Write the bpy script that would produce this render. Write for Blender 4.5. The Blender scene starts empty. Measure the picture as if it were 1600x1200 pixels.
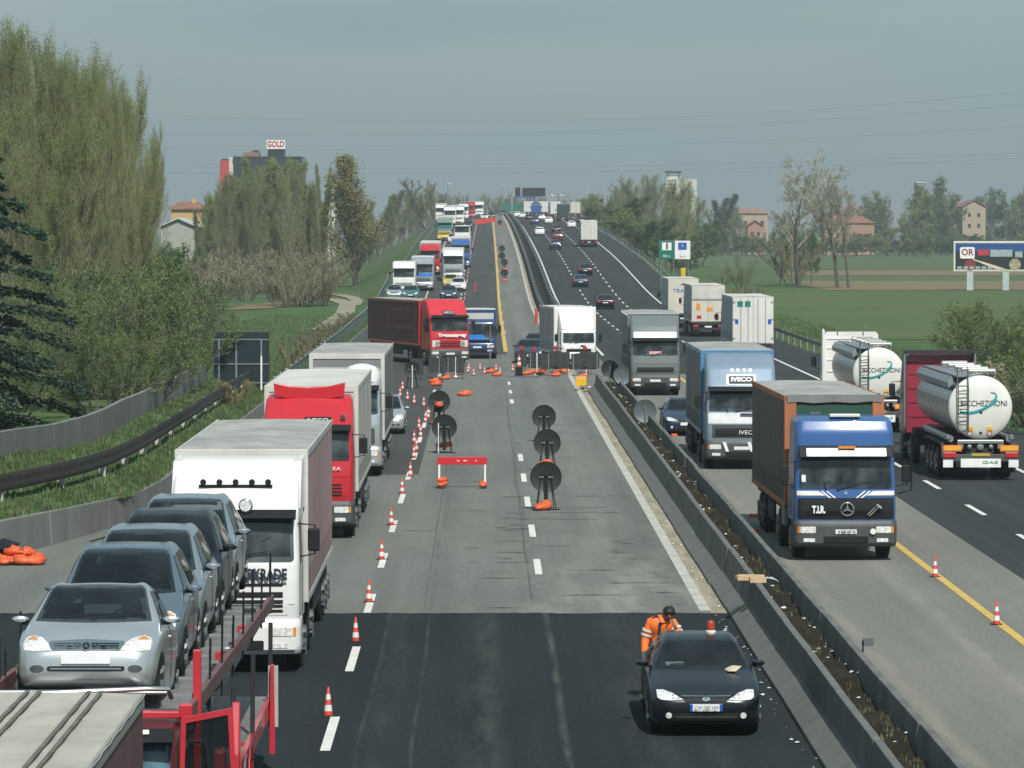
import bpy, bmesh, math, random
from math import sin, cos, pi, radians, atan, atan2, sqrt
from mathutils import Vector, Matrix
from mathutils.bvhtree import BVHTree

S = bpy.context.scene
COL = S.collection
R = random.Random(7)
HAZE = .00023

# ------------------------------------------------------------------ camera, sky, sun, exposure
F, VX, VY, H = 6600.0, 757.0, 355.0, 8.2      # focal length in photo pixels, vanishing point of the road, eye height
cam_d = bpy.data.cameras.new('camera')
cam_d.sensor_width = 36.0
cam_d.lens = 36.0 * F / 1600.0
cam_d.clip_start = 1.0
cam_d.clip_end = 20000.0
cam = bpy.data.objects.new('camera', cam_d)
COL.objects.link(cam)
cam.location = (0, 0, H)
cam.rotation_euler = (pi / 2 - atan((600 - VY) / F), 0, -atan((800 - VX) / F))
S.camera = cam

SUN_EL, SUN_AZ = radians(48), radians(13)      # sun behind the camera, a little to the right
w = bpy.data.worlds.new('World')
S.world = w
w.use_nodes = True
nt = w.node_tree
bg = nt.nodes['Background']
sky = nt.nodes.new('ShaderNodeTexSky')
sky.sky_type = 'NISHITA'
sky.sun_disc = False
sky.sun_elevation = SUN_EL
sky.sun_rotation = pi - SUN_AZ
sky.altitude = 0
sky.air_density = 1.0
sky.dust_density = 1.5
sky.ozone_density = 1.5
hsv = nt.nodes.new('ShaderNodeHueSaturation')
hsv.inputs['Saturation'].default_value = 0.8
nt.links.new(sky.outputs[0], hsv.inputs['Color'])
veil = nt.nodes.new('ShaderNodeMix')          # a thin veil of high cloud over the clear sky
veil.data_type = 'RGBA'
vc = nt.nodes.new('ShaderNodeTexCoord'); vm = nt.nodes.new('ShaderNodeMapping'); vm.inputs['Scale'].default_value = (3, 3, 26)
vn = nt.nodes.new('ShaderNodeTexNoise'); vn.inputs['Scale'].default_value = 2.2; vn.inputs['Detail'].default_value = 5
vr = nt.nodes.new('ShaderNodeMapRange'); vr.inputs['From Min'].default_value = .3; vr.inputs['From Max'].default_value = .7; vr.inputs['To Min'].default_value = .62; vr.inputs['To Max'].default_value = .9
nt.links.new(vc.outputs['Generated'], vm.inputs['Vector']); nt.links.new(vm.outputs[0], vn.inputs['Vector']); nt.links.new(vn.outputs['Fac'], vr.inputs['Value']); nt.links.new(vr.outputs[0], veil.inputs[0])
veil.inputs[7].default_value = (2.6, 3.75, 4.15, 1)
nt.links.new(hsv.outputs[0], veil.inputs[6])
nt.links.new(veil.outputs[2], bg.inputs['Color'])
bg.inputs['Strength'].default_value = 0.1

sun_d = bpy.data.lights.new('sun', 'SUN')
sun_d.energy = 4.4
sun_d.angle = radians(0.5)
sun_d.color = (1.0, 0.965, 0.9)
sun = bpy.data.objects.new('sun', sun_d)
COL.objects.link(sun)
sdir = Vector((sin(SUN_AZ) * cos(SUN_EL), -cos(SUN_AZ) * cos(SUN_EL), sin(SUN_EL)))
sun.rotation_euler = sdir.to_track_quat('Z', 'Y').to_euler()
sun.location = sdir * 300

S.view_settings.view_transform = 'Standard'
S.view_settings.look = 'None'
S.view_settings.exposure = 0.0
S.view_settings.gamma = 1.0
S.cycles.max_bounces = 6
S.cycles.transparent_max_bounces = 8
S.cycles.volume_bounces = 0
S.cycles.volume_step_rate = 8
S.cycles.use_denoising = True
S.cycles.caustics_reflective = False
S.cycles.caustics_refractive = False

# ------------------------------------------------------------------ road profile
PROF = [(-200, 0), (400, 0), (440, .35), (500, 1.9), (570, 3.8), (680, 5.9), (850, 8.5), (1000, 10.1), (1166, 11.7),
        (1280, 12.3), (1400, 12.0), (1600, 9.5), (2000, 3), (2500, 0), (6000, 0)]
def RZ(y):
    for (a, za), (b, zb) in zip(PROF, PROF[1:]):
        if y <= b:
            t = (y - a) / (b - a)
            return za + (zb - za) * t
    return 0.0
def RZs(y):                                    # the same profile, rounded
    if y < 360: return 0.0
    return sum(RZ(y + k * 8) for k in range(-5, 6)) / 11.0
def slope(y): return atan((RZs(y + 5) - RZs(y - 5)) / 10.0)
def ypix(y, z=None): return VY + F * (H - (RZs(y) if z is None else z)) / y
def dist(py):                                  # distance along the road at which its surface shows at photo row py
    a, b = 30.0, 1290.0
    for _ in range(50):
        m = (a + b) / 2
        if ypix(m) > py: a = m
        else: b = m
    return a
def G(px, py):                                 # photo pixel on the road surface -> x, y
    d = dist(py)
    return (px - VX) * d / F, d

# ------------------------------------------------------------------ object helpers
def tag(o, label=None, cat=None, group=None, kind=None):
    if label: o['label'] = label
    if cat: o['category'] = cat
    if group: o['group'] = group
    if kind: o['kind'] = kind
    return o
def empty(name, label, cat, loc=(0, 0, 0), rz=0.0, group=None, rx=0.0):
    o = bpy.data.objects.new(name, None)
    COL.objects.link(o)
    o.empty_display_size = .1
    o.location = loc
    o.rotation_euler = (rx, 0, rz)
    return tag(o, label, cat, group)
def kids(o): return list(o.children)
def copy_tree(o, parent=None):
    c = o.copy()
    COL.objects.link(c)
    if parent: c.parent = parent
    for ch in kids(o): copy_tree(ch, c)
    return c

class MB:
    """collects geometry; build() links it as ONE mesh object"""
    def __init__(s): s.v, s.f, s.m, s.mi = [], [], [], 0
    def add(s, vs, fs):
        n = len(s.v)
        s.v += [tuple(p) for p in vs]
        for f in fs:
            s.f.append([i + n for i in f]); s.m.append(s.mi)
        return s
    def bx(s, x0, x1, y0, y1, z0, z1, tx=0, ty=0):
        v = [(x0, y0, z0), (x1, y0, z0), (x1, y1, z0), (x0, y1, z0), (x0 + tx, y0 + ty, z1), (x1 - tx, y0 + ty, z1), (x1 - tx, y1 - ty, z1), (x0 + tx, y1 - ty, z1)]
        return s.add(v, [(3, 2, 1, 0), (4, 5, 6, 7), (0, 1, 5, 4), (1, 2, 6, 5), (2, 3, 7, 6), (3, 0, 4, 7)])
    def obox(s, c, sz, rz=0.0, rx=0.0):
        M = Matrix.Translation(c) @ Matrix.Rotation(rz, 4, 'Z') @ Matrix.Rotation(rx, 4, 'X')
        a, b, d = sz[0] / 2, sz[1] / 2, sz[2] / 2
        v = [M @ Vector(p) for p in [(-a, -b, -d), (a, -b, -d), (a, b, -d), (-a, b, -d), (-a, -b, d), (a, -b, d), (a, b, d), (-a, b, d)]]
        return s.add(v, [(3, 2, 1, 0), (4, 5, 6, 7), (0, 1, 5, 4), (1, 2, 6, 5), (2, 3, 7, 6), (3, 0, 4, 7)])
    def prism(s, prof, axis, a, b):
        """closed profile extruded along axis from a to b; prof pairs are the other two axes in order"""
        def P(u, w_, t):
            return {'x': (t, u, w_), 'y': (u, t, w_), 'z': (u, w_, t)}[axis]
        n = len(prof)
        v = [P(u, q, a) for u, q in prof] + [P(u, q, b) for u, q in prof]
        f = [[i, (i + 1) % n, n + (i + 1) % n, n + i] for i in range(n)]
        f += [list(range(n))[::-1], list(range(n, 2 * n))]
        return s.add(v, f)
    def tube(s, pts, r, n=6, r2=None, cap=True):
        pts = [Vector(p) for p in pts]
        N = len(pts)
        rings = []
        for i, p in enumerate(pts):
            d = (pts[min(i + 1, N - 1)] - pts[max(i - 1, 0)])
            if d.length < 1e-6: d = Vector((0, 0, 1))
            d.normalize()
            u = d.orthogonal().normalized() if i == 0 else (u - d * u.dot(d)).normalized()
            q = d.cross(u)
            rr = r if r2 is None else r + (r2 - r) * i / max(1, N - 1)
            rings.append([p + (u * cos(2 * pi * k / n) + q * sin(2 * pi * k / n)) * rr for k in range(n)])
        v = [p for ring in rings for p in ring]
        f = []
        for i in range(N - 1):
            for k in range(n):
                f.append((i * n + k, i * n + (k + 1) % n, (i + 1) * n + (k + 1) % n, (i + 1) * n + k))
        if cap:
            f.append(tuple(range(n))[::-1]); f.append(tuple(range((N - 1) * n, N * n)))
        return s.add(v, f)
    def lathe(s, prof, n=24, axis='z', c=(0, 0, 0), close=True):
        """prof: (radius, height) pairs revolved about axis through c"""
        def P(r, a, h):
            x, y = r * cos(a), r * sin(a)
            return {'z': (c[0] + x, c[1] + y, c[2] + h), 'x': (c[0] + h, c[1] + x, c[2] + y), 'y': (c[0] + x, c[1] + h, c[2] + y)}[axis]
        m = len(prof)
        v = [P(r, 2 * pi * k / n, h) for k in range(n) for r, h in prof]
        f = [(k * m + i, ((k + 1) % n) * m + i, ((k + 1) % n) * m + i + 1, k * m + i + 1) for k in range(n) for i in range(m - 1)]
        if close:
            if prof[0][0] > 1e-5: f.append(tuple(k * m for k in range(n))[::-1])
            if prof[-1][0] > 1e-5: f.append(tuple(k * m + m - 1 for k in range(n)))
        return s.add(v, f)
    def build(s, name, mats, parent=None, loc=None, smooth=False, bevel=0.0, fix=True, rz=0.0):
        me = bpy.data.meshes.new(name)
        me.from_pydata(s.v, [], s.f)
        if not isinstance(mats, (list, tuple)): mats = [mats]
        for m in mats: me.materials.append(m)
        me.polygons.foreach_set('material_index', s.m)
        if fix or bevel:
            b = bmesh.new(); b.from_mesh(me)
            if fix: bmesh.ops.recalc_face_normals(b, faces=b.faces)
            if bevel:
                es = [e for e in b.edges if len(e.link_faces) == 2 and e.calc_face_angle(0) > .5]
                bmesh.ops.bevel(b, geom=es, offset=bevel, segments=2, affect='EDGES', profile=.5, clamp_overlap=True)
            b.to_mesh(me); b.free()
        if smooth:
            me.polygons.foreach_set('use_smooth', [True] * len(me.polygons))
            if smooth != 'all': me.set_sharp_from_angle(angle=radians(40))
        o = bpy.data.objects.new(name, me)
        COL.objects.link(o)
        if parent: o.parent = parent
        if loc: o.location = loc
        o.rotation_euler = (0, 0, rz)
        return o

# ------------------------------------------------------------------ materials
MATS = {}
def nodes(name):
    m = bpy.data.materials.new(name); m.use_nodes = True
    n = m.node_tree
    return m, n, n.nodes['Principled BSDF']
def noise(n, scale, detail=3.0, vec=None, rough=.55):
    t = n.nodes.new('ShaderNodeTexNoise'); t.inputs['Scale'].default_value = scale
    t.inputs['Detail'].default_value = detail; t.inputs['Roughness'].default_value = rough
    if vec is not None: n.links.new(vec, t.inputs['Vector'])
    return t.outputs['Fac']
def ramp(n, fac, a, b):
    r = n.nodes.new('ShaderNodeMapRange'); r.inputs['From Min'].default_value = a; r.inputs['From Max'].default_value = b
    n.links.new(fac, r.inputs['Value']); return r.outputs[0]
def math_(n, op, a, b=None):
    m = n.nodes.new('ShaderNodeMath'); m.operation = op
    for i, q in enumerate((a, b)):
        if q is None: continue
        if isinstance(q, (int, float)): m.inputs[i].default_value = q
        else: n.links.new(q, m.inputs[i])
    return m.outputs[0]
def mixc(n, fac, a, b):
    m = n.nodes.new('ShaderNodeMix'); m.data_type = 'RGBA'
    if isinstance(fac, (int, float)): m.inputs[0].default_value = fac
    else: n.links.new(fac, m.inputs[0])
    for i, q in ((6, a), (7, b)):
        if isinstance(q, tuple): m.inputs[i].default_value = (*q, 1)
        else: n.links.new(q, m.inputs[i])
    return m.outputs[2]
def coords(n, scale=(1, 1, 1), kind='Object'):
    c = n.nodes.new('ShaderNodeTexCoord'); mp = n.nodes.new('ShaderNodeMapping')
    mp.inputs['Scale'].default_value = scale
    n.links.new(c.outputs[kind], mp.inputs['Vector'])
    return mp.outputs[0]
def bump(n, bsdf, fac, st, dist_=.02):
    b = n.nodes.new('ShaderNodeBump'); b.inputs['Strength'].default_value = st; b.inputs['Distance'].default_value = dist_
    n.links.new(fac, b.inputs['Height']); n.links.new(b.outputs[0], bsdf.inputs['Normal'])
def M(name, col, rough=.6, metal=0.0, var=.12, scale=2.0, bmp=0.0, coat=0.0, dirt=0.0, stretch=(1, 1, 1), spec=None, emit=None):
    """procedural material: colour varied by two noises, optional grime and bump"""
    if name in MATS: return MATS[name]
    m, n, b = nodes(name)
    v = coords(n, stretch)
    f1 = noise(n, scale, 4, v)
    lo = tuple(c * (1 - var) for c in col); hi = tuple(min(1, c * (1 + var)) for c in col)
    c = mixc(n, ramp(n, f1, .3, .7), lo, hi)
    if dirt:
        f2 = noise(n, scale * .6 + .4, 5, coords(n, (1.3, 1.3, .35)), .65)
        c = mixc(n, math_(n, 'MULTIPLY', ramp(n, f2, .42, .75), dirt), c, tuple(q * .45 + .02 for q in col))
    n.links.new(c, b.inputs['Base Color'])
    b.inputs['Roughness'].default_value = rough
    b.inputs['Metallic'].default_value = metal
    if coat: b.inputs['Coat Weight'].default_value = coat; b.inputs['Coat Roughness'].default_value = .08
    if spec is not None: b.inputs['Specular IOR Level'].default_value = spec
    if bmp: bump(n, b, noise(n, scale * 6, 3, v), bmp)
    if emit: b.inputs['Emission Color'].default_value = (*emit[:3], 1); b.inputs['Emission Strength'].default_value = emit[3]
    MATS[name] = m
    return m

def paint(name, col, metal=0.0, rough=.32, dirt=.12, coat=.5):
    if name in MATS: return MATS[name]
    m = M(name, col, rough, metal, .04, 1.2, 0, coat, dirt)
    n = m.node_tree; b = n.nodes['Principled BSDF']         # inside of a body shell is dark lining
    g = n.nodes.new('ShaderNodeNewGeometry').outputs['Backfacing']
    lin = n.nodes.new('ShaderNodeBsdfDiffuse'); lin.inputs['Color'].default_value = (.03, .032, .034, 1)
    mx = n.nodes.new('ShaderNodeMixShader')
    n.links.new(g, mx.inputs[0]); n.links.new(b.outputs[0], mx.inputs[1]); n.links.new(lin.outputs[0], mx.inputs[2])
    n.links.new(mx.outputs[0], n.nodes['Material Output'].inputs['Surface'])
    return m
WHITE = paint('white paint', (.78, .78, .76))
RED = paint('red paint', (.5, .018, .03))
RED2 = paint('scarlet paint', (.58, .03, .045))
BLUE = paint('blue paint', (.035, .115, .32), dirt=.2)
SILVER = paint('silver paint', (.6, .64, .66), .65, .26, .05)
SILVERBLUE = paint('silver blue paint', (.34, .4, .45), .6, .26, .05)
BLUEGREY = paint('blue grey paint', (.19, .25, .3), .6, .26, .05)
BLACKP = paint('black paint', (.004, .006, .010), 0, .25, .05, .12)
DKBLUE = paint('dark blue paint', (.012, .03, .07), .2)
GREYP = paint('grey green paint', (.2, .23, .23), .3)
GREYBL = paint('grey blue paint', (.25, .33, .42), .3, dirt=.2)
YELLOW = paint('yellow paint', (.75, .52, .03))
TEAL = paint('teal paint', (.02, .14, .15))
CREAM = paint('cream paint', (.66, .64, .56))
BURG = paint('burgundy paint', (.3, .03, .06))
PLASTIC = M('dark plastic', (.014, .015, .017), .6, spec=.25)
GREYPL = M('grey bumper plastic', (.062, .072, .073), .55, dirt=.3)
RUBBER = M('tyre rubber', (.018, .018, .018), .8)
CHROME = M('chrome', (.75, .77, .78), .12, 1.0, .05)
STEEL = M('galvanised steel', (.42, .45, .46), .42, .8, .15, 3, dirt=.3)
ALU = M('tank aluminium', (.55, .57, .58), .28, .9, .08, 1.5)
RIM = M('wheel alloy', (.26, .27, .275), .4, .7, dirt=.4)
CHASSIS = M('chassis black', (.02, .02, .022), .65, dirt=.3)
LAMP = M('headlamp glass', (.82, .83, .8), .1, .1, .4, 16)
LAMPW = M('lit lamp', (.9, .85, .7), .2, 0, .2, 9, emit=(1, .85, .6, .5))
AMBER = M('amber lens', (.75, .28, .03), .25)
REDL = M('red lens', (.5, .02, .025), .25)
PLATE = M('number plate white', (.75, .77, .78), .4)
DKTEXT = M('dark lettering', (.03, .035, .06), .5)
WTEXT = M('white lettering', (.8, .8, .78), .5)
ORANGE = M('orange plastic', (.72, .13, .04), .5, 0, .2, 5, dirt=.25)
CONEW = M('reflective white', (.72, .72, .70), .5, dirt=.25)
CONER = M('cone red', (.62, .05, .03), .5, dirt=.15)
WOOD = M('pale wood', (.55, .4, .24), .7, 0, .2, 3, .1, stretch=(1, 12, 12))
def glass_mat(name='tinted glass', film=.22, hi=(.055, .075, .082)):
    m, n, b = nodes(name)
    v = coords(n, (1.2, .6, .8))
    f = noise(n, 1.3, 3, v)
    c = mixc(n, ramp(n, f, .42, .72), (.008, .015, .018), hi)
    n.links.new(c, b.inputs['Base Color'])
    b.inputs['Roughness'].default_value = .05
    b.inputs['IOR'].default_value = 1.45
    n.nodes.remove(b)
    fr = n.nodes.new('ShaderNodeFresnel'); fr.inputs['IOR'].default_value = 1.5
    tr = n.nodes.new('ShaderNodeBsdfTransparent'); tr.inputs['Color'].default_value = (.5, .56, .56, 1)
    gl = n.nodes.new('ShaderNodeBsdfGlossy'); gl.inputs['Roughness'].default_value = .03
    di = n.nodes.new('ShaderNodeBsdfDiffuse'); n.links.new(c, di.inputs['Color'])    # mottled layer painting sky reflections onto the glass
    m1 = n.nodes.new('ShaderNodeMixShader'); m1.inputs[0].default_value = film  # film sets how much of the painted reflection shows
    m2 = n.nodes.new('ShaderNodeMixShader')
    n.links.new(tr.outputs[0], m1.inputs[1]); n.links.new(di.outputs[0], m1.inputs[2])
    n.links.new(math_(n, 'ADD', fr.outputs[0], .03), m2.inputs[0]); n.links.new(m1.outputs[0], m2.inputs[1]); n.links.new(gl.outputs[0], m2.inputs[2])
    n.links.new(m2.outputs[0], n.nodes['Material Output'].inputs['Surface'])
    return m
GLASS = glass_mat()
SCREEN = glass_mat('lorry screen glass', .42, (.17, .21, .22))  # stronger, paler painted reflection for the lorry screens
SEAT = M('seat fabric', (.045, .048, .055), .85, 0, .2, 6)
SEATL = M('light seat fabric', (.16, .15, .14), .85, 0, .2, 6)

def asphalt(name, dark, light, tracks=.4, streaks=(), skid=None, wash=None, grain=(.75, 1.2), patch=(.35, .06)):
    m, n, b = nodes(name)
    co = n.nodes.new('ShaderNodeTexCoord').outputs['Object']
    sep = n.nodes.new('ShaderNodeSeparateXYZ'); n.links.new(co, sep.inputs[0])
    X, Y = sep.outputs[0], sep.outputs[1]
    blot = noise(n, 1, 5, coords(n, (patch[0], patch[1], 1)), .6)
    lane = noise(n, 1, 4, coords(n, (1.1, .012, 1)), .6)
    fine = noise(n, 9, 4, coords(n, (1, .7, 1)), .75)
    fac = math_(n, 'ADD', math_(n, 'MULTIPLY', blot, 1 - tracks), math_(n, 'MULTIPLY', lane, tracks))
    c = mixc(n, ramp(n, fac, .32, .68), dark, light)
    g = n.nodes.new('ShaderNodeMix'); g.data_type = 'RGBA'; g.blend_type = 'MULTIPLY'
    g.inputs[0].default_value = 1
    n.links.new(c, g.inputs[6])
    n.links.new(mixc(n, ramp(n, fine, .25, .75), (grain[0],) * 3, (grain[1],) * 3), g.inputs[7])
    c = g.outputs[2]
    rag = noise(n, 1, 4, coords(n, (2.5, .25, 1)), .7)
    for x0, wd, st, col in streaks:                       # long dust lines and seams
        wob = math_(n, 'MULTIPLY', math_(n, 'SUBTRACT', noise(n, 1, 2, coords(n, (0, .035, 1))), .5), .5)
        d = math_(n, 'ABSOLUTE', math_(n, 'SUBTRACT', math_(n, 'ADD', X, wob), x0))
        k = math_(n, 'SUBTRACT', 1.0, math_(n, 'DIVIDE', d, wd))
        k = math_(n, 'MAXIMUM', k, 0.0)
        k = math_(n, 'MULTIPLY', math_(n, 'MULTIPLY', k, ramp(n, rag, .38, .62)), st)
        c = mixc(n, math_(n, 'MINIMUM', math_(n, 'MAXIMUM', k, 0.0), 1.0), c, col)
    if wash:                                              # pale grit washed over the lane before the seam
        x0, x1, y0, y1 = wash
        q = ramp(n, noise(n, 1, 4, coords(n, (.9, .13, 1)), .65), .45, .68)
        e = math_(n, 'MULTIPLY', math_(n, 'MULTIPLY', ramp(n, X, x0, x0 + 1), ramp(n, X, x1 + .5, x1)), math_(n, 'MULTIPLY', ramp(n, Y, y0 - 4, y0), ramp(n, Y, y1, y1 - 22)))
        c = mixc(n, math_(n, 'MULTIPLY', math_(n, 'MULTIPLY', q, e), .55), c, (.34, .335, .29))
    if skid:                                              # tar smears lying across the lane
        x0, x1, y0, y1, st = skid
        s1 = ramp(n, noise(n, 1, 3, coords(n, (.7, 1.6, 1)), .6), .58, .66)
        s2 = ramp(n, noise(n, 1, 2, coords(n, (.5, .12, 1))), .42, .62)
        def win(v_, a, b_, e):
            return math_(n, 'MULTIPLY', ramp(n, v_, a, a + e), ramp(n, v_, b_, b_ - e))
        k = math_(n, 'MULTIPLY', math_(n, 'MULTIPLY', s1, s2), math_(n, 'MULTIPLY', win(X, x0, x1, .8), win(Y, y0, y1, 8)))
        c = mixc(n, math_(n, 'MULTIPLY', k, st), c, (.03, .033, .034))
    n.links.new(c, b.inputs['Base Color'])
    b.inputs['Roughness'].default_value = .92
    b.inputs['Specular IOR Level'].default_value = .12
    bump(n, b, fine, .25, .01)
    return m
DUST = (.24, .235, .2)
OLD_A = asphalt('worn grey asphalt', (.125, .133, .123), (.2, .208, .19), .5,
                ((-1.15, .1, .5, (.09, .095, .09)), (1.05, .06, .8, (.08, .083, .08)), (3.1, 1.0, .3, (.29, .29, .26)), (-.3, .5, .2, (.27, .27, .25)), (2.2, .35, .3, (.1, .105, .1)), (4.95, .3, .6, (.3, .28, .22))),
                (-1.2, 4.9, 84, 134, 1.0), wash=(.2, 4.7, 84, 116))
NEW_A = asphalt('fresh black asphalt', (.014, .02, .0225), (.026, .034, .037), .5,
                ((1.3, .1, .5, (.15, .15, .13)), (-1.15, .05, .5, (.1, .1, .09)), (-.1, .5, .22, (.1, .105, .095)), (2.7, .6, .22, (.1, .105, .095)), (.1, .3, .25, (.1, .105, .095)), (3.6, .35, .2, (.1, .105, .095)), (-1.7, .4, .2, (.1, .105, .095)), (-2.0, .05, .4, (.1, .1, .09))), grain=(.6, 1.5))
DARK_A = asphalt('dark motorway asphalt', (.031, .037, .039), (.053, .06, .062), .7, grain=(.8, 1.2))
MID_A = asphalt('dark left lane asphalt', (.055, .06, .06), (.085, .09, .088), .6)
OLD_R = asphalt('pale worn asphalt', (.15, .155, .143), (.235, .235, .21), .5,
                ((9.6, .35, .45, (.3, .3, .27)), (11.3, .5, .3, (.12, .122, .118)), (7.5, .25, .5, (.3, .28, .22)), (8.5, .4, .2, (.12, .12, .115))))
# ------------------------------------------------------------------ ground, roads, markings
def lerp(a, b, t): return a + (b - a) * t
def sstep(a, b, x):
    t = min(1, max(0, (x - a) / (b - a))); return t * t * (3 - 2 * t)
def path(pts):
    def f(y):
        if y <= pts[0][0]: return pts[0][1]
        for (a, xa), (b, xb) in zip(pts, pts[1:]):
            if y <= b: return lerp(xa, xb, (y - a) / (b - a))
        return pts[-1][1]
    return f
WALLX = path([(60, -18), (90, -14), (105, -12.05), (109, -11.1), (118, -9.75), (126, -9.6), (300, -9.6)])
RAILX = path([(60, -22), (90, -16.4), (100, -14.1), (108, -12.4), (114, -11.4), (120, -10.75), (130, -10.55), (300, -10.5)])
PANX = path([(60, -24), (90, -18), (105, -14.4), (113, -13.3), (131, -12.5), (300, -12.5)])
def FIELD(x, y): return -.6
def height(x, y, ground_only=False):
    rz = RZs(y)
    if -9.5 <= x <= 21.6: return rz - .12
    f = FIELD(x, y)
    if x > 21.6:
        return max(min(f, rz - .12), rz - .12 - (x - 21.6) / 1.7) if rz > f else f
    # left side: berm with walls near the camera, open bank beyond
    far = max(min(f, rz - .12), rz - .12 - max(0, -10.2 - x) / 1.7)
    if y < 225:
        wx, rx_, px_ = WALLX(y), RAILX(y), PANX(y)
        wh = path([(60, .95), (106, .88), (125, .58), (200, .5)])(y)
        up = path([(90, 1.1), (105, .95), (113, .72), (133, .05), (200, 0)])(y)
        pts = [(px_ - 25, -.4), (px_ - 9, 1.1 + up), (px_ - 3, 1.3 + up), (px_ - .6, 1.3 + up), (px_ + .3, 1.25 + up), (rx_, 1.0 + up * .08), (wx - .12, wh - .02), (wx - .11, -.3), (-9, -.3)]
        near = path(pts)(x)
        if ground_only and x > px_ - 3.6: near = -.4
        return lerp(near, far, sstep(188, 222, y))
    return far
def grass_mat(name, a, b_, c_, scale=.25, bm=.5):
    m, n, b = nodes(name)
    f1 = noise(n, scale, 6, coords(n), .65)
    f2 = noise(n, scale * .16, 3, coords(n))
    f3 = noise(n, 5, 4, coords(n, (1, .5, 1)), .7)
    c = mixc(n, ramp(n, f1, .3, .7), a, b_)
    c = mixc(n, ramp(n, f2, .45, .7), c, c_)
    c = mixc(n, math_(n, 'MULTIPLY', ramp(n, f3, .35, .7), .5), c, tuple(q * .55 for q in a))
    n.links.new(c, b.inputs['Base Color']); b.inputs['Roughness'].default_value = .95
    b.inputs['Specular IOR Level'].default_value = .1
    bump(n, b, f3, bm, .15)
    return m
GRASS = grass_mat('field grass', (.062, .122, .044), (.088, .15, .054), (.125, .15, .07))
GRASSY = grass_mat('dry grass', (.07, .09, .035), (.1, .115, .05), (.14, .13, .07), .5)
CROP = grass_mat('young crop', (.08, .132, .052), (.102, .156, .062), (.13, .152, .075), .15)
EARTH = grass_mat('ploughed earth', (.19, .15, .085), (.25, .2, .12), (.22, .19, .11), .5)
SOIL = grass_mat('median soil', (.022, .02, .015), (.042, .037, .028), (.032, .034, .02), 1.5)
TRACKM = grass_mat('gravel track', (.3, .27, .2), (.38, .34, .26), (.3, .28, .21), .6, .2)
SAND = M('sandy edge dust', (.3, .27, .2), .95, 0, .3, 1.2, .2, stretch=(3, .3, 1))

xs = [-3000, -1500, -800, -400, -250, -160, -110, -80, -60, -48, -40, -34] + [-30 + .8 * k for k in range(26)] + [-9.4, -5, 0, 5, 10, 15, 21, 21.6, 22.2, 23, 24.5, 26, 28, 30, 33, 37, 42, 50, 60, 80, 110, 150, 200, 280, 400, 800, 1500, 3000]
ys = [-50, 20, 50, 80] + [90 + 3 * k for k in range(46)] + [230 + 10 * k for k in range(128)] + [1550, 1650, 1800, 2000, 2300, 2800, 3500, 4500, 6000, 9000]
mb = MB()
mb.add([(x, y, height(x, y, True)) for y in ys for x in xs], [(j * len(xs) + i, j * len(xs) + i + 1, (j + 1) * len(xs) + i + 1, (j + 1) * len(xs) + i) for j in range(len(ys) - 1) for i in range(len(xs) - 1)])
tag(mb.build('ground', GRASS, smooth='all', fix=False), kind='structure')

# bank with the grass strips between the walls, its cross section following the walls
bk = MB(); yy = [84 + 3 * k for k in range(46)]; offs = []
for y in yy:
    for q in (PANX(y) - 6, PANX(y) - 3, PANX(y) - .6, PANX(y) + .3, (PANX(y) + RAILX(y)) / 2, RAILX(y), (RAILX(y) + WALLX(y)) / 2, WALLX(y) - .13):
        bk.v.append((q, y, height(q, y) + .01))
for i in range(len(yy) - 1):
    for k in range(7): bk.f.append([i * 8 + k, i * 8 + k + 1, i * 8 + k + 9, i * 8 + k + 8]); bk.m.append(0)
tag(bk.build('grass_bank', GRASS, smooth='all', fix=False), kind='structure')

def sheet(mb, x0, x1, y0, y1, off, xf=None):
    yy = [y0]
    while yy[-1] < y1 - 1e-6:
        yy.append(min(y1, yy[-1] + (8 if yy[-1] > 350 else 30)))
    v, f = [], []
    for y in yy:
        a, b = (x0(y) if callable(x0) else x0), (x1(y) if callable(x1) else x1)
        v += [(a, y, RZs(y) + off), (b, y, RZs(y) + off)]
    f = [(2 * i, 2 * i + 1, 2 * i + 3, 2 * i + 2) for i in range(len(yy) - 1)]
    mb.add(v, f)
def road(name, x0, x1, y0, y1, mat, off=0.0):
    mb = MB(); sheet(mb, x0, x1, y0, y1, off)
    return tag(mb.build(name, mat, fix=False), kind='structure')
LE = lambda y: WALLX(y) if y < 215 else -9.7
road('road_fresh_asphalt', lambda y: -15 - (89.5 - y) * .06, 5.16, 18, 89.5, NEW_A)
road('road_left_carriageway', LE, 5.16, 89.5, 1500, OLD_A)
road('road_dark_lane', -6.2, -2.2, 140, 272, MID_A, .004)
road('road_dark_lane_far', -9.6, 1.45, 272, 1450, MID_A, .004)
road('road_contraflow', 6.9, 12.55, 18, 236, OLD_R)
road('road_right_carriageway', 12.55, 21.4, 18, 236, DARK_A)
road('road_right_carriageway_far', 7.2, 21.4, 236, 1500, DARK_A)
road('median_crossing', 5.16, 7.2, 212, 296, OLD_A)
road('median_soil', 5.16, 7.2, 296, 1500, SOIL, -.004)
road('sandy_edge', 4.82, 5.16, 89.5, 1400, SAND, .004)

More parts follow.
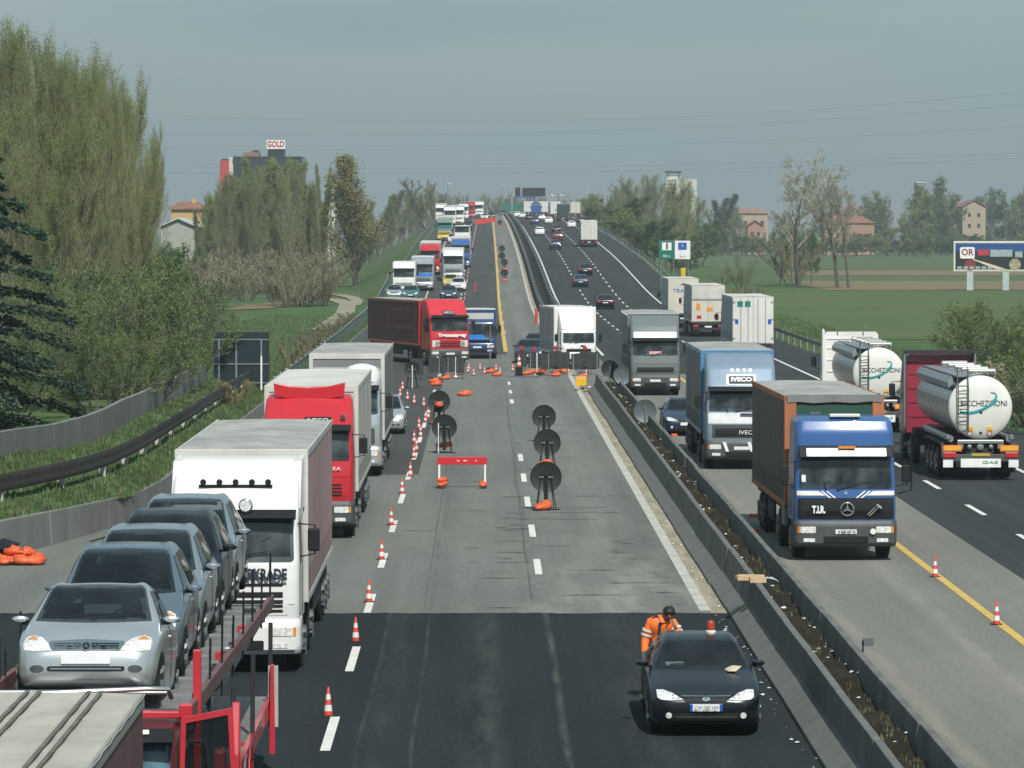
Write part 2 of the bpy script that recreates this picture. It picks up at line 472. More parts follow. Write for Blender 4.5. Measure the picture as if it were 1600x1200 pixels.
MW = M('road paint white', (.72, .72, .68), .7, 0, .08, 3, dirt=.35)
MWD = M('worn road paint', (.5, .5, .45), .8, 0, .2, 2, dirt=.6)
MWF = M('blacked out road paint', (.12, .15, .17), .8, 0, .3, 2)
MY = M('road paint yellow', (.6, .42, .1), .7, 0, .12, 2, dirt=.3)
white, worn, faded, yel = MB(), MB(), MB(), MB()
for k in range(95):
    y = 65.9 + 11.85 * k
    if y < 1200: sheet(white, -2.58, -2.42, y, y + 4.6, .009)
for k in range(9):
    y = 99.5 + 12.1 * k
    if 148 < y < 186: sheet(faded, 1.2, 1.38, y, y + 4, .009)
    else: sheet(white, 1.2, 1.37, y, y + 4.6, .009)
for y in (208, 219.5, 231, 243, 255): sheet(white if y < 222 else faded, 1.22, 1.36, y, y + 4.4, .009)
for k in range(100):
    y = 60 + 12 * k
    if y < 1200: sheet(white, 14.17, 14.33, y, y + 4.5, .009)
    if 238 < y < 1200: sheet(white, 10.57, 10.73, y, y + 4.5, .009)
sheet(white, 17.97, 18.15, 30, 1450, .009)
sheet(white, 7.5, 7.68, 270, 1450, .009)
sheet(worn, 4.6, 4.84, 90, 1400, .009)
sheet(worn, -6.34, -6.16, 20, 1300, .009)
sheet(yel, lambda y: 1.26 + (y - 280) * .0007, lambda y: 1.54 + (y - 280) * .0007, 278, 1300, .012)
sheet(yel, 10.56, 10.76, 40, 250, .009)
for nm, m_, mt in (('lane_markings', white, MW), ('worn_edge_lines', worn, MWD), ('faded_lane_markings', faded, MWF), ('yellow_work_lines', yel, MY)):
    tag(m_.build(nm, mt, fix=False), kind='structure')

ragged = MB(); rt = random.Random(21); v = []
n = 130
for i in range(n + 1):
    x = lerp(-12, 5.1, i / n)
    v += [(x, 89.2, .003), (x, 89.5 + rt.uniform(-.02, .16) + .06 * sin(x * 2.3), .003)]
ragged.add(v, [(2 * i, 2 * i + 2, 2 * i + 3, 2 * i + 1) for i in range(n)])
tag(ragged.build('asphalt_seam', NEW_A, fix=False), kind='structure')
tar = MB()
rt = random.Random(9)
for x0, x1, y in ((1.3, 4.5, 167.5), (.0, 1.25, 110.2), (1.4, 3.2, 118.5), (1.6, 3.9, 121.2), (1.9, 3.6, 123.4), (-1.0, .1, 122), (.3, 1.2, 103.2), (-.2, .8, 98.5), (1.9, 3.1, 100.8), (3.3, 4.3, 97.2), (-.9, .2, 136), (2.6, 4.5, 128.6), (-2.2, -1.3, 114)):
    n = int((x1 - x0) * 7); v = []
    wob = 0
    for i in range(n + 1):
        wob += rt.uniform(-.05, .05); x = lerp(x0, x1, i / n); w_ = rt.uniform(.01, .07) * (1 if 0 < i < n else .2)
        v += [(x, y + wob - w_, .0065), (x, y + wob + w_, .0065)]
    tar.add(v, [(2 * i, 2 * i + 2, 2 * i + 3, 2 * i + 1) for i in range(n)])
for x, y0, y1 in ((1.03, 92, 190), (-1.3, 90, 150), (12.6, 60, 200)):
    n = int((y1 - y0) / 1.5); v = []
    for i in range(n + 1):
        xx = x + rt.uniform(-.006, .006); w_ = rt.uniform(.002, .011); y = lerp(y0, y1, i / n)
        v += [(xx - w_, y, .0065), (xx + w_, y, .0065)]
    tar.add(v, [(2 * i, 2 * i + 1, 2 * i + 3, 2 * i + 2) for i in range(n)])
tag(tar.build('tar_seams', M('tar', (.055, .058, .058), .7, 0, .3, 2), fix=False), kind='structure')

# field strips and tracks laid over the ground
def patch(name, poly, mat, off=.05, n=24):
    """a strip between two polylines of equal length, draped on the ground"""
    mb = MB(); a, b = poly
    v, f = [], []
    K = 8
    for (xa, ya), (xb, yb) in zip(a, b):
        for k in range(K + 1):
            x, y = lerp(xa, xb, k / K), lerp(ya, yb, k / K)
            v.append((x, y, height(x, y) + off))
    for i in range(len(a) - 1):
        for k in range(K):
            f.append((i * (K + 1) + k, i * (K + 1) + k + 1, (i + 1) * (K + 1) + k + 1, (i + 1) * (K + 1) + k))
    mb.add(v, f)
    return tag(mb.build(name, mat, smooth='all'), kind='structure')
def span(y, x0, x1, n=16): return [(lerp(x0, x1, i / n), y) for i in range(n + 1)]
patch('crop_field', (span(330, 28, 120), span(575, 28, 190)), CROP, .03)
patch('ploughed_strip', (span(590, 48, 190), span(690, 48, 200)), EARTH, .04)
patch('grass_field_strip', (span(690, 42, 210), span(760, 42, 220)), CROP, .03)
patch('far_ploughed_strip', (span(770, 55, 230), span(860, 62, 240)), EARTH, .04)
patch('far_grass_field', (span(880, 50, 260), span(1280, 50, 320)), CROP, .03)
patch('dry_field_strip', (span(250, -70, -30), span(270, -70, -30)), GRASSY, .04)
tr = [(-13.8, 360), (-14.2, 430), (-15.5, 480), (-17.5, 505), (-20.5, 522), (-24.5, 530), (-29.5, 527), (-33, 515)]
patch('farm_track', ([(x - .9, y - 2) for x, y in tr], [(x + .9, y + 2) for x, y in tr]), TRACKM, .1)
tr = [(-14.6, 470), (-15.0, 500), (-16.4, 525), (-18.6, 545), (-22, 552)]
patch('side_track', ([(x - .7, y - 2) for x, y in tr], [(x + .7, y + 2) for x, y in tr]), TRACKM, .09)
patch('bare_ground', ([(-27, 445), (-23, 455), (-21, 480)], [(-27, 475), (-22, 500), (-20, 500)]), EARTH, .08)

# grass growing on the strips between the walls
GBLADE = M('grass blade', (.07, .125, .042), .8, 0, .45, .8)
GBLADE2 = M('dry grass blade', (.12, .12, .05), .8, 0, .4, .8)
def grass_strip(name, xa, xb, y0, y1, n, hmin, hmax, mats, seed, zf=height, wd=.03):
    rr = random.Random(seed); mb = MB()
    for _ in range(n):
        y = y0 + (y1 - y0) * rr.random() ** 1.3
        a, b = xa(y), xb(y)
        x = lerp(a, b, rr.random())
        clump = .5 + .5 * sin(x * 2.1 + y * .7) * sin(y * .31 + x)
        if rr.random() > .35 + .65 * clump: continue
        z = zf(x, y) - .03
        mb.mi = 0 if rr.random() < .82 or len(mats) < 2 else 1
        for _k in range(3):
            h = lerp(hmin, hmax, rr.random()) * (.6 + .6 * clump)
            an = rr.random() * 6.28; le = .5 * h * rr.random()
            dx, dy = cos(an), sin(an)
            ox, oy = rr.uniform(-.06, .06), rr.uniform(-.06, .06)
            w_ = wd * rr.uniform(.7, 1.6)
            mb.add([(x + ox - dy * w_, y + oy + dx * w_, z), (x + ox + dy * w_, y + oy - dx * w_, z), (x + ox + dx * le, y + oy + dy * le, z + h)], [(0, 1, 2)])
    return tag(mb.build(name, mats, fix=False), kind='stuff')
grass_strip('verge_grass', lambda y: RAILX(y) + .05, lambda y: WALLX(y) - .15, 92, 205, 15000, .07, .24, [GBLADE, GBLADE2], 1)
grass_strip('bank_grass', lambda y: PANX(y) + .15, lambda y: RAILX(y) - .05, 96, 215, 16000, .07, .25, [GBLADE, GBLADE2], 2)
grass_strip('hillside_grass', lambda y: -22, lambda y: -9.9, 200, 420, 14000, .12, .35, [GBLADE, GBLADE2], 3)
grass_strip('roadside_grass', lambda y: 21.7, lambda y: 30, 130, 420, 14000, .12, .4, [GBLADE, GBLADE2], 4)

# median: two rows of concrete barrier blocks with earth between them
CONC = M('barrier concrete', (.14, .146, .136), .85, 0, .18, 1.1, .25, dirt=.75)
CONC2 = M('wall concrete', (.2, .205, .195), .88, 0, .15, .8, .2, dirt=.65, stretch=(1, .6, .5))
PROF_J = [(0, 0), (0, .07), (.31, .29), (.36, .34), (.42, .86), (.55, .86), (.6, .5), (.62, 0)]
def jersey(mirror, L, seed):
    rr = random.Random(seed)
    pr = [(x + rr.uniform(-.006, .006), z) for x, z in PROF_J]
    if mirror: pr = [(-x, z) for x, z in pr][::-1]
    return MB().prism(pr, 'y', .012, L - .012).build('barrier_block', CONC, bevel=.015)
LB = 6.05
def median_row(x, mirror, y0, y1, lab, grp, skip=None):
    protos = []
    for k in range(int((y1 - y0) / LB)):
        y = y0 + k * LB
        if k < 3:
            o = jersey(mirror, LB, k); protos.append(o)
        else:
            o = protos[k % 3].copy(); COL.objects.link(o)
        o.name = 'concrete_barrier'
        o.location = (x + R.uniform(-.012, .012), y, 0); o.rotation_euler = (0, 0, R.uniform(-.003, .003))
        tag(o, lab, 'barrier', grp)
median_row(5.15, False, 24, 212, 'grey concrete barrier block in the median row beside the closed lanes', 'median barrier blocks beside the closed lanes')
median_row(6.98, True, 20, 206, 'grey concrete barrier block in the median row beside the oncoming trucks', 'median barrier blocks beside the contraflow lane')
def med_h(x, y): return .47 + .07 * sin(x * 5 + y * .8) + .05 * sin(y * 2.3)
mb = MB(); nx, ny = 7, 380
mb.add([(5.6 + .9 * i / (nx - 1), 22 + j * .5, med_h(5.6 + .9 * i / (nx - 1), 22 + j * .5) - (.12 if i in (0, nx - 1) else 0)) for j in range(ny) for i in range(nx)],
       [(j * nx + i, j * nx + i + 1, (j + 1) * nx + i + 1, (j + 1) * nx + i) for j in range(ny - 1) for i in range(nx - 1)])
tag(mb.build('median_earth', SOIL, smooth='all', fix=False), kind='structure')
grass_strip('median_weeds', lambda y: 5.66, lambda y: 6.44, 55, 208, 1800, .04, .16, [GBLADE2, M('dead weed', (.1, .085, .05), .9, 0, .4, 1), ], 5, med_h, .012)
LITTER = M('pale litter', (.7, .7, .68), .7, 0, .25, 3)
rr = random.Random(12)
lit = MB()
def scrap(mb, x, y, z, s):
    pts = [(x + s * cos(a) * rr.uniform(.5, 1.2), y + s * sin(a) * rr.uniform(.5, 1.2), z + rr.uniform(.01, s * .7)) for a in [k * 1.05 for k in range(6)]]
    mb.add(pts + [(x, y, z + s * .8), (x, y, z)], [(i, (i + 1) % 6, 6) for i in range(6)] + [((i + 1) % 6, i, 7) for i in range(6)])
for _ in range(130):
    y = rr.uniform(62, 205); x = rr.uniform(5.68, 6.42)
    scrap(lit, x, y, med_h(x, y), rr.uniform(.02, .07))
for _ in range(90):
    y = rr.uniform(62, 130); scrap(lit, rr.uniform(4.85, 5.13), y, 0, rr.uniform(.012, .05))
tag(lit.build('roadside_litter', LITTER, smooth=False), kind='stuff')

# guard rails
DARKRAIL = M('dark rail steel', (.045, .042, .038), .7, .2, .3, 2, dirt=.4)  # dark brown all over, darker than the other rails
POSTC = M('concrete post', (.5, .5, .45), .8, 0, .15, 2, dirt=.35)
GREENRAIL = M('green grey rail', (.11, .14, .14), .5, .5, .2, 2, dirt=.4)
def guardrail(label, xf, y0, y1, zf, step, mat, postmat, hh=.75, beam=.31, group=None, npost=100, face=1, double=False, pw=.06, dp=1.0):
    t = empty('guardrail', label, 'guardrail', (xf(y0), y0, zf(xf(y0), y0)), group=group)
    ox, oy, oz = t.location
    pr = [(0, 0), (.05, .05), (.05, .1), (0, .15), (.05, .2), (.05, .26), (0, .31), (-.02, .31), (-.02, 0)]
    for side in ((1, -1) if double else (face,)):
        mb = MB(); yy = y0; rings = []
        while yy <= y1:
            rings.append(yy); yy += 4 if y1 - y0 < 300 else 10
        v, f = [], []
        n = len(pr)
        for y in rings:
            for px_, pz in pr:
                x = xf(y) + side * (px_ * dp + (.1 if double else 0))
                v.append((x - ox, y - oy, zf(xf(y), y) + hh - beam + pz * beam / .31 - oz))
        for i in range(len(rings) - 1):
            for k in range(n):
                f.append((i * n + k, i * n + (k + 1) % n, (i + 1) * n + (k + 1) % n, (i + 1) * n + k))
        mb.add(v, f)
        mb.build('beam', mat, t, smooth=True)
    y = y0 + .6; k = 0; p = None
    while y < y1 and k < npost:
        if p is None:
            p = MB().bx(-pw, pw, -pw, pw, -.25, hh - (.02 if dp == 1 else .12), pw * .1).build('post', postmat, t, bevel=.01)
            q = p
        else:
            q = p.copy(); COL.objects.link(q); q.parent = t
        x = xf(y)
        q.location = (x - ox - face * ((.1 if dp == 1 else .16) if not double else 0), y - oy, zf(x, y) - oz)
        y += step; k += 1
    return t
RAILF = lambda y: RAILX(y) - .02
guardrail('dark guardrail on pale posts along the grassy strip above the low wall', RAILF, 90, 196, lambda x, y: height(RAILX(y), y), 6.0, DARKRAIL, POSTC, .8, .46, face=1, pw=.1, dp=.45)
guardrail('thin guardrail along the left grass bank beyond the sign panel', lambda y: -10.4 - max(0, (y - 300)) * .004, 205, 520, lambda x, y: RZs(y), 6, GREENRAIL, STEEL, face=1)
guardrail('dark guardrail on the left edge of the distant slope', lambda y: -10.3, 530, 1240, lambda x, y: RZs(y), 12, GREENRAIL, STEEL)
guardrail('double sided green grey median rail nearer the closed lanes', lambda y: 5.55, 296, 1240, lambda x, y: RZs(y), 10, GREENRAIL, STEEL, .85, double=True)
guardrail('double sided green grey median rail nearer the departing traffic', lambda y: 6.95, 296, 1240, lambda x, y: RZs(y), 10, GREENRAIL, STEEL, .85, double=True)
guardrail('dark guardrail curving along the right edge of the distant slope', lambda y: 21.6 + max(0, 470 - y) * .012, 400, 1230, lambda x, y: RZs(y), 10, GREENRAIL, STEEL, face=-1)
guardrail('low guardrail behind the white trailers on the right verge', lambda y: 22.2, 225, 330, lambda x, y: -.15, 6, GREENRAIL, STEEL, face=-1)

# walls on the left bank
def wall(name, label, xf, zb, zt, y0, y1, mat, panel, th=.2, lean=0.0):
    t = empty(name, label, 'wall', (xf(y0), y0, 0))
    ox, oy = xf(y0), y0
    y = y0; k = 0
    while y < y1 - .1:
        y2 = min(y + panel, y1)
        a, b = y + .02, y2 - .02
        xa, xb = xf(a) - ox, xf(b) - ox
        za, zb_ = zt(a), zt(b)
        v = [(xa, a - oy, zb(a)), (xb, b - oy, zb(b)), (xb - th, b - oy, zb(b)), (xa - th, a - oy, zb(a)),
             (xa - lean, a - oy, za), (xb - lean, b - oy, zb_), (xb - th - lean, b - oy, zb_), (xa - th - lean, a - oy, za)]
        MB().add(v, [(3, 2, 1, 0), (4, 5, 6, 7), (0, 1, 5, 4), (1, 2, 6, 5), (2, 3, 7, 6), (3, 0, 4, 7)]).build('panel', mat, t, bevel=.02)
        y = y2; k += 1
    return t
wall('retaining_wall', 'low grey concrete retaining wall beside the left shoulder below the grass strip', WALLX, lambda y: -.1,
     path([(60, .98), (106, .92), (125, .62), (200, .52)]), 84, 200, CONC2, 6.2, .22, .06)
def pant(y):
    k = int((y - 96 + .5) / 7.3)
    return path([(90, 3.05), (113, 2.66), (131, 2.26), (150, 2.2), (185, 2.1)])(y) + (.02 if k % 2 else -.02)
wall('panel_wall', 'tall grey concrete panel wall in front of the bushes on the left bank', PANX, lambda y: 1.0, pant, 96, 190, CONC2, 7.3, .16)
# ------------------------------------------------------------------ vehicle building blocks (front faces the camera: -y)
def bvh_of(o):
    me = o.data
    return BVHTree.FromPolygons([v.co for v in me.vertices], [p.vertices[:] for p in me.polygons])
def rr_(x0, x1, z0, z1, r=.04, tx=0.0, n=4):
    """rounded rectangle outline, top narrowed by tx on each side"""
    out = []
    for cx, cz, a0, sx in ((x1 - r, z0 + r, -90, 0), (x1 - r - tx, z1 - r, 0, 0), (x0 + r + tx, z1 - r, 90, 0), (x0 + r, z0 + r, 180, 0)):
        for k in range(n + 1):
            a = radians(a0 + 90 * k / n); out.append((cx + r * cos(a), cz + r * sin(a)))
    return out
def ell(cx, cz, rx, rz=None, n=20):
    rz = rx if rz is None else rz
    return [(cx + rx * cos(2 * pi * k / n), cz + rz * sin(2 * pi * k / n)) for k in range(n)]
def proj(bvh, outline, view, off, name, mat, parent, seg=.12, smooth=True, thick=.012):
    """lays a patch of the given outline on a body: front/rear outlines are (x,z), left/right (y,z), top (x,y)"""
    b = bmesh.new()
    b.faces.new([b.verts.new((p[0], p[1], 0)) for p in outline])
    bmesh.ops.triangulate(b, faces=b.faces)
    for _ in range(5):
        es = [e for e in b.edges if e.calc_length() > seg]
        if not es: break
        bmesh.ops.subdivide_edges(b, edges=es, cuts=1)
        bmesh.ops.triangulate(b, faces=b.faces)
    D = {'front': Vector((0, 1, 0)), 'rear': Vector((0, -1, 0)), 'left': Vector((1, 0, 0)), 'right': Vector((-1, 0, 0)), 'top': Vector((0, 0, -1))}[view]
    last = None; pend = []
    for v in b.verts:
        p, q = v.co.x, v.co.y
        src = {'front': (p, -30, q), 'rear': (p, 60, q), 'left': (-9, p, q), 'right': (9, p, q), 'top': (p, q, 12)}[view]
        hit = bvh.ray_cast(Vector(src), D)[0]
        if hit is None: pend.append((v, Vector(src)))
        else: v.co = hit - D * off; last = hit
    for v, s_ in pend:
        i = {'front': 1, 'rear': 1, 'left': 0, 'right': 0, 'top': 2}[view]
        if last is None: last = Vector((0, 0, 0))
        s_[i] = last[i]
        h_ = bvh.find_nearest(s_)[0]
        v.co = (h_ if h_ is not None else s_) - D * off
    bmesh.ops.recalc_face_normals(b, faces=b.faces)
    for f in b.faces:
        if f.normal.dot(D) > 0: f.normal_flip()
    ed = [e for e in b.edges if len(e.link_faces) == 1]
    r = bmesh.ops.extrude_edge_only(b, edges=ed)
    for v in [g for g in r['geom'] if isinstance(g, bmesh.types.BMVert)]: v.co += D * (thick + off * .5)
    me = bpy.data.meshes.new(name); b.to_mesh(me); b.free()
    me.materials.append(mat)
    if smooth:
        me.polygons.foreach_set('use_smooth', [True] * len(me.polygons)); me.set_sharp_from_angle(angle=radians(45))
    o = bpy.data.objects.new(name, me); COL.objects.link(o); o.parent = parent
    return o
def lettering(txt, size, mat, parent, loc, rx=pi / 2, rz=0.0, width=None, bold=0.0, name='lettering', ry=0.0, shear=0.0):
    c = bpy.data.curves.new('lettering', 'FONT')
    c.body = txt; c.size = size; c.extrude = .006; c.align_x = 'CENTER'; c.align_y = 'CENTER'; c.offset = bold; c.shear = shear; c.resolution_u = 3
    tmp = bpy.data.objects.new('tmp_text', c); COL.objects.link(tmp)
    bpy.context.view_layer.update()
    me = bpy.data.meshes.new_from_object(tmp.evaluated_get(bpy.context.evaluated_depsgraph_get()))
    bpy.data.objects.remove(tmp); bpy.data.curves.remove(c)
    me.materials.clear(); me.materials.append(mat)
    o = bpy.data.objects.new(name, me); COL.objects.link(o); o.parent = parent
    o.location = loc; o.rotation_euler = (rx, ry, rz)
    if width:
        xs_ = [v.co.x for v in me.vertices]; k = width / max(.01, max(xs_) - min(xs_))
        for v in me.vertices: v.co.x *= k
    return o
def inside(p, q, poly):
    r_ = False; j = len(poly) - 1
    for i in range(len(poly)):
        (xi, yi), (xj, yj) = poly[i], poly[j]
        if (yi > q) != (yj > q) and p < (xj - xi) * (q - yi) / (yj - yi) + xi: r_ = not r_
        j = i
    return r_
def cut(o, holes):
    """opens window holes in a shell: holes are (view, outline, ymin, ymax)"""
    b = bmesh.new(); b.from_mesh(o.data); kill = []
    for f in b.faces:
        for view, poly, ya, yb in holes:
            c = f.calc_center_median()
            if not ya <= c.y <= yb: continue
            if view == 'x' and abs(f.normal.x) > .45 and all(inside(v.co.y, v.co.z, poly) for v in f.verts): kill.append(f); break
            if view == 'y' and abs(f.normal.x) < .8 and all(inside(v.co.x, v.co.z, poly) for v in f.verts): kill.append(f); break
    bmesh.ops.delete(b, geom=kill, context='FACES')
    b.to_mesh(o.data); b.free()
def cabin(t, xs_, ys_, zf, zs, dash, wheel_c, w_=.46, bench=None, fab=None, hr=.62):
    fab = fab or SEAT
    for x in xs_:
        MB().bx(x - w_ / 2, x + w_ / 2, ys_ - .5, ys_, zf, zf + .18).prism([(ys_ - .06, zf + .12), (ys_ + .1, zs), (ys_ + .19, zs), (ys_ + .08, zf + .12)], 'x', x - w_ / 2, x + w_ / 2).bx(x - .13, x + .13, ys_ + .11, ys_ + .19, zs + .02, zs + .2).build('seat', fab, t, bevel=.03)
    if bench: MB().prism([(bench - .5, zf), (bench - .5, zf + .2), (bench, zf + .2), (bench + .16, zs - .03), (bench + .26, zs - .03), (bench + .15, zf)], 'x', -w_ * 1.25, w_ * 1.25).build('rear_bench', fab, t, bevel=.03)
    MB().bx(*dash).build('dashboard', PLASTIC, t, bevel=.04)
    x, y, z = wheel_c
    r = .19 if w_ < .5 else .24
    MB().tube([(x + r * cos(a), y - r * sin(a) * .35, z + r * sin(a)) for a in [2 * pi * k / 20 for k in range(21)]], .016, 6).tube([(x - r, y, z), (x + r, y, z)], .02, 6).build('steering_wheel', CHASSIS, t)
def pchip(xs_, ys_):
    n = len(xs_); h = [xs_[i + 1] - xs_[i] for i in range(n - 1)]; d = [(ys_[i + 1] - ys_[i]) / h[i] for i in range(n - 1)]
    m = [d[0]] + [0 if d[i - 1] * d[i] <= 0 else 2 / (1 / d[i - 1] + 1 / d[i]) for i in range(1, n - 1)] + [d[-1]]
    def f(x):
        x = min(max(x, xs_[0]), xs_[-1]); i = 0
        while i < n - 2 and x > xs_[i + 1]: i += 1
        t = (x - xs_[i]) / h[i]
        return (2 * t ** 3 - 3 * t * t + 1) * ys_[i] + (t ** 3 - 2 * t * t + t) * h[i] * m[i] + (-2 * t ** 3 + 3 * t * t) * ys_[i + 1] + (t ** 3 - t * t) * h[i] * m[i + 1]
    return f
def catmull(pts, sub):
    out = []
    n = len(pts)
    for i in range(n - 1):
        p0, p1, p2, p3 = pts[max(0, i - 1)], pts[i], pts[i + 1], pts[min(n - 1, i + 2)]
        for k in range(sub):
            t = k / sub
            out.append(tuple(.5 * (2 * b + (c - a) * t + (2 * a - 5 * b + 4 * c - d) * t * t + (3 * b - a - 3 * c + d) * t ** 3) for a, b, c, d in zip(p0, p1, p2, p3)))
    out.append(pts[-1])
    return out
def wheel(parent, x, y, r, wd, mats=(RUBBER, RIM), side=1, rim_r=.62, spokes=5):
    """tyre with a rim as its own sub-part; side = +1 outer face towards +x"""
    t = MB().lathe([(r * .55, -wd / 2), (r * .9, -wd / 2), (r, -wd / 2 + .03), (r, wd / 2 - .03), (r * .9, wd / 2), (rim_r * r, wd / 2 - .01)], 28, 'x', close=True).build('wheel', mats[0], parent, smooth=True)
    t.location = (x, y, r)
    m = MB()
    s = side
    m.lathe([(rim_r * r + .012, s * (wd / 2 + .004)), (rim_r * r - .02, s * (wd / 2 - .015)), (.2 * r, s * (wd / 2 - .035)), (.16 * r, s * (wd / 2 + .005)), (0, s * (wd / 2 + .005))], 20, 'x')
    for k in range(spokes):
        a = 2 * pi * k / spokes
        m.obox((s * (wd / 2 - .005), cos(a) * r * .36, sin(a) * r * .36), (.03, .07 * r / .3, .5 * r), rx=a - pi / 2 + pi / 2 if False else 0) if False else None
        m.tube([(s * (wd / 2 - .006), cos(a) * r * .12, sin(a) * r * .12), (s * (wd / 2 - .004), cos(a) * r * (rim_r - .03), sin(a) * r * (rim_r - .03))], .05 * r / .3, 5)
    m.build('rim', mats[1], t, smooth=True)
    return t

CARS = {
 # length, width, [y, bottom z, top z, half width, shoulder z, top half width, crown drop]
 'compact': dict(L=3.6, st=[(0, .3, .60, .60, .52, .50, .03), (.05, .24, .70, .70, .60, .58, .04), (.2, .2, .79, .80, .70, .68, .04), (.45, .19, .89, .845, .80, .72, .05),
    (.95, .18, 1.06, .86, .93, .735, .05), (1.35, .18, 1.32, .86, .97, .66, .06), (1.72, .18, 1.52, .86, .985, .6, .055), (2.1, .18, 1.575, .86, 1.0, .585, .05), (2.8, .19, 1.565, .86, 1.02, .58, .05),
    (3.25, .2, 1.48, .85, 1.03, .57, .06), (3.48, .24, 1.1, .82, .98, .66, .08), (3.56, .28, .9, .78, .82, .66, .05), (3.6, .35, .72, .7, .66, .6, .03)],
    wheels=(.62, 3.02), wr=.295, ws=((.70, 1.045), (.565, 1.535)), sidew=[[(1.22, 1.02), (2.0, 1.04), (2.0, 1.46), (1.72, 1.45)], [(2.07, 1.04), (2.75, 1.06), (2.72, 1.47), (2.07, 1.47)], [(2.82, 1.07), (3.25, 1.1), (3.05, 1.44), (2.80, 1.46)]]),
 'saloon': dict(L=4.73, st=[(0, .32, .58, .62, .50, .5, .03), (.06, .22, .66, .76, .58, .62, .03), (.25, .19, .72, .86, .66, .72, .03), (.6, .18, .82, .9, .76, .76, .04),
    (1.2, .17, .93, .905, .86, .78, .04), (1.48, .17, .99, .905, .89, .76, .05), (1.9, .17, 1.21, .905, .92, .68, .06), (2.3, .17, 1.385, .905, .935, .61, .055), (2.7, .17, 1.43, .905, .945, .59, .05), (3.3, .17, 1.42, .905, .96, .585, .05),
    (3.75, .18, 1.31, .9, .97, .6, .06), (4.2, .2, 1.09, .89, .97, .66, .06), (4.5, .24, 1.02, .86, .94, .7, .05), (4.68, .3, .9, .8, .8, .64, .05), (4.73, .38, .75, .72, .68, .6, .03)],
    wheels=(.9, 3.66), wr=.315, ws=((.70, .985), (.585, 1.37)), sidew=[[(1.72, .98), (2.72, .99), (2.72, 1.33), (2.35, 1.32)], [(2.8, .99), (3.55, 1.0), (3.42, 1.31), (2.8, 1.33)], [(3.62, 1.01), (3.98, 1.03), (3.7, 1.22), (3.52, 1.29)]]),
}
def car_body(spec, paintm, parent, name='body'):
    st = spec['st']
    ys_ = [s[0] for s in st]
    fs = [pchip(ys_, [s[i] for s in st]) for i in range(1, 7)]
    N = 60
    yy = sorted(set([ys_[-1] * (k / N) for k in range(N + 1)] + [.02, .05, .1, .15, ys_[-1] - .02, ys_[-1] - .05, ys_[-1] - .1]))
    rings = []
    for y in yy:
        zb, zt, hw, zs, tw, cr = [f(y) for f in fs]
        half = [(0, zb), (hw * .8, zb), (hw * .96, zb + .05), (hw, zb + (zs - zb) * .45), (hw * .99, zs - .07), (hw * .955, zs), (tw, max(zs + .015, zt - cr)), (tw * .62, zt - .012), (0, zt)]
        h = catmull(half, 7)
        rings.append([(x, y, z) for x, z in h] + [(-x, y, z) for x, z in h[::-1][1:-1]])
    n = len(rings[0])
    mb = MB()
    v = [p for r in rings for p in r]
    f = [(i * n + k, i * n + (k + 1) % n, (i + 1) * n + (k + 1) % n, (i + 1) * n + k) for i in range(len(rings) - 1) for k in range(n)]
    f += [tuple(range(n))[::-1], tuple(range((len(rings) - 1) * n, len(rings) * n))]
    mb.add(v, f)
    return mb.build(name, paintm, parent, smooth=True)
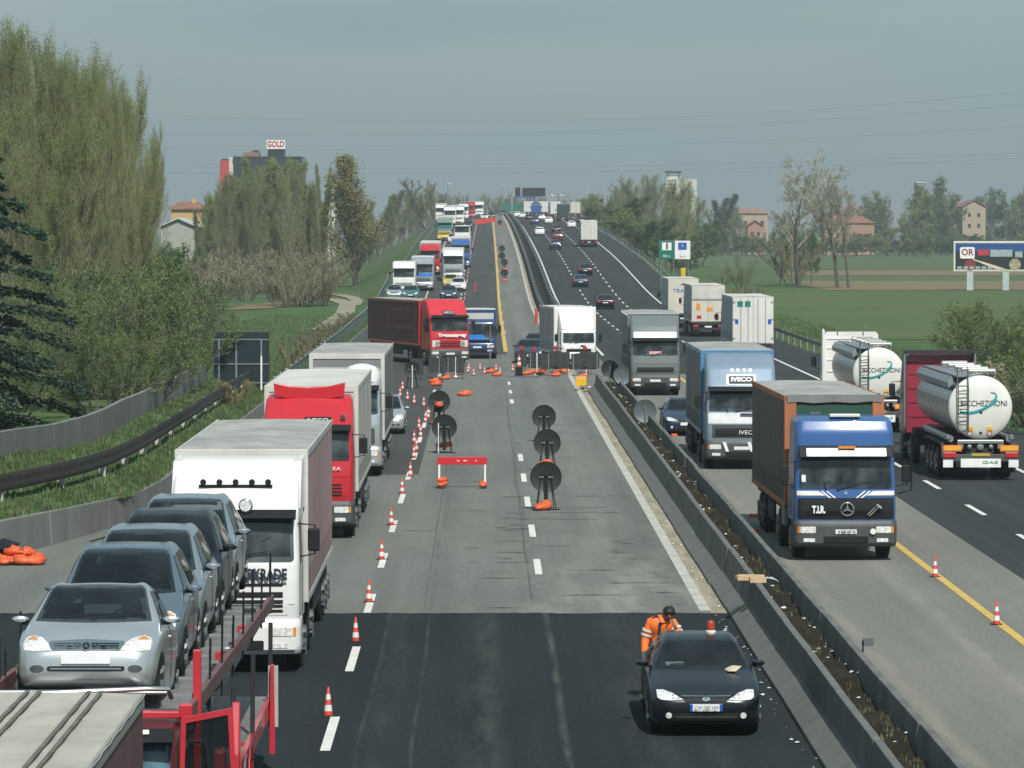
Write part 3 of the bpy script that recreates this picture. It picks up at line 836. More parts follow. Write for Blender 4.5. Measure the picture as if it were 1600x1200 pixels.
def make_car(kind, label, paintm, loc=(0, 0, 0), rz=0.0, group=None, detail=True, rx=0.0, name='car'):
    sp = CARS[kind]; st = sp['st']; L = sp['L']
    t = empty(name, label, 'car', loc, rz, group, rx)
    body = car_body(sp, paintm, t)
    B = bvh_of(body)
    (wa, za), (wb, zb) = sp['ws']
    P = lambda *a, **k: proj(B, *a, parent=t, **k)
    ws = [(-wa, za)] + [(-wa * .5, za - .02), (0, za - .028), (wa * .5, za - .02), (wa, za)] + [(wb, zb - .03), (wb * .9, zb), (0, zb + .015), (-wb * .9, zb), (-wb, zb - .03)]
    P(ws, 'front', .012, 'windscreen', GLASS, seg=.055)
    hole = [(-wa + .03, za + .02), (0, za - .01), (wa - .03, za + .02), (wb - .02, zb - .03), (-wb + .02, zb - .03)]
    rz0, rz1 = (1.12, 1.44) if kind == 'compact' else (1.1, 1.32)
    holes = [('y', hole, .8, 2.6), ('y', rr_(-.56, .56, rz0 + .02, rz1 - .01, .06, .05), L * .7, L)]
    for q in sp['sidew']:
        cx, cz = sum(p[0] for p in q) / 4, sum(p[1] for p in q) / 4
        holes.append(('x', [(cx + (p[0] - cx) * .97, cz + (p[1] - cz) * .97) for p in q], 0, L))
    cut(body, holes)
    y_s = 2.05 if kind == 'compact' else 2.75
    cabin(t, (-.36, .36), y_s, .52, zb - .42 if kind == 'compact' else 1.0, (-.66, .66, (.98 if kind == 'compact' else 1.55), y_s - .75, .6, za - .05), (.36, y_s - .62, za - .02), .46, y_s + .85)
    zr0 = st[-4][2] + .02 if kind == 'compact' else 1.1
    zr1 = 1.44 if kind == 'compact' else 1.32
    P(rr_(-.58, .58, zr0 if kind != 'compact' else 1.12, zr1, .06, .05), 'rear', .008, 'rear_window', GLASS)
    for side in ('left', 'right'):
        for q in sp['sidew']: P(q, side, .008, 'side_window', GLASS)
    # lamps, grille, bumper openings, plate
    if kind == 'compact':
        for s in (-1, 1):
            o = [(s * x, z) for x, z in [(.40, .64), (.62, .63), (.745, .65), (.77, .74), (.745, .81), (.66, .85), (.55, .82), (.46, .74)]]
            hl = P(o if s > 0 else o[::-1], 'front', .01, 'headlight', LAMP, seg=.06)
            o2 = [(s * x, z) for x, z in [(.6, .785), (.70, .785), (.725, .80), (.66, .83), (.61, .815)]]
            P(o2 if s > 0 else o2[::-1], 'front', .016, 'indicator', AMBER, seg=.05)
        P([(-.40, .64), (.40, .64), (.45, .72), (.44, .765), (0, .79), (-.44, .765), (-.45, .72)], 'front', .01, 'grille', CHROME, seg=.08)
        for k, z in enumerate((.672, .70, .728)):
            P(rr_(-.385, -.06, z, z + .009, .004), 'front', .014, 'grille_slot', GREYPL); P(rr_(.06, .385, z, z + .009, .004), 'front', .017, 'grille_slot', PLASTIC)
        P(ell(0, .70, .058), 'front', .03, 'badge', CHROME, seg=.05)
        P(ell(0, .70, .045), 'front', .036, 'badge_field', PLASTIC, seg=.05)
        for a in (90, 210, 330):
            c_, s_ = cos(radians(a)), sin(radians(a))
            P([(c_ * .042, .70 + s_ * .042), (-s_ * .009, .70 + c_ * .009), (s_ * .009, .70 - c_ * .009)], 'front', .042, 'badge_star', CHROME, seg=.05)
        P(rr_(-.29, .29, .475, .595, .01), 'front', .03, 'number_plate', PLATE)
        P(rr_(-.46, .46, .385, .445, .028), 'front', .01, 'bumper_slot', PLASTIC)
        P(rr_(-.42, .42, .405, .42, .006), 'front', .018, 'bumper_trim', CHROME)
        for s in (-1, 1): P(ell(s * .58, .415, .085, .045), 'front', .01, 'fog_lamp', GREYPL, seg=.06)
        for s in (-1, 1): P(rr_(*sorted((s * .60, s * .78)), .95, 1.32, .04), 'rear', .01, 'tail_light', REDL)
    else:
        for s in (-1, 1):
            o = [(s * x, z) for x, z in [(.36, .615), (.55, .60), (.72, .61), (.78, .64), (.785, .735), (.68, .74), (.53, .70)]]
            P(o if s > 0 else o[::-1], 'front', .01, 'headlight', LAMP, seg=.06)
            P(ell(s * .60, .36, .05), 'front', .012, 'fog_lamp', LAMP, seg=.05)
            P(rr_(*sorted((s * .52, s * .83)), .72, .90, .03), 'rear', .01, 'tail_light', REDL)
        P([(-.34, .585), (.34, .585), (.37, .66), (-.37, .66)], 'front', .01, 'grille', PLASTIC, seg=.08)
        P(rr_(-.40, .40, .662, .674, .005), 'front', .016, 'grille_trim', CHROME)
        P(ell(0, .625, .065, .032), 'front', .022, 'badge', CHROME, seg=.05)
        P(rr_(-.55, .55, .27, .40, .03), 'front', .01, 'air_intake', PLASTIC)
        P(rr_(-.5, .5, .33, .342, .005), 'front', .016, 'intake_bar', GREYPL)
        P(rr_(-.26, .26, .43, .545, .01), 'front', .035, 'number_plate', PLATE)
        P(rr_(-.26, .26, .6, .7, .01), 'rear', .02, 'number_plate', PLATE)
    # wheels in dark arches
    r = sp['wr']
    hw = max(s[3] for s in st)
    for y in sp['wheels']:
        for s, side in ((-1, 'left'), (1, 'right')):
            arch = [(y + (r + .055) * cos(radians(a)), max(.2, r + (r + .055) * sin(radians(a)))) for a in range(-20, 201, 11)]
            P(arch if side == 'right' else arch, side, .005, 'wheel_arch', PLASTIC)
            wheel(t, s * (hw - .12), y, r, .2, side=s)
    # mirrors, wipers, door lines, handles
    ym = 1.28 if kind == 'compact' else 1.85
    zm = 1.07 if kind == 'compact' else 1.02
    for s in (-1, 1):
        m = MB()
        pr = catmull([(-.005, .04), (.09, .055), (.13, .0), (.09, -.055), (-.005, -.05)], 3)
        m.lathe([(.001, -.075), (.045, -.06), (.062, -.02), (.062, .045), (.05, .06), (.001, .062)], 14, 'y')
        m.v = [(q[0] * 1.75, q[1] * .9, q[2] * .78) for q in m.v]
        o = m.build('wing_mirror', paintm, t, smooth=True); o.location = (s * (hw + .055), ym, zm)
        MB().tube([(-s * .2, .03, -.05), (-s * .02, 0, -.045)], .022, 6).build('mirror_arm', PLASTIC, o)
        mm = MB(); zz = za + .0
        for x0, x1 in ((-.5, .08), (.02, .58)):
            pass
    for x0, x1 in ((-.52, .1), (.02, .6)):
        P([(x0, za + .03), (x1, za + .075), (x1, za + .087), (x0, za + .045)], 'front', .018, 'wiper', PLASTIC, seg=.15)
    for side in ('left', 'right'):
        for q in sp['sidew'][1:2]:
            y0 = q[0][0] - .04
            P([(y0 - .008, .3), (y0 + .008, .3), (y0 + .008, q[0][1]), (y0 - .008, q[0][1])], side, .004, 'door_seam', PLASTIC)
            P(rr_(y0 - .2, y0 - .05, .86, .885, .01), side, .02, 'door_handle', paintm)
    return t
def recolour(root, old, new):
    for o in root.children_recursive:
        for sl in o.material_slots:
            if sl.material == old: sl.link = 'OBJECT'; sl.material = new
def place(o, X, d, rz=0.0, dz=0.0):
    a = slope(d)
    o.location = (X, d, RZs(d) + dz); o.rotation_euler = (a if abs(rz) < 1.6 else -a, 0, rz)
    return o
def clone(root, label, paint_from=None, paint_to=None, group=None):
    c = copy_tree(root); c['label'] = label
    if group: c['group'] = group
    elif 'group' in c.keys(): del c['group']
    if paint_to: recolour(c, paint_from, paint_to)
    return c

# ------------------------------------------------------------------ lorries
def cab_shell(secs, yb, mat, parent, r=.16, bulge=.07, name='cab'):
    """plan sections (z, front y, half width) stacked upwards; the front bows out a little"""
    mb = MB(); rings = []
    fine = []
    for (a, b) in zip(secs, secs[1:]):
        n_ = max(1, int(round((b[0] - a[0]) / .09)))
        fine += [tuple(a[i] + (b[i] - a[i]) * k / n_ for i in range(3)) for k in range(n_)]
    for z, yf, hw in fine + [secs[-1]]:
        ring = [(-hw, yb, z)] + [(-hw, yb + (yf + .5 - yb) * k / 14, z) for k in range(1, 14)]
        yc = yf + bulge * ((hw - r) / hw) ** 2
        for k in range(6):
            a = pi + (pi / 2) * k / 5
            ring.append((-(hw - r) + r * cos(a), yc + r + r * sin(a), z))
        for k in range(1, 24):
            x = -(hw - r) + 2 * (hw - r) * k / 24
            ring.append((x, yf + bulge * (x / hw) ** 2, z))
        for k in range(6):
            a = 1.5 * pi + (pi / 2) * k / 5
            ring.append((hw - r + r * cos(a), yc + r + r * sin(a), z))
        ring += [(hw, yf + .5 + (yb - yf - .5) * k / 14, z) for k in range(1, 14)]
        ring.append((hw, yb, z))
        rings.append(ring)
    n = len(rings[0])
    v = [p for q in rings for p in q]
    f = [(i * n + k, i * n + (k + 1) % n, (i + 1) * n + (k + 1) % n, (i + 1) * n + k) for i in range(len(rings) - 1) for k in range(n)]
    f += [tuple(range(n))[::-1], tuple(range((len(rings) - 1) * n, len(rings) * n))]
    return mb.add(v, f).build(name, mat, parent, smooth=True)
def mirror_arm(t, s, hw, z, mat=PLASTIC, y=.25, h=.42):
    m = MB().bx(-.11, .11, -.05, .05, -h / 2, h / 2)
    o = m.build('mirror', mat, t, bevel=.03); o.location = (s * (hw + .26), y - .02, z)
    MB().tube([(s * hw * 0 - s * .3, .08, h / 2 + .08), (s * .02, .03, h / 2 + .06), (s * .02, .03, -h / 2 - .05), (-s * .3, .08, -h / 2 - .12)], .016, 6).build('mirror_bracket', PLASTIC, o)
def truck_wheels(t, ys_, hw, r=.5, wd=.3):
    for y in ys_:
        for s in (-1, 1): wheel(t, s * (hw - wd / 2), y, r, wd, side=s, rim_r=.58, spokes=8)
STRAP = M('curtain strap', (.05, .05, .05), .7, dirt=.3)
SEAM = M('curtain seam', (.16, .14, .13), .7, dirt=.4)
def make_lorry(label, loc, rz, cabm, boxside, boxfront, boxroof, name='lorry', hw=1.22, cw=1.2, roof_z=3.85, fairing=True, box=(2.6, 15.5, 1.15, 4.0), visor=PLASTIC,
               bumper=None, midm=None, lowm=None, style='tall', group=None, cat='lorry', rx=0.0, wheels=(1.4, 4.6), tail=(10.6, 11.9, 13.2), lamps=LAMP, ws=(2.06, 2.86), detail=1, screen=SCREEN, boxhw=1.25, gw=1.0):
    t = empty(name, label, cat, loc, rz, group, rx)
    z0, z1 = ws
    secs = [(.95, .06, cw), (1.25, .02, cw), (z0 - .35, .03, cw), (z0, .07, cw), (z1, .22, cw - .02)]
    if style == 'tall': secs += [(z1 + .12, .27, cw - .02), (roof_z - .45, .75, cw - .03), (roof_z - .12, 1.15, cw - .06), (roof_z, 1.6, cw - .14)]
    elif style == 'sleeper': secs += [(z1 + .1, .25, cw - .03), (roof_z - .35, .3, cw - .04), (roof_z - .1, .42, cw - .07), (roof_z, .75, cw - .16)]
    else: secs += [(z1 + .1, .27, cw - .03), (z1 + .2, .4, cw - .06), (z1 + .26, .75, cw - .14)]
    cab = cab_shell(secs, 2.2, cabm, t)
    B = bvh_of(cab)
    P = lambda *a, **k: proj(B, *a, **k, parent=t)
    P(rr_(-cw + .1, cw - .1, z0, z1, .07, .02), 'front', .012, 'windscreen', screen)
    if detail:
        MB().bx(-cw + .12, cw - .12, .2, .62, z0 - .5, z0 + .03).build('dashboard', PLASTIC, t, bevel=.03)
        cabin(t, (-cw * .55, cw * .55), 1.25, z0 - .5, z0 + .3, (-.25, .25, 1.2, 1.3, z0 - .5, z0 - .1), (cw * .55, .62, z0 + .08), .56, None, SEATL)
        MB().tube([(-cw + .15, .3, z1 - .06), (cw - .15, .3, z1 - .06)], .03, 6).build('header_rail', SEATL, t)
        MB().bx(-cw + .05, cw - .05, 2.05, 2.1, 1.0, z1 + .1).build('rear_lining', SEATL, t)
        holed = [('y', rr_(-cw + .13, cw - .13, z0 + .02, z1 - .02, .07, .02), -.2, .6)]
    for side in ('left', 'right'):
        P([(.42, z0 - .05), (1.35, z0 - .05), (1.35, z1 - .08), (.55, z1 - .08)], side, .01, 'side_window', GLASS)
        if detail: holed.append(('x', [(.45, z0 - .03), (1.33, z0 - .03), (1.33, z1 - .1), (.56, z1 - .1)], 0, 2))
        P([(.3, 1.02), (.315, 1.02), (.45, z1), (.435, z1)], side, .006, 'door_seam', PLASTIC)
        P([(1.42, 1.02), (1.435, 1.02), (1.435, z1), (1.42, z1)], side, .006, 'door_seam', PLASTIC)
    if detail: cut(cab, holed)
    # sun visor
    if visor:
        v = MB()
        v.prism([(-.06, z1 + .02), (.16, z1 + .16), (.2, z1 + .14), (-.03, z1 - .02)], 'x', -cw + .06, cw - .06)
        v.build('sun_visor', visor, t, bevel=.008)
    # panel below the screen, grille with slots, bumper with lamps
    if midm: P(rr_(-cw + .06, cw - .06, z0 - .42, z0 - .05, .04), 'front', .01, 'front_panel', midm)
    g = P(rr_(-cw + .2 * gw, cw - .2 * gw, 1.08 - .04 * (gw < 1), z0 - (.46 if gw == 1 else .22), .05), 'front', .012, 'grille', lowm or cabm)
    for k in range(4):
        z = 1.14 + k * (z0 - .56 - 1.14) / 4
        P(rr_(-cw + .3, cw - .3, z, z + .045, .01), 'front', .026, 'grille_slot', PLASTIC)
    bm = bumper or cabm
    b = MB()
    pr = [(-cw - .01, .36), (-cw - .01, 1.0), (cw + .01, 1.0), (cw + .01, .36)]
    bump_ = cab_shell([(.36, .06, cw + .01), (.45, -.02, cw + .03), (.92, -.03, cw + .03), (1.0, .03, cw + .02)], .9, bm, t, .18, .08, 'bumper')
    BB = bvh_of(bump_)
    for s in (-1, 1):
        proj(BB, rr_(*sorted((s * (cw - .12), s * (cw - .5))), .70, .86, .03), 'front', .012, 'headlight', lamps, t, seg=.1)
        proj(BB, rr_(*sorted((s * (cw - .06), s * (cw - .11))), .70, .86, .015), 'front', .012, 'indicator', AMBER, t, seg=.1)
        proj(BB, rr_(*sorted((s * (cw - .2), s * (cw - .48))), .48, .57, .02), 'front', .012, 'fog_lamp', LAMP, t, seg=.1)
    proj(BB, rr_(-.55, .55, .44, .62, .03), 'front', .012, 'air_intake', PLASTIC, t)
    proj(BB, rr_(-.26, .26, .68, .79, .008), 'front', .02, 'number_plate', PLATE, t)
    for s in (-1, 1): mirror_arm(t, s, cw, (z0 + z1) / 2)
    for s in (-1, 1):                                  # wipers
        MB().tube([(s * .12 - .35, .04, z0 - .03), (s * .45 - .1, .03, z0 + .16), (s * .5 + .12, .05, z0 + .2)], .012, 5).build('wiper', PLASTIC, t)
    # chassis, wheels, mudguards
    c = MB()
    bx0, bx1, bz0, bz1 = box
    c.bx(-.42, .42, .8, bx1 - .2, .72, 1.0)
    c.bx(-1.1, 1.1, bx0, bx1 - .05, bz0 - .22, bz0 - .01)
    c.bx(-1.05, -.55, 2.5, 3.7, .45, .98); c.bx(.55, 1.05, 2.5, 3.7, .45, .98)
    c.bx(-1.18, -1.12, bx0 + 4.2, bx1 - 4.6, .5, .95); c.bx(1.12, 1.18, bx0 + 4.2, bx1 - 4.6, .5, .95)
    c.build('chassis', CHASSIS, t, bevel=.02)
    truck_wheels(t, list(wheels) + list(tail), 1.2)
    # load box: roof sheet, front board, curtain sides
    if box:
        o = MB(); a, e, lo, hi = box
        o.bx(-boxhw, boxhw, a, e, lo, hi - .05)
        o2 = MB(); q = a + .5
        while q < e - .3:
            for s in (-1, 1):
                o.mi = 1; o.bx(*sorted((s * (boxhw + .008), s * boxhw)), q, q + .045, lo + .1, lo + .62)
                if int(q * 10) % 3 == 0: o.mi = 2; o.bx(*sorted((s * (boxhw + .005), s * boxhw)), q + .3, q + .33, lo + .1, hi - .2)
            q += .72
        bo = o.build('load_box', [boxside, STRAP, SEAM], t)
        ro = MB(); 
        nx_, ny_ = 8, 14
        ro.add([(-boxhw - .015 + (2 * boxhw + .03) * i / nx_, a - .02 + (e - a + .04) * j / ny_, hi - .04 + .03 * sin(pi * i / nx_) + (.012 * sin(pi * j) if j % 2 else -.012)) for j in range(ny_ + 1) for i in range(nx_ + 1)],
               [(j * (nx_ + 1) + i, j * (nx_ + 1) + i + 1, (j + 1) * (nx_ + 1) + i + 1, (j + 1) * (nx_ + 1) + i) for j in range(ny_) for i in range(nx_)])
        ro.build('box_roof', boxroof, bo, smooth='all', fix=False)
        fr = MB()
        fr.bx(-boxhw - .012, boxhw + .012, a - .03, a + .1, hi - .2, hi - .02)
        for s in (-1, 1):
            fr.bx(*sorted((s * (boxhw + .014), s * (boxhw - .12))), a - .035, a + .09, lo, hi - .2)
            fr.bx(*sorted((s * (boxhw + .012), s * (boxhw - .02))), a + .1, e + .01, hi - .17, hi - .03)
            fr.bx(*sorted((s * (boxhw + .012), s * (boxhw - .02))), a + .1, e + .01, lo - .02, lo + .12)
        fr.build('box_frame', boxfront, bo, bevel=.01)
    return t, cab, B

# ---- traffic on the left carriageway, oncoming
TARP_W = M('pale tarpaulin', (.56, .56, .52), .6, 0, .1, .8, .1, dirt=.35)
TARP_RED = M('faded red curtain', (.5, .31, .31), .6, 0, .12, .9, .12, dirt=.55, stretch=(1, 2.5, .5))
TARP_DK = M('dark red curtain', (.13, .04, .04), .6, 0, .25, .8, .12, dirt=.75, stretch=(1, 2, .6))
TARP_GR = M('grey curtain', (.2, .21, .21), .6, 0, .12, .8, .1, dirt=.65, stretch=(1, 2, .6))
TARP_BR = M('brown curtain', (.085, .065, .055), .65, 0, .25, .8, .12, dirt=.75, stretch=(1, 2, .6))
TARP_RUST = M('rust orange tarpaulin', (.42, .15, .06), .65, 0, .2, 1.5, .15, dirt=.35, stretch=(3, 1, .4))
ROOF_G = M('grey box roof', (.38, .385, .36), .7, 0, .2, .9, .1, dirt=.7, stretch=(1, .4, 1))
ROOF_W = M('white box roof', (.6, .6, .56), .7, 0, .12, .7, .1, dirt=.35, stretch=(1, .4, 1))
GREENB = M('dark green board', (.015, .075, .05), .6, dirt=.3)
BLUESTEEL = paint('steel blue paint', (.08, .24, .42), dirt=.2)
BOXGREY = M('shaded grey panel', (.42, .44, .46), .55, 0, .06, 1, dirt=.2)  # shade of the white boxes' unlit sides is put into this grey
NAVYG = paint('navy paint', (.03, .06, .16))

# white lorry right behind the car transporter
t, cab, B = make_lorry('white high-roof lorry with lamp bar and dark lettering, directly behind the car transporter', (-4.6, 77.3, 0), 0, WHITE, TARP_RED, TARP_W, ROOF_G,
    roof_z=3.9, box=(2.55, 15.3, 1.1, 4.02), midm=WHITE, lowm=WHITE, name='lorry')
proj(B, rr_(-1.12, 1.12, 1.28, 2.0, .03), 'front', .014, 'hood_panel', WHITE, t)
lettering('KERKRADE', .27, DKTEXT, t, (.5, -.03, 1.83), width=.95, bold=.014)
for z, a_, b_ in ((1.62, -.9, .9), (1.46, -.9, .9), (1.3, -.9, .9)): proj(B, rr_(a_, b_, z, z + .05, .012), 'front', .03, 'grille_slot', PLASTIC, t)
m = MB().tube([(-.68, .68, 3.42), (.68, .68, 3.42)], .028, 6)
m.build('lamp_bar', PLASTIC, t)
for k in range(5): MB().lathe([(.001, -.03), (.05, -.03), (.06, .02), (.03, .05), (.001, .05)], 10, 'y', (-.6 + .3 * k, .66, 3.49)).build('bar_lamp', PLASTIC, t)
o = MB().lathe([(.001, -.05), (.11, -.05), (.135, -.03), (.135, .02), (.06, .09), (.001, .09)], 18, 'y', (.22, .05, 3.1)).build('spotlight', CHROME, t, smooth=True)
MB().lathe([(.001, -.056), (.105, -.056), (.105, -.04), (.001, -.04)], 16, 'y', (.22, .05, 3.1)).build('spotlight_glass', LAMP, o)
for s in (-1, 1):                                     # side wings of the roof fairing
    MB().add([(s * 1.2, .6, 3.0), (s * 1.2, 2.5, 2.9), (s * 1.2, 2.5, 3.9), (s * 1.2, 1.3, 3.85), (s * 1.05, .55, 3.05), (s * 1.12, 2.5, 2.9), (s * 1.12, 2.5, 3.9), (s * 1.0, 1.2, 3.86)],
             [(0, 1, 2, 3), (4, 5, 6, 7), (0, 4, 7, 3), (1, 5, 6, 2), (0, 1, 5, 4), (3, 2, 6, 7)]).build('roof_fairing', WHITE, t, bevel=.02)

# red lorry with a roof spoiler
t, cab, B = make_lorry('red high-roof lorry with upswept roof spoiler and paper in its screen', (-4.65, 110.8, 0), 0, RED, TARP_W, TARP_W, ROOF_W,
    roof_z=3.75, box=(2.6, 16.0, 1.1, 3.98), bumper=GREYPL, midm=RED, lowm=RED)
sp_ = [(-.92, 3.72), (-.6, 3.66), (0, 3.62), (.6, 3.66), (.92, 3.72), (.95, 4.08), (.5, 3.98), (0, 3.95), (-.5, 3.98), (-.95, 4.08)]
MB().prism(sp_, 'y', 1.25, 1.4).build('roof_spoiler', RED, t, bevel=.02)
proj(B, rr_(-.1, .62, 3.02, 3.2, .04), 'front', .02, 'name_board', PLASTIC, t)
lettering('IVECO', .15, WTEXT, t, (.26, .33, 3.12), rx=pi / 2 - .55, width=.55)
proj(B, rr_(.12, .62, 2.1, 2.36, .01), 'front', .03, 'paper_sheet', M('pale blue paper', (.6, .72, .8), .6), t)
proj(B, rr_(-.3, 0, 2.1, 2.2, .01), 'front', .03, 'small_sticker', PLATE, t)
lettering('LINEA', .13, WTEXT, t, (.62, -.0, 1.86), width=.5)
MB().lathe([(.001, -.04), (.06, -.04), (.08, .03), (.001, .06)], 12, 'y', (.92, .42, 3.2)).build('marker_lamp', CHROME, t)
proj(B, rr_(.3, 1.05, 2.86, 2.97, .02), 'front', .06, 'visor_strip', WTEXT, t)

# silver lorry
t, cab, B = make_lorry('silver lorry with white domed roof and pale box roof behind the red spoiler lorry', (-4.6, 138.5, 0), 0, SILVER, TARP_GR, TARP_W, ROOF_G,
    roof_z=3.55, box=(2.6, 16.4, 1.1, 4.0), bumper=SILVER, midm=SILVER, lowm=GREYPL)
MB().lathe([(.62, 0), (.6, .3), (.45, .5), (.2, .58), (.001, .6)], 20, 'z', (.55, 1.2, 3.1)).build('roof_dome', WHITE, t, smooth=True)
MB().lathe([(.001, -.03), (.1, -.03), (.1, .03), (.001, .04)], 14, 'y', (.75, .62, 3.3)).build('dome_lamp', CHROME, t)

# red lorry pulling across
t, cab, B = make_lorry('bright red lorry with dark red trailer pulling slantwise across the closed lanes', (-2.02, 249.5, 0), radians(-15), RED2, TARP_DK, RED, ROOF_G,
    roof_z=3.95, box=(2.55, 15.2, 1.15, 3.86), bumper=GREYPL, midm=RED2, lowm=RED2)
t.rotation_euler = (0, 0, radians(15.5))
proj(B, rr_(-.38, .38, 3.02, 3.26, .04), 'front', .02, 'name_board', PLASTIC, t)
lettering('IVECO', .2, WTEXT, t, (0, .36, 3.15), rx=pi / 2 - .5, width=.62)
lettering('Transcompany', .26, WTEXT, t, (.1, -.06, 1.82), width=1.75, bold=.02)
for s in (-1, 1): proj(B, rr_(*sorted((s * .62, s * 1.08)), 1.12, 1.52, .04), 'front', .02, 'lamp_panel', LAMP, t)
for z, a_, b_ in ((3.1, 5.2, 9.0), (2.75, 5.6, 8.6), (2.05, 4.2, 10.4)):
    q = a_
    while q < b_:
        MB().bx(-1.27, -1.25, q, q + .3 + .25 * R.random(), z, z + .24).build('faded_lettering', M('faded lettering', (.13, .06, .06), .7), t); q += .75

# blue and white van behind it, mostly hidden
t, cab, B = make_lorry('small blue lorry with white tarpaulin top, half hidden behind the red slanting lorry', (-.45, 263, 0), 0, NAVYG, TARP_W, NAVYG, ROOF_W,
    roof_z=2.55, style='low', box=(2.2, 8.2, .95, 3.05), cw=1.12, boxhw=1.15, ws=(1.55, 2.2), bumper=NAVYG, midm=paint('bright blue paint', (.02, .19, .6)), lowm=NAVYG, visor=None, wheels=(1.2,), tail=(6.2,))

# tarp trailer nearest the camera: only its tail end is in view
t = empty('box_trailer', 'dark red trailer with dusty cream roof crossed by dark stripes, at the bottom left corner', 'trailer', (-4.33, 38.0, 0))
ro = MB()
for i in range(7):
    x0 = -1.27 + i * .363
    ro.add([(x0, -13, 4.0), (x0 + .363, -13, 4.0), (x0 + .363, 0, 4.0), (x0, 0, 4.0)], [(0, 1, 2, 3)])
bo = MB().bx(-1.25, 1.25, -13, -.02, 1.1, 3.97).build('load_box', M('dull red curtain', (.16, .07, .075), .6, 0, .15, .8, .1, dirt=.75, stretch=(1, 2, .6)), t, bevel=.02)
nx_, ny_ = 12, 40
ro = MB().add([(-1.27 + 2.54 * i / nx_, -13 + 13.02 * j / ny_, 3.985 + .02 * sin(pi * i / nx_) + .008 * sin(j * 1.9)) for j in range(ny_ + 1) for i in range(nx_ + 1)],
         [(j * (nx_ + 1) + i, j * (nx_ + 1) + i + 1, (j + 1) * (nx_ + 1) + i + 1, (j + 1) * (nx_ + 1) + i) for j in range(ny_) for i in range(nx_)])
ro.build('roof_sheet', M('dusty cream tarpaulin', (.42, .41, .36), .75, 0, .12, 1.4, .15, dirt=.4, stretch=(2, .5, 1)), t, smooth='all', fix=False)
for x in (-.9, -.35, .2, .75):
    for dx in (0, .11):
        MB().bx(x + dx, x + dx + .035, -13, -.05, 4.0 + .02 * sin(pi * (x + 1.27) / 2.54) + .004, 4.0 + .02 * sin(pi * (x + 1.27) / 2.54) + .016).build('roof_stripe', M('dirt stripe', (.13, .125, .11), .8, 0, .3, 3), t)
MB().bx(-1.262, 1.262, -.06, .0, 3.86, 3.992).build('roof_rail', M('roof edge alloy', (.38, .37, .34), .5, .3, .1, 2, dirt=.3), t, bevel=.01)
for s in (-1, 1): MB().bx(*sorted((s * 1.235, s * 1.262)), -13, -.06, 3.88, 4.0).build('side_rail', M('roof edge alloy', (0, 0, 0)), t)
MB().bx(-1.1, 1.1, -13, -.1, .85, 1.1).build('chassis', CHASSIS, t)
truck_wheels(t, (-1.6, -2.9, -4.2), 1.2)
# ------------------------------------------------------------------ car transporter and its load
tx, ty = -4.5, 46.6
CTR = M('transporter red', (.5, .03, .045), .35, 0, .08, 2, 0, .4, dirt=.25)
DECK = M('deck plate', (.3, .31, .3), .5, .5, .2, 3, .2, dirt=.5)
t = empty('car_transporter', 'red car transporter with a row of compact cars on its upper deck at lower left', 'lorry', (tx, ty, 0))
def deckz(y): return 2.47 - .005 * y
def beamz(y): return 2.86 - .019 * y
for s in (-1, 1):
    d = MB()
    x0, x1 = sorted((s * .38, s * 1.2))
    for j in range(36):
        y = .2 + j * .5
        d.add([(x0, y, deckz(y)), (x1, y, deckz(y)), (x1, y + .5, deckz(y + .5)), (x0, y + .5, deckz(y + .5)),
               (x0, y, deckz(y) - .06), (x1, y, deckz(y) - .06), (x1, y + .5, deckz(y + .5) - .06), (x0, y + .5, deckz(y + .5) - .06)],
              [(0, 1, 2, 3), (7, 6, 5, 4), (0, 4, 5, 1), (2, 6, 7, 3), (1, 5, 6, 2), (0, 3, 7, 4)])
        if j % 2 == 0: d.bx(x0, x1, y, y + .05, deckz(y), deckz(y) + .025)
    d.build('deck_track', DECK, t)
for s in (-1, 1):
    o = MB()
    for j in range(12):
        y = .1 + j * 1.5; z = beamz(y); z2 = beamz(y + 1.5)
        a, b = sorted((s * 1.2, s * 1.27))
        o.add([(a, y, z - .13), (b, y, z - .13), (b, y, z + .05), (a, y, z + .05), (a, y + 1.5, z2 - .13), (b, y + 1.5, z2 - .13), (b, y + 1.5, z2 + .05), (a, y + 1.5, z2 + .05)],
              [(0, 1, 2, 3), (7, 6, 5, 4), (0, 4, 5, 1), (3, 2, 6, 7), (1, 5, 6, 2), (0, 3, 7, 4)])
    o.build('deck_side_beam', M('dusty deck beam', (.17, .085, .085), .6, .1, .2, 2, .1, dirt=.4), t)
MB().bx(-1.27, 1.27, -.05, .06, 2.77, 2.85).bx(1.12, 1.27, -.06, .11, 2.78, 2.93).build('front_crossbeam', CTR, t, bevel=.015)
MB().tube([(-1.1, .15, 3.0), (.75, .15, 3.08), (.98, .3, 3.06), (1.0, .45, 2.95)], .03, 8).tube([(-1.0, .5, 3.0), (1.0, .55, 3.0)], .03, 8).build('front_rail', STEEL, t, smooth=True)
for s in (-1, 1):
    for k, y in enumerate((.9, 3.3, 5.6, 7.9, 10.2, 12.5, 14.9, 17.4)):
        if k in (0,): MB().bx(s * 1.26 - .045, s * 1.26 + .045, y - .05, y + .05, .9, 3.44).build('red_pillar', CTR, t, bevel=.01)
        h = .75 + .25 * ((k * 7) % 3) / 2
        MB().tube([(s * 1.24, y, deckz(y) - .05), (s * 1.25, y + .05, deckz(y) + h)], .015, 6).build('stake', PLASTIC, t)
        if k % 2 == 1:
            MB().tube([(s * 1.22, y + .4, deckz(y) - .05), (s * 1.22, y + .4, deckz(y) + h * .8)], .013, 6).build('stake', PLASTIC, t)
            MB().tube([(s * 1.24, y, 1.0), (s * 1.24, y + .2, deckz(y) - .2)], .035, 6).build('deck_pillar', CHASSIS, t)
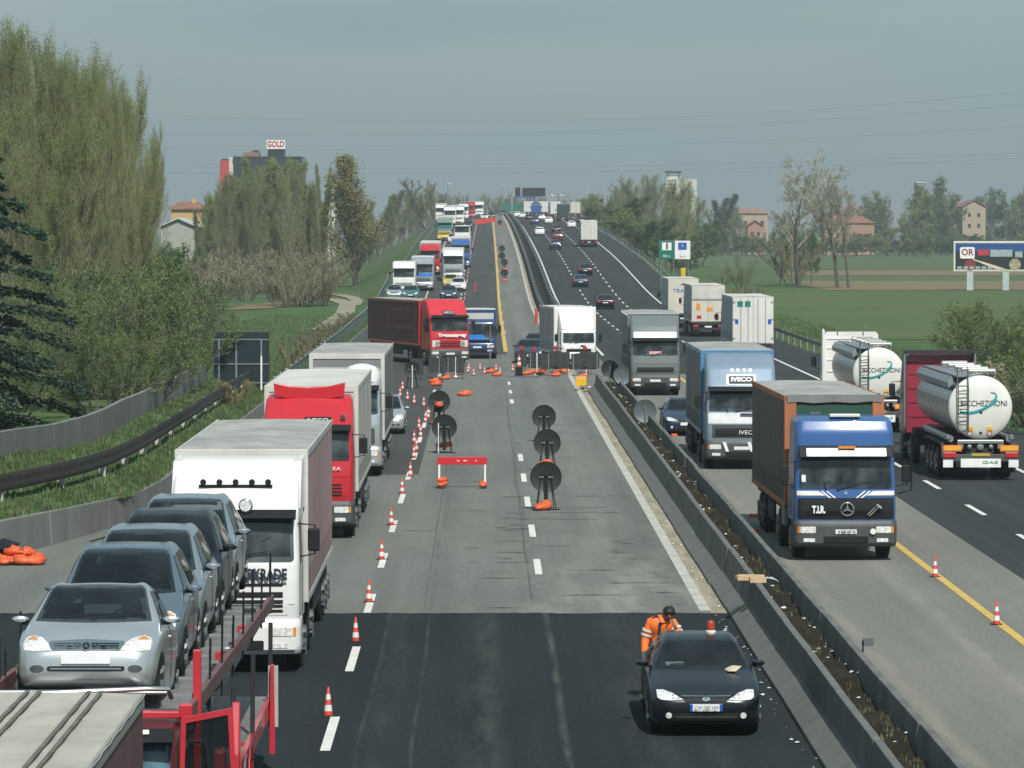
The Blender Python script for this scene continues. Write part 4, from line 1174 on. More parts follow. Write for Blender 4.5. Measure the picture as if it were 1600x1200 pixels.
for s in (-1, 1): MB().tube([(s * 1.2, .4, 3.85), (s * 1.24, 3.3, 3.75)] if False else [(s * 1.25, 14.9, 3.62), (s * 1.25, 17.4, 3.5)], .012, 5).build('safety_wire', PLASTIC, t)
rf = random.Random(3)
for k in range(34):
    y = .8 + k * .5; z = deckz(y)
    MB().obox((rf.choice((-1, 1)) * rf.uniform(.95, 1.17), y, z + .05), (rf.uniform(.06, .2), rf.uniform(.08, .4), rf.uniform(.05, .12)), rf.uniform(-.3, .3)).build('deck_fitting', rf.choice((CHASSIS, STEEL, DECK, CTR, CHASSIS)), t, bevel=.008)
# lower deck, wheels, red side guards seen past the trailer corner
MB().bx(-1.2, 1.2, 2.6, 17.6, .95, 1.05).build('lower_deck', DECK, t)
for s in (-1, 1):
    MB().bx(*sorted((s * 1.2, s * 1.27)), 2.6, 17.8, .85, 1.1).build('lower_side_beam', CTR, t)
    for y in (9.2, 10.4, 11.6):
        a = [(1.0 * .55 * cos(radians(q)), .5 + .58 * sin(radians(q))) for q in range(0, 181, 15)]
        pr = [(y + p, z) for p, z in a] + [(y + p * .93, .5 + (z - .5) * .93) for p, z in a[::-1]]
        MB().prism(pr, 'x', *sorted((s * .92, s * 1.28))).build('mudguard', CTR if y != 10.4 else STEEL, t)
truck_wheels(t, (1.5, 4.6, 9.2, 10.4, 11.6), 1.24, .46)
for s in (-1, 1):
    MB().bx(*sorted((s * 1.27, s * 1.36)), 16.5, 16.62, .3, 1.65, .02).build('ramp_post', CTR, t, bevel=.01)
    MB().bx(*sorted((s * 1.25, s * 1.40)), 16.63, 16.7, .7, 1.62).build('ramp_plate', M('pale steel plate', (.5, .5, .46), .5, .3, .1, 2, dirt=.4), t)
    MB().prism([(6.9, 1.0), (7.05, 1.0), (7.3, 2.1), (7.15, 2.15), (6.9, 1.5)], 'x', *sorted((s * 1.27, s * 1.38))).build('side_arm', CTR, t, bevel=.02)
    MB().bx(*sorted((s * 1.27, s * 1.42)), 3.4, 3.7, .6, 2.0).build('side_guard', CTR, t, bevel=.05)
# cab under the deck
cabo = cab_shell([(.9, -.75, 1.15), (1.4, -.78, 1.15), (2.0, -.72, 1.15), (2.6, -.55, 1.13), (2.68, -.45, 1.1), (2.74, -.2, 1.0)], 1.2, M('dark red cab paint', (.09, .012, .016), .4, 0, .1, 2, dirt=.3), t)
CB = bvh_of(cabo)
proj(CB, rr_(-1.06, 1.06, 1.75, 2.54, .06), 'front', .012, 'windscreen', M('blue reflection screen', (.09, .17, .22), .06, 0, .6, 2.2, stretch=(1.5, 1, .5)), t, seg=.06)  # pale blue reflection is painted into the screen colour
MB().prism([(-.8, 2.6), (-.55, 2.72), (-.5, 2.66), (-.75, 2.56)], 'x', -1.1, 1.1).build('sun_visor', PLASTIC, t)
MB().bx(.72, .84, -.72, -.66, 2.68, 2.72).build('marker_lamp', LAMPW, t)
# cab door standing open towards the camera, window frame and mirror
door = empty('open_door', None, None, (1.17, -.65, 0)); door.parent = t
fo, fi = [(-.03, .95), (.66, .95), (.58, 2.96), (.02, 2.85)], [(.03, 1.6), (.595, 1.6), (.53, 2.885), (.075, 2.795)]
m = MB()
m.add([(x, -.03, z) for x, z in fo + fi] + [(x, .03, z) for x, z in fo + fi],
      [(0, 1, 5, 4), (1, 2, 6, 5), (2, 3, 7, 6), (3, 0, 4, 7), (8, 12, 13, 9), (9, 13, 14, 10), (10, 14, 15, 11), (11, 15, 12, 8), (0, 8, 9, 1), (1, 9, 10, 2), (2, 10, 11, 3), (3, 11, 8, 0), (4, 5, 13, 12), (5, 6, 14, 13), (6, 7, 15, 14), (7, 4, 12, 15)])
m.build('door_frame', CTR, door)
MB().add([(x, 0, z) for x, z in fi] + [(x, .012, z) for x, z in fi], [(0, 1, 2, 3), (7, 6, 5, 4)]).build('door_glass', GLASS, door)
mr = MB().bx(.24, .46, -.16, -.06, 1.75, 2.25).build('door_mirror', M('grey mirror shell', (.12, .13, .135), .5), door, bevel=.04)
MB().tube([(.1, -.05, 2.6), (.3, -.11, 2.6), (.33, -.11, 2.25)], .018, 6).build('mirror_bracket', PLASTIC, door)

# cars riding on the deck
comp = make_car('compact', 'silver compact car with blank plate, first in line on the transporter deck', SILVER, (-4.71, 49.7, 2.60), rx=-.125)
specs = [(-4.69, 53.5, BLUEGREY, 'blue grey compact car with dark windscreen, second on the transporter deck'), (-4.69, 57.3, SILVERBLUE, 'silver blue compact car in the middle of the transporter deck'),
         (-4.68, 61.0, BLACKP, 'black compact car, fourth on the transporter deck'), (-4.68, 64.6, SILVERBLUE, 'pale blue compact car at the rear end of the transporter deck')]
for x, y, pm, lab in specs:
    c = clone(comp, lab, SILVER, pm, 'cars on the transporter')
    c.location = (x, y, deckz(y - ty) + .01); c.rotation_euler = (0, 0, 0)
comp['group'] = 'cars on the transporter'; comp.scale = (1, 1, .95)
for i, (x, z) in enumerate(((.46, 1.46), (.35, 1.44))):
    pass

# ------------------------------------------------------------------ black car with beacon, worker behind it
BC = (3.56, 67.6)
sal = make_car('saloon', 'black saloon with amber roof beacon parked beside the median barrier, nearest car', BLACKP, (BC[0], BC[1], 0))
b_ = MB().lathe([(.08, 0), (.085, .04), (.07, .05), (.001, .05)], 20).build('beacon_base', WTEXT, sal, (.22, 2.75, 1.42), smooth=True)
MB().lathe([(.06, .05), (.062, .16), (.05, .2), (.03, .215), (.001, .22)], 20).build('beacon_lens', M('amber red lens', (.42, .06, .02), .15), b_, smooth=True)
Bs = bvh_of([o for o in sal.children if o.name.startswith('body')][0])
MB().obox((-.42, 1.72, .985), (.3, .24, .015), .1, .42).build('dashboard_papers', M('bright papers', (.75, .85, .9), .6, 0, .2, 9), sal)
rag = MB(); scrap(rag, 0, 0, 0, .13); rag.build('cloth', M('beige cloth', (.5, .42, .33), .9, 0, .2, 9), sal, (.5, 1.3, .93))
proj(Bs, rr_(-.26, -.215, .432, .543, .004), 'front', .04, 'plate_band', paint('plate blue', (.02, .1, .5)), sal)
proj(Bs, rr_(.215, .26, .432, .543, .004), 'front', .04, 'plate_band', paint('plate blue', (.02, .1, .5)), sal)
lettering('CW 580 HM', .085, DKTEXT, sal, (0, -.1, .488), width=.38)
for z in (.675, .595, .55, .33): MB().lathe([(.001, 0), (.014, .0), (.014, .012), (.001, .014)], 8, 'y', (.0 if z > .6 else .03, -.03 if z < .6 else -.0, z)).build('chrome_dot', CHROME, sal)
# seats and wheel faintly seen through the glass are kept as dark glass

def skin_mesh(name, chains, mat, parent, sub=2, smooth=True):
    """chains: list of [(x,y,z,rx[,ry])...] sharing joints by position; grown with a Skin modifier"""
    vs, es, rad, idx = [], [], [], {}
    for ch in chains:
        prev = None
        for p in ch:
            k = tuple(round(q, 4) for q in p[:3])
            if k not in idx:
                idx[k] = len(vs); vs.append(k); rad.append((p[3], p[4] if len(p) > 4 else p[3]))
            if prev is not None and prev != idx[k]: es.append((prev, idx[k]))
            prev = idx[k]
    me = bpy.data.meshes.new('tmp_skin'); me.from_pydata(vs, es, [])
    o = bpy.data.objects.new('tmp_skin', me); COL.objects.link(o)
    o.modifiers.new('skin', 'SKIN')
    for i, sv in enumerate(me.skin_vertices[0].data):
        sv.radius = rad[i]; sv.use_root = (i == 0)
    o.modifiers['skin'].use_smooth_shade = True
    sb = o.modifiers.new('sub', 'SUBSURF'); sb.levels = sub; sb.render_levels = sub
    bpy.context.view_layer.update()
    m2 = bpy.data.meshes.new_from_object(o.evaluated_get(bpy.context.evaluated_depsgraph_get()))
    bpy.data.objects.remove(o); bpy.data.meshes.remove(me)
    m2.name = name; m2.materials.clear(); m2.materials.append(mat)
    m2.polygons.foreach_set('use_smooth', [True] * len(m2.polygons))
    r = bpy.data.objects.new(name, m2); COL.objects.link(r); r.parent = parent
    return r
SKIN = M('skin', (.38, .2, .14), .55, 0, .08, 8)
HIVIS = M('orange safety jacket', (1.0, .2, .035), .65, 0, .14, 7, .3)
REFL = M('reflective tape', (.72, .72, .74), .35, .1, .05, 8)
TROU = M('dark work trousers', (.03, .035, .05), .8, 0, .2, 6)
HAIR = M('dark hair', (.012, .01, .009), .6, 0, .3, 30)
PX, PY = 3.06, 73.3
p = empty('person', 'worker in orange safety jacket, head bowed, hand at the face, behind the black car', 'person', (PX, PY, 0))
# body: one continuous figure, facing the camera (-y), stooping, right arm (image left) hanging, left hand raised to the face
HD = Vector((.13, -.24, 1.40))
body = [[(0, .02, .93, .15, .11), (0, 0, 1.1, .145, .105), (.02, -.06, 1.25, .16, .11), (.05, -.13, 1.34, .10, .085), (.085, -.175, 1.38, .055), (.12, -.215, 1.385, .065, .07), (.13, -.24, 1.43, .078, .092), (.135, -.23, 1.485, .07, .085)],
        [(0, .02, .93, .15, .11), (-.1, .03, .86, .095), (-.12, 0, .48, .062), (-.13, .05, .09, .042), (-.13, -.1, .04, .035)],
        [(0, .02, .93, .15, .11), (.1, .03, .86, .095), (.13, .02, .48, .062), (.14, .08, .09, .042), (.15, -.07, .04, .035)],
        [(.02, -.06, 1.25, .16, .11), (-.17, -.06, 1.27, .065), (-.245, -.04, 1.0, .048), (-.26, -.12, .76, .034), (-.262, -.145, .70, .03, .022)],
        [(.02, -.06, 1.25, .16, .11), (.2, -.09, 1.28, .065), (.31, -.2, 1.06, .048), (.235, -.34, 1.24, .034), (.2, -.355, 1.3, .03, .022)]]
# five fingers on each hand
for k, (dx, ln) in enumerate(((-.022, .06), (-.007, .07), (.008, .066), (.022, .052))):
    body.append([(-.262, -.145, .70, .03, .022), (-.262 + dx, -.155, .67, .0095), (-.262 + dx, -.165, .67 - ln * .5, .0088), (-.262 + dx, -.158, .67 - ln, .0075)])
    body.append([(.2, -.355, 1.3, .03, .022), (.19 + dx * .3, -.352, 1.325 + dx, .0095), (.165, -.355, 1.335 + dx, .0088), (.165 - ln * .4, -.345, 1.335 + dx, .0075)])
body.append([(-.262, -.145, .70, .03, .022), (-.232, -.165, .69, .0105), (-.225, -.175, .65, .009)])
body.append([(.2, -.355, 1.3, .03, .022), (.195, -.365, 1.345, .0105), (.175, -.36, 1.37, .009)])
skin_mesh('body', body, SKIN, p)
jk = [[(0, .02, .86, .175, .135), (0, .0, 1.0, .18, .14), (0, 0, 1.1, .18, .14), (.02, -.06, 1.25, .19, .135), (.045, -.115, 1.335, .125, .105), (.06, -.145, 1.36, .095, .09), (.085, -.17, 1.392, .078, .078)],
      [(.02, -.06, 1.25, .19, .135), (-.17, -.06, 1.27, .095), (-.25, -.04, 1.0, .078), (-.262, -.11, .79, .062), (-.264, -.125, .755, .055)],
      [(.02, -.06, 1.25, .19, .135), (.2, -.09, 1.28, .095), (.32, -.2, 1.06, .078), (.262, -.31, 1.18, .062), (.25, -.325, 1.205, .055)]]
skin_mesh('jacket', jk, HIVIS, p)
tr_ = [[(0, .02, .93, .16, .12), (-.1, .03, .86, .11), (-.12, 0, .48, .08), (-.13, .05, .13, .07)], [(0, .02, .93, .16, .12), (.1, .03, .86, .11), (.13, .02, .48, .08), (.14, .08, .13, .07)]]
skin_mesh('trousers', tr_, TROU, p)
for s, (x, y) in ((-1, (-.13, -.02)), (1, (.145, .01))):
    skin_mesh('boot', [[(x, y + .08, .06, .055), (x, y, .05, .055, .05), (x, y - .13, .04, .045, .035)]], RUBBER, p)
hr_ = MB().lathe([(.001, -1)] + [(cos(radians(q)), sin(radians(q))) for q in range(-75, 90, 15)] + [(.001, 1)], 18)
rh = random.Random(2)
hr_.v = [(.134 + x * .101 * rh.uniform(.96, 1.05), -.236 + y * .108 * rh.uniform(.96, 1.05), 1.482 + z * .084 - y * .0 + (.02 if y > 0 else 0)) for x, y, z in hr_.v]
hr_.build('hair', HAIR, p, smooth='all')
p.scale = (1.06, 1.06, 1.035)
f = MB()
f.obox((.133, -.335, 1.415), (.022, .035, .045)); f.build('nose', SKIN, p, bevel=.008)
MB().lathe([(.001, -.008), (.011, 0), (.001, .008)], 8, 'y', (.10, -.325, 1.44)).lathe([(.001, -.008), (.011, 0), (.001, .008)], 8, 'y', (.165, -.325, 1.44)).build('eyes', HAIR, p)
for s in (-1, 1): MB().lathe([(.001, -.012), (.02, 0), (.001, .012)], 10, 'x', (.133 + s * .082, -.225, 1.43)).build('ear', SKIN, p)
def band(c, r, h, axis_rot):
    return MB().lathe([(r, -h / 2), (r + .006, -h / 2), (r + .006, h / 2), (r, h / 2), (r, -h / 2)], 18, 'z', close=False)
for (a, b, r) in (((-.2, -.052, 1.17), (-.21, -.049, 1.135), .098), ((-.222, -.046, 1.095), (-.232, -.043, 1.06), .092), ((.245, -.13, 1.2), (.26, -.145, 1.17), .097), ((.275, -.155, 1.14), (.29, -.172, 1.11), .09)):
    MB().tube([a, b], r, 16).build('sleeve_tape', REFL, p, smooth=True)
m = MB()
for z0_, z1_, y0_, y1_ in ((.86, 1.1, -.13, -.155), (1.1, 1.3, -.155, -.215)):
    m.add([(-.05, y0_ - .012, z0_), (-.005, y0_ - .014, z0_), (.012 if z1_ > 1.2 else -.005, y1_ - .012, z1_), (-.035 if z1_ > 1.2 else -.05, y1_ - .01, z1_),
           (-.05, y0_ + .02, z0_), (-.005, y0_ + .02, z0_), (.012 if z1_ > 1.2 else -.005, y1_ + .02, z1_), (-.035 if z1_ > 1.2 else -.05, y1_ + .02, z1_)], [(0, 1, 2, 3), (7, 6, 5, 4), (0, 4, 5, 1), (1, 5, 6, 2), (2, 6, 7, 3), (3, 7, 4, 0)])
m.build('jacket_zip', TROU, p)

# ------------------------------------------------------------------ contraflow trucks (oncoming, right of the median)
t, cab, B = make_lorry('blue cab-over lorry with rust orange and brown tarpaulin, nearest truck right of the median', (8.87, 103.4, 0), 0, BLUE, TARP_BR, TARP_RUST, ROOF_G,
    style='sleeper', roof_z=3.52, cw=1.24, box=(3.1, 13.7, 1.15, 3.98), ws=(1.78, 2.52), bumper=GREYPL, lowm=PLASTIC, visor=None, lamps=LAMP, wheels=(1.4, 5.2), tail=(10.2, 11.4), gw=.3)
g = M('visor chrome', (.36, .38, .39), .3, .6, .35, 2.5)
MB().prism([(-.05, 2.56), (.04, 2.82), (.24, 2.84), (.24, 2.56)], 'x', -1.16, 1.16).build('visor_housing', PLASTIC, t, bevel=.02)
MB().prism([(-.1, 2.59), (-.02, 2.79), (.0, 2.79), (-.06, 2.59)], 'x', -.98, .98).build('chrome_visor', g, t, bevel=.01)
MB().bx(-.2, .22, -.1, -.06, 2.78, 2.84).build('visor_ornament', AMBER, t)
MB().bx(-.35, .4, .55, .85, 3.52, 3.6).build('roof_hatch', CREAM, t, bevel=.02)
def fpoly(pts, name, mat, off=.03): return proj(B, pts, 'front', off, name, mat, t)
for s in (-1, 1):
    q = [(s * x, z) for x, z in ((1.2, 1.62), (1.2, 1.73), (.68, 1.73), (.5, 1.62))]
    fpoly(q if s < 0 else q[::-1], 'white_stripe', WTEXT, .02)
    for a in (.42, .3):
        q = [(s * x, z) for x, z in ((a + .2, 1.73), (a + .15, 1.73), (a - .06, 1.56), (a - .01, 1.56))]
        fpoly(q if s < 0 else q[::-1], 'white_stripe', WTEXT, .02)
MB().lathe([(.15, -.015), (.175, 0), (.15, .015), (.135, 0), (.15, -.015)], 28, 'y', (.03, -.03, 1.29), close=False).build('emblem_ring', CHROME, t, smooth=True)
st_ = MB()
for a in (90, 210, 330):
    c_, s_ = cos(radians(a)), sin(radians(a))
    st_.prism([(.03 + c_ * .15, 1.29 + s_ * .15), (.03 - s_ * .03, 1.29 + c_ * .03), (.03 + s_ * .03, 1.29 - c_ * .03)], 'y', -.045, -.02)
st_.build('emblem_star', CHROME, t)
lettering('T.I.R.', .24, WTEXT, t, (-.67, -.015, 1.27), width=.33, bold=.012)
MB().tube([(.52, -.03, 1.15), (.76, -.03, 1.37)], .014, 6).tube([(.57, -.03, 1.12), (.81, -.03, 1.34)], .014, 6).build('towing_bar', CHROME, t)
MB().tube([(.75, -.035, 1.40), (.86, -.035, 1.31)], .035, 8).build('bar_head', STEEL, t)
fpoly(rr_(-.04, .04, 1.64, 1.72, .03), 'small_star', CHROME, .02)
fpoly(rr_(-1.08, -.98, 1.95, 2.12, .01), 'screen_sticker', PLATE, .03)
lettering('0 068 AZ 76', .1, DKTEXT, t, (.02, -.075, .735), width=.42)
MB().lathe([(.001, -.02), (.07, -.015), (.075, .01), (.001, .02)], 14, 'y', (.66, -.06, .74)).build('round_sticker', WTEXT, t)
MB().bx(-1.0, 1.0, 3.04, 3.08, 2.6, 3.72).build('front_board', GREENB, t)
MB().bx(-.66, -.36, 2.85, 3.05, 3.36, 3.54).build('air_horn_box', GREYPL, t, bevel=.02)
for s in (-1, 1): MB().bx(*sorted((s * 1.262, s * .96)), 3.0, 3.1, 1.2, 3.8).build('front_tarp', TARP_RUST, t, bevel=.02)
MB().prism([(-1.2, 3.98), (-1.2, 3.78), (-.9, 3.80), (-.5, 3.765), (0, 3.8), (.5, 3.77), (.9, 3.81), (1.2, 3.78), (1.2, 3.98)], 'y', 2.98, 3.02).build('roof_flap', TARP_GR, t)
MB().tube([(1.24, .3, 2.9), (1.62, .1, 2.85), (1.62, .1, 1.75), (1.3, .3, 1.65)], .02, 6).build('mirror_frame', PLASTIC, t)
MB().bx(-1.22, -1.1, 3.6, 4.3, .62, 1.1).build('tank', M('faded tank', (.28, .3, .3), .5, .4), t, bevel=.03)
t.rotation_euler = (0, 0, radians(.8))

t, cab, B = make_lorry('grey blue lorry with white lower screen band and dark grille, behind the blue truck', (8.7, 142.6, 0), 0, GREYBL, TARP_GR, BLUESTEEL, ROOF_G,
    roof_z=3.9, box=(2.7, 13.5, 1.1, 4.0), ws=(1.98, 2.66), bumper=GREYPL, midm=M('white front band', (.72, .75, .77), .35), lowm=GREYPL)
proj(B, rr_(-.5, .5, 2.86, 3.22, .05), 'front', .02, 'badge_frame', WTEXT, t)
proj(B, rr_(-.42, .42, 2.9, 3.16, .04), 'front', .035, 'badge_board', GREYPL, t)
lettering('IVECO', .22, WTEXT, t, (0, .36, 3.04), rx=pi / 2 - .55, width=.7, bold=.01)
lettering('IVECO', .2, WTEXT, t, (.22, -.02, 1.26), width=.62)
for x in (-.3, -.1, .12, .32): proj(B, rr_(x - .05, x + .05, 3.3, 3.4, .02), 'front', .03, 'roof_lamp', LAMPW, t)
for s in (-1, 1): MB().prism([(s * .42 - .12, .62), (s * .42 - .02, .62), (s * .42 - .14 + .02, .94), (s * .42 - .26 + .02, .94)], 'y', -.06, -.035).build('bumper_stripe', WTEXT, t)
MB().bx(-.05, .45, -.03, .0, 1.86, 1.91).build('wiper_cover', PLASTIC, t)

t, cab, B = make_lorry('dark grey green lorry with white visor band, farther back beside the median gap', (8.32, 205.5, 0), 0, GREYP, TARP_GR, GREYP, ROOF_G,
    roof_z=3.85, box=(2.6, 12.6, 1.1, 3.98), ws=(1.96, 2.66), bumper=GREYPL, midm=GREYP, lowm=GREYP)
proj(B, rr_(-1.05, 1.05, 2.78, 3.1, .06), 'front', .03, 'white_visor', WTEXT, t)
proj(B, rr_(-.3, .3, 2.02, 2.16, .01), 'front', .03, 'screen_plate', M('pink plate', (.6, .3, .33), .5), t)
proj(B, rr_(-.85, .85, .72, .9, .03), 'front', .06, 'bumper_plate', PLATE, t)

# white box van coming through the median gap
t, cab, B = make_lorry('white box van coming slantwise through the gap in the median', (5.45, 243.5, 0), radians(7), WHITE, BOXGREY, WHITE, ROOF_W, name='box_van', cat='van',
    style='low', roof_z=2.4, cw=1.02, box=(1.7, 8.0, .9, 3.6), boxhw=1.22, ws=(1.52, 2.12), bumper=WHITE, midm=WHITE, lowm=WHITE, visor=None, wheels=(1.0,), tail=(5.6,))
MB().prism([(.35, 2.3), (1.68, 2.25), (1.68, 3.45), (1.2, 3.1), (.5, 2.5)], 'x', -.98, .98).build('roof_deflector', WHITE, t, bevel=.06)
MB().bx(-1.2, 1.2, 1.62, 1.69, .95, 3.5).build('front_wall', WHITE, t)
proj(B, rr_(.1, .36, 1.3, 1.4, .02), 'front', .03, 'intake', PLASTIC, t)
t.rotation_euler = (0, 0, radians(7))

c = clone(sal, 'dark car beside the white box van at the row of panels', BLACKP, DKBLUE); place(c, 2.75, 254)
for o in list(c.children):
    if o.name.split('.')[0] in ('beacon_base', 'cloth', 'dashboard_papers', 'plate_band', 'chrome_dot', 'lettering'):
        for q in list(o.children): bpy.data.objects.remove(q)
        bpy.data.objects.remove(o)
plain = c
def saloon(label, pm, X, d, rz=0.0, group=None):
    c = clone(plain, label, DKBLUE, pm, group); recolour(c, DKBLUE, pm); return place(c, X, d, rz)
def compact(label, pm, X, d, rz=0.0, group=None):
    c = clone(comp, label, SILVER, pm, group); return place(c, X, d, rz)
compact('silver car half hidden behind the silver lorry', SILVER, -4.0, 167)
saloon('dark blue car squeezed between the grey blue lorry and the median', DKBLUE, 7.95, 165.5)
saloon('small dark car at the nose of the box van queue', BLACKP, 3.4, 268)
# ------------------------------------------------------------------ departing vehicles on the right carriageway
def rear_end(t, y, lo, hi, hw, doorm, lightw=1.15, doors=True, bars=True, seam=PLASTIC):
    if doors:
        for s in (-1, 1): MB().bx(*sorted((s * .012, s * (hw - .03))), y + .005, y + .035, lo + .05, hi - .07).build('rear_door', doorm, t, bevel=.01)
        if bars:
            for x in (-.75, -.3, .3, .75): MB().tube([(x, y + .055, lo + .08), (x, y + .055, hi - .12)], .018, 6).build('locking_bar', STEEL, t)
            for s in (-1, 1):
                for z in (lo + .3, (lo + hi) / 2, hi - .4): MB().bx(*sorted((s * (hw - .02), s * (hw - .16))), y + .03, y + .06, z, z + .08).build('hinge', STEEL, t)
    b = MB().bx(-lightw, lightw, y - .12, y - .02, .5, .68).build('rear_bumper', CHASSIS, t, bevel=.01)
    for s in (-1, 1):
        MB().bx(*sorted((s * lightw, s * (lightw - .42))), y - .02, y + .03, .72, .86).build('tail_light', REDL, t, bevel=.01)
        MB().bx(*sorted((s * 1.15, s * .6)), y - .5, y - .47, .2, .95).build('mud_flap', RUBBER, t)
    MB().bx(-.26, .26, y - .01, y + .03, .7, .82).build('number_plate', PLATE, t)
def departing(label, X, dr, boxside, boxrear, roofm, cabm=WHITE, L=14.0, lo=1.1, hi=3.95, group=None, bars=True, trim=None, **k):
    """lorry seen from behind; dr = distance of its tail"""
    t, cab, B = make_lorry(label, (0, 0, 0), 0, cabm, boxside, trim or boxrear, roofm, box=(2.6, L, lo, hi), tail=(L - 4.6, L - 3.3, L - 2.0), group=group, **k)
    rear_end(t, L, lo, hi, 1.25, boxrear, bars=bars)
    place(t, X, dr + L, pi)
    return t
DOORW = M('white box door', (.68, .68, .64), .5, 0, .06, 1, dirt=.25)
DOORC = M('cream box door', (.6, .58, .5), .55, 0, .06, 1, dirt=.25)
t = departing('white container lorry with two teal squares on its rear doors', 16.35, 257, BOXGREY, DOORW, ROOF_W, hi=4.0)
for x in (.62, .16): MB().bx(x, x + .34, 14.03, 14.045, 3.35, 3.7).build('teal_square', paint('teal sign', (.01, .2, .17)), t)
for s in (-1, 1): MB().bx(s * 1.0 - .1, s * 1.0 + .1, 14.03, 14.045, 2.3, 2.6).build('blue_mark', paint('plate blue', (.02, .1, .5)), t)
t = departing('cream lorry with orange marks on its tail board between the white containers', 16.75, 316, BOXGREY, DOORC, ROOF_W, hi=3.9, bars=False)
for x, z, a, b, m_ in ((.75, 2.0, .3, .5, AMBER), (-.1, 1.9, .45, .3, AMBER), (.7, 1.35, .35, .25, REDL), (-.6, 1.4, .35, .25, REDL)): MB().bx(x - a / 2, x + a / 2, 14.03, 14.045, z, z + b).build('orange_mark', m_, t)
MB().bx(-1.2, 1.2, 14.03, 14.07, 2.75, 2.82).build('tail_board_edge', STEEL, t)
MB().bx(-1.2, 1.2, 14.03, 14.05, 2.85, 3.6).build('upper_tarp', TARP_W, t)
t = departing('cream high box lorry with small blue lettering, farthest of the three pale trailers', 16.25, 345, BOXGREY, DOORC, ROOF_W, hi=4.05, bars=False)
lettering('TRANS', .42, paint('plate blue', (.02, .1, .5)), t, (.1, 14.05, 3.0), rz=pi, width=1.5)
MB().bx(-.15, .2, 14.04, 14.06, 3.5, 3.6).build('small_emblem', NAVYG, t)
MB().bx(-1.25, 1.25, 14.0, 14.05, 1.02, 1.18).build('blue_sill', NAVYG, t)
departing('white rear-door lorry driving up the right lane of the slope', 15.9, 642, BOXGREY, DOORW, ROOF_W, hi=3.95, bars=True)

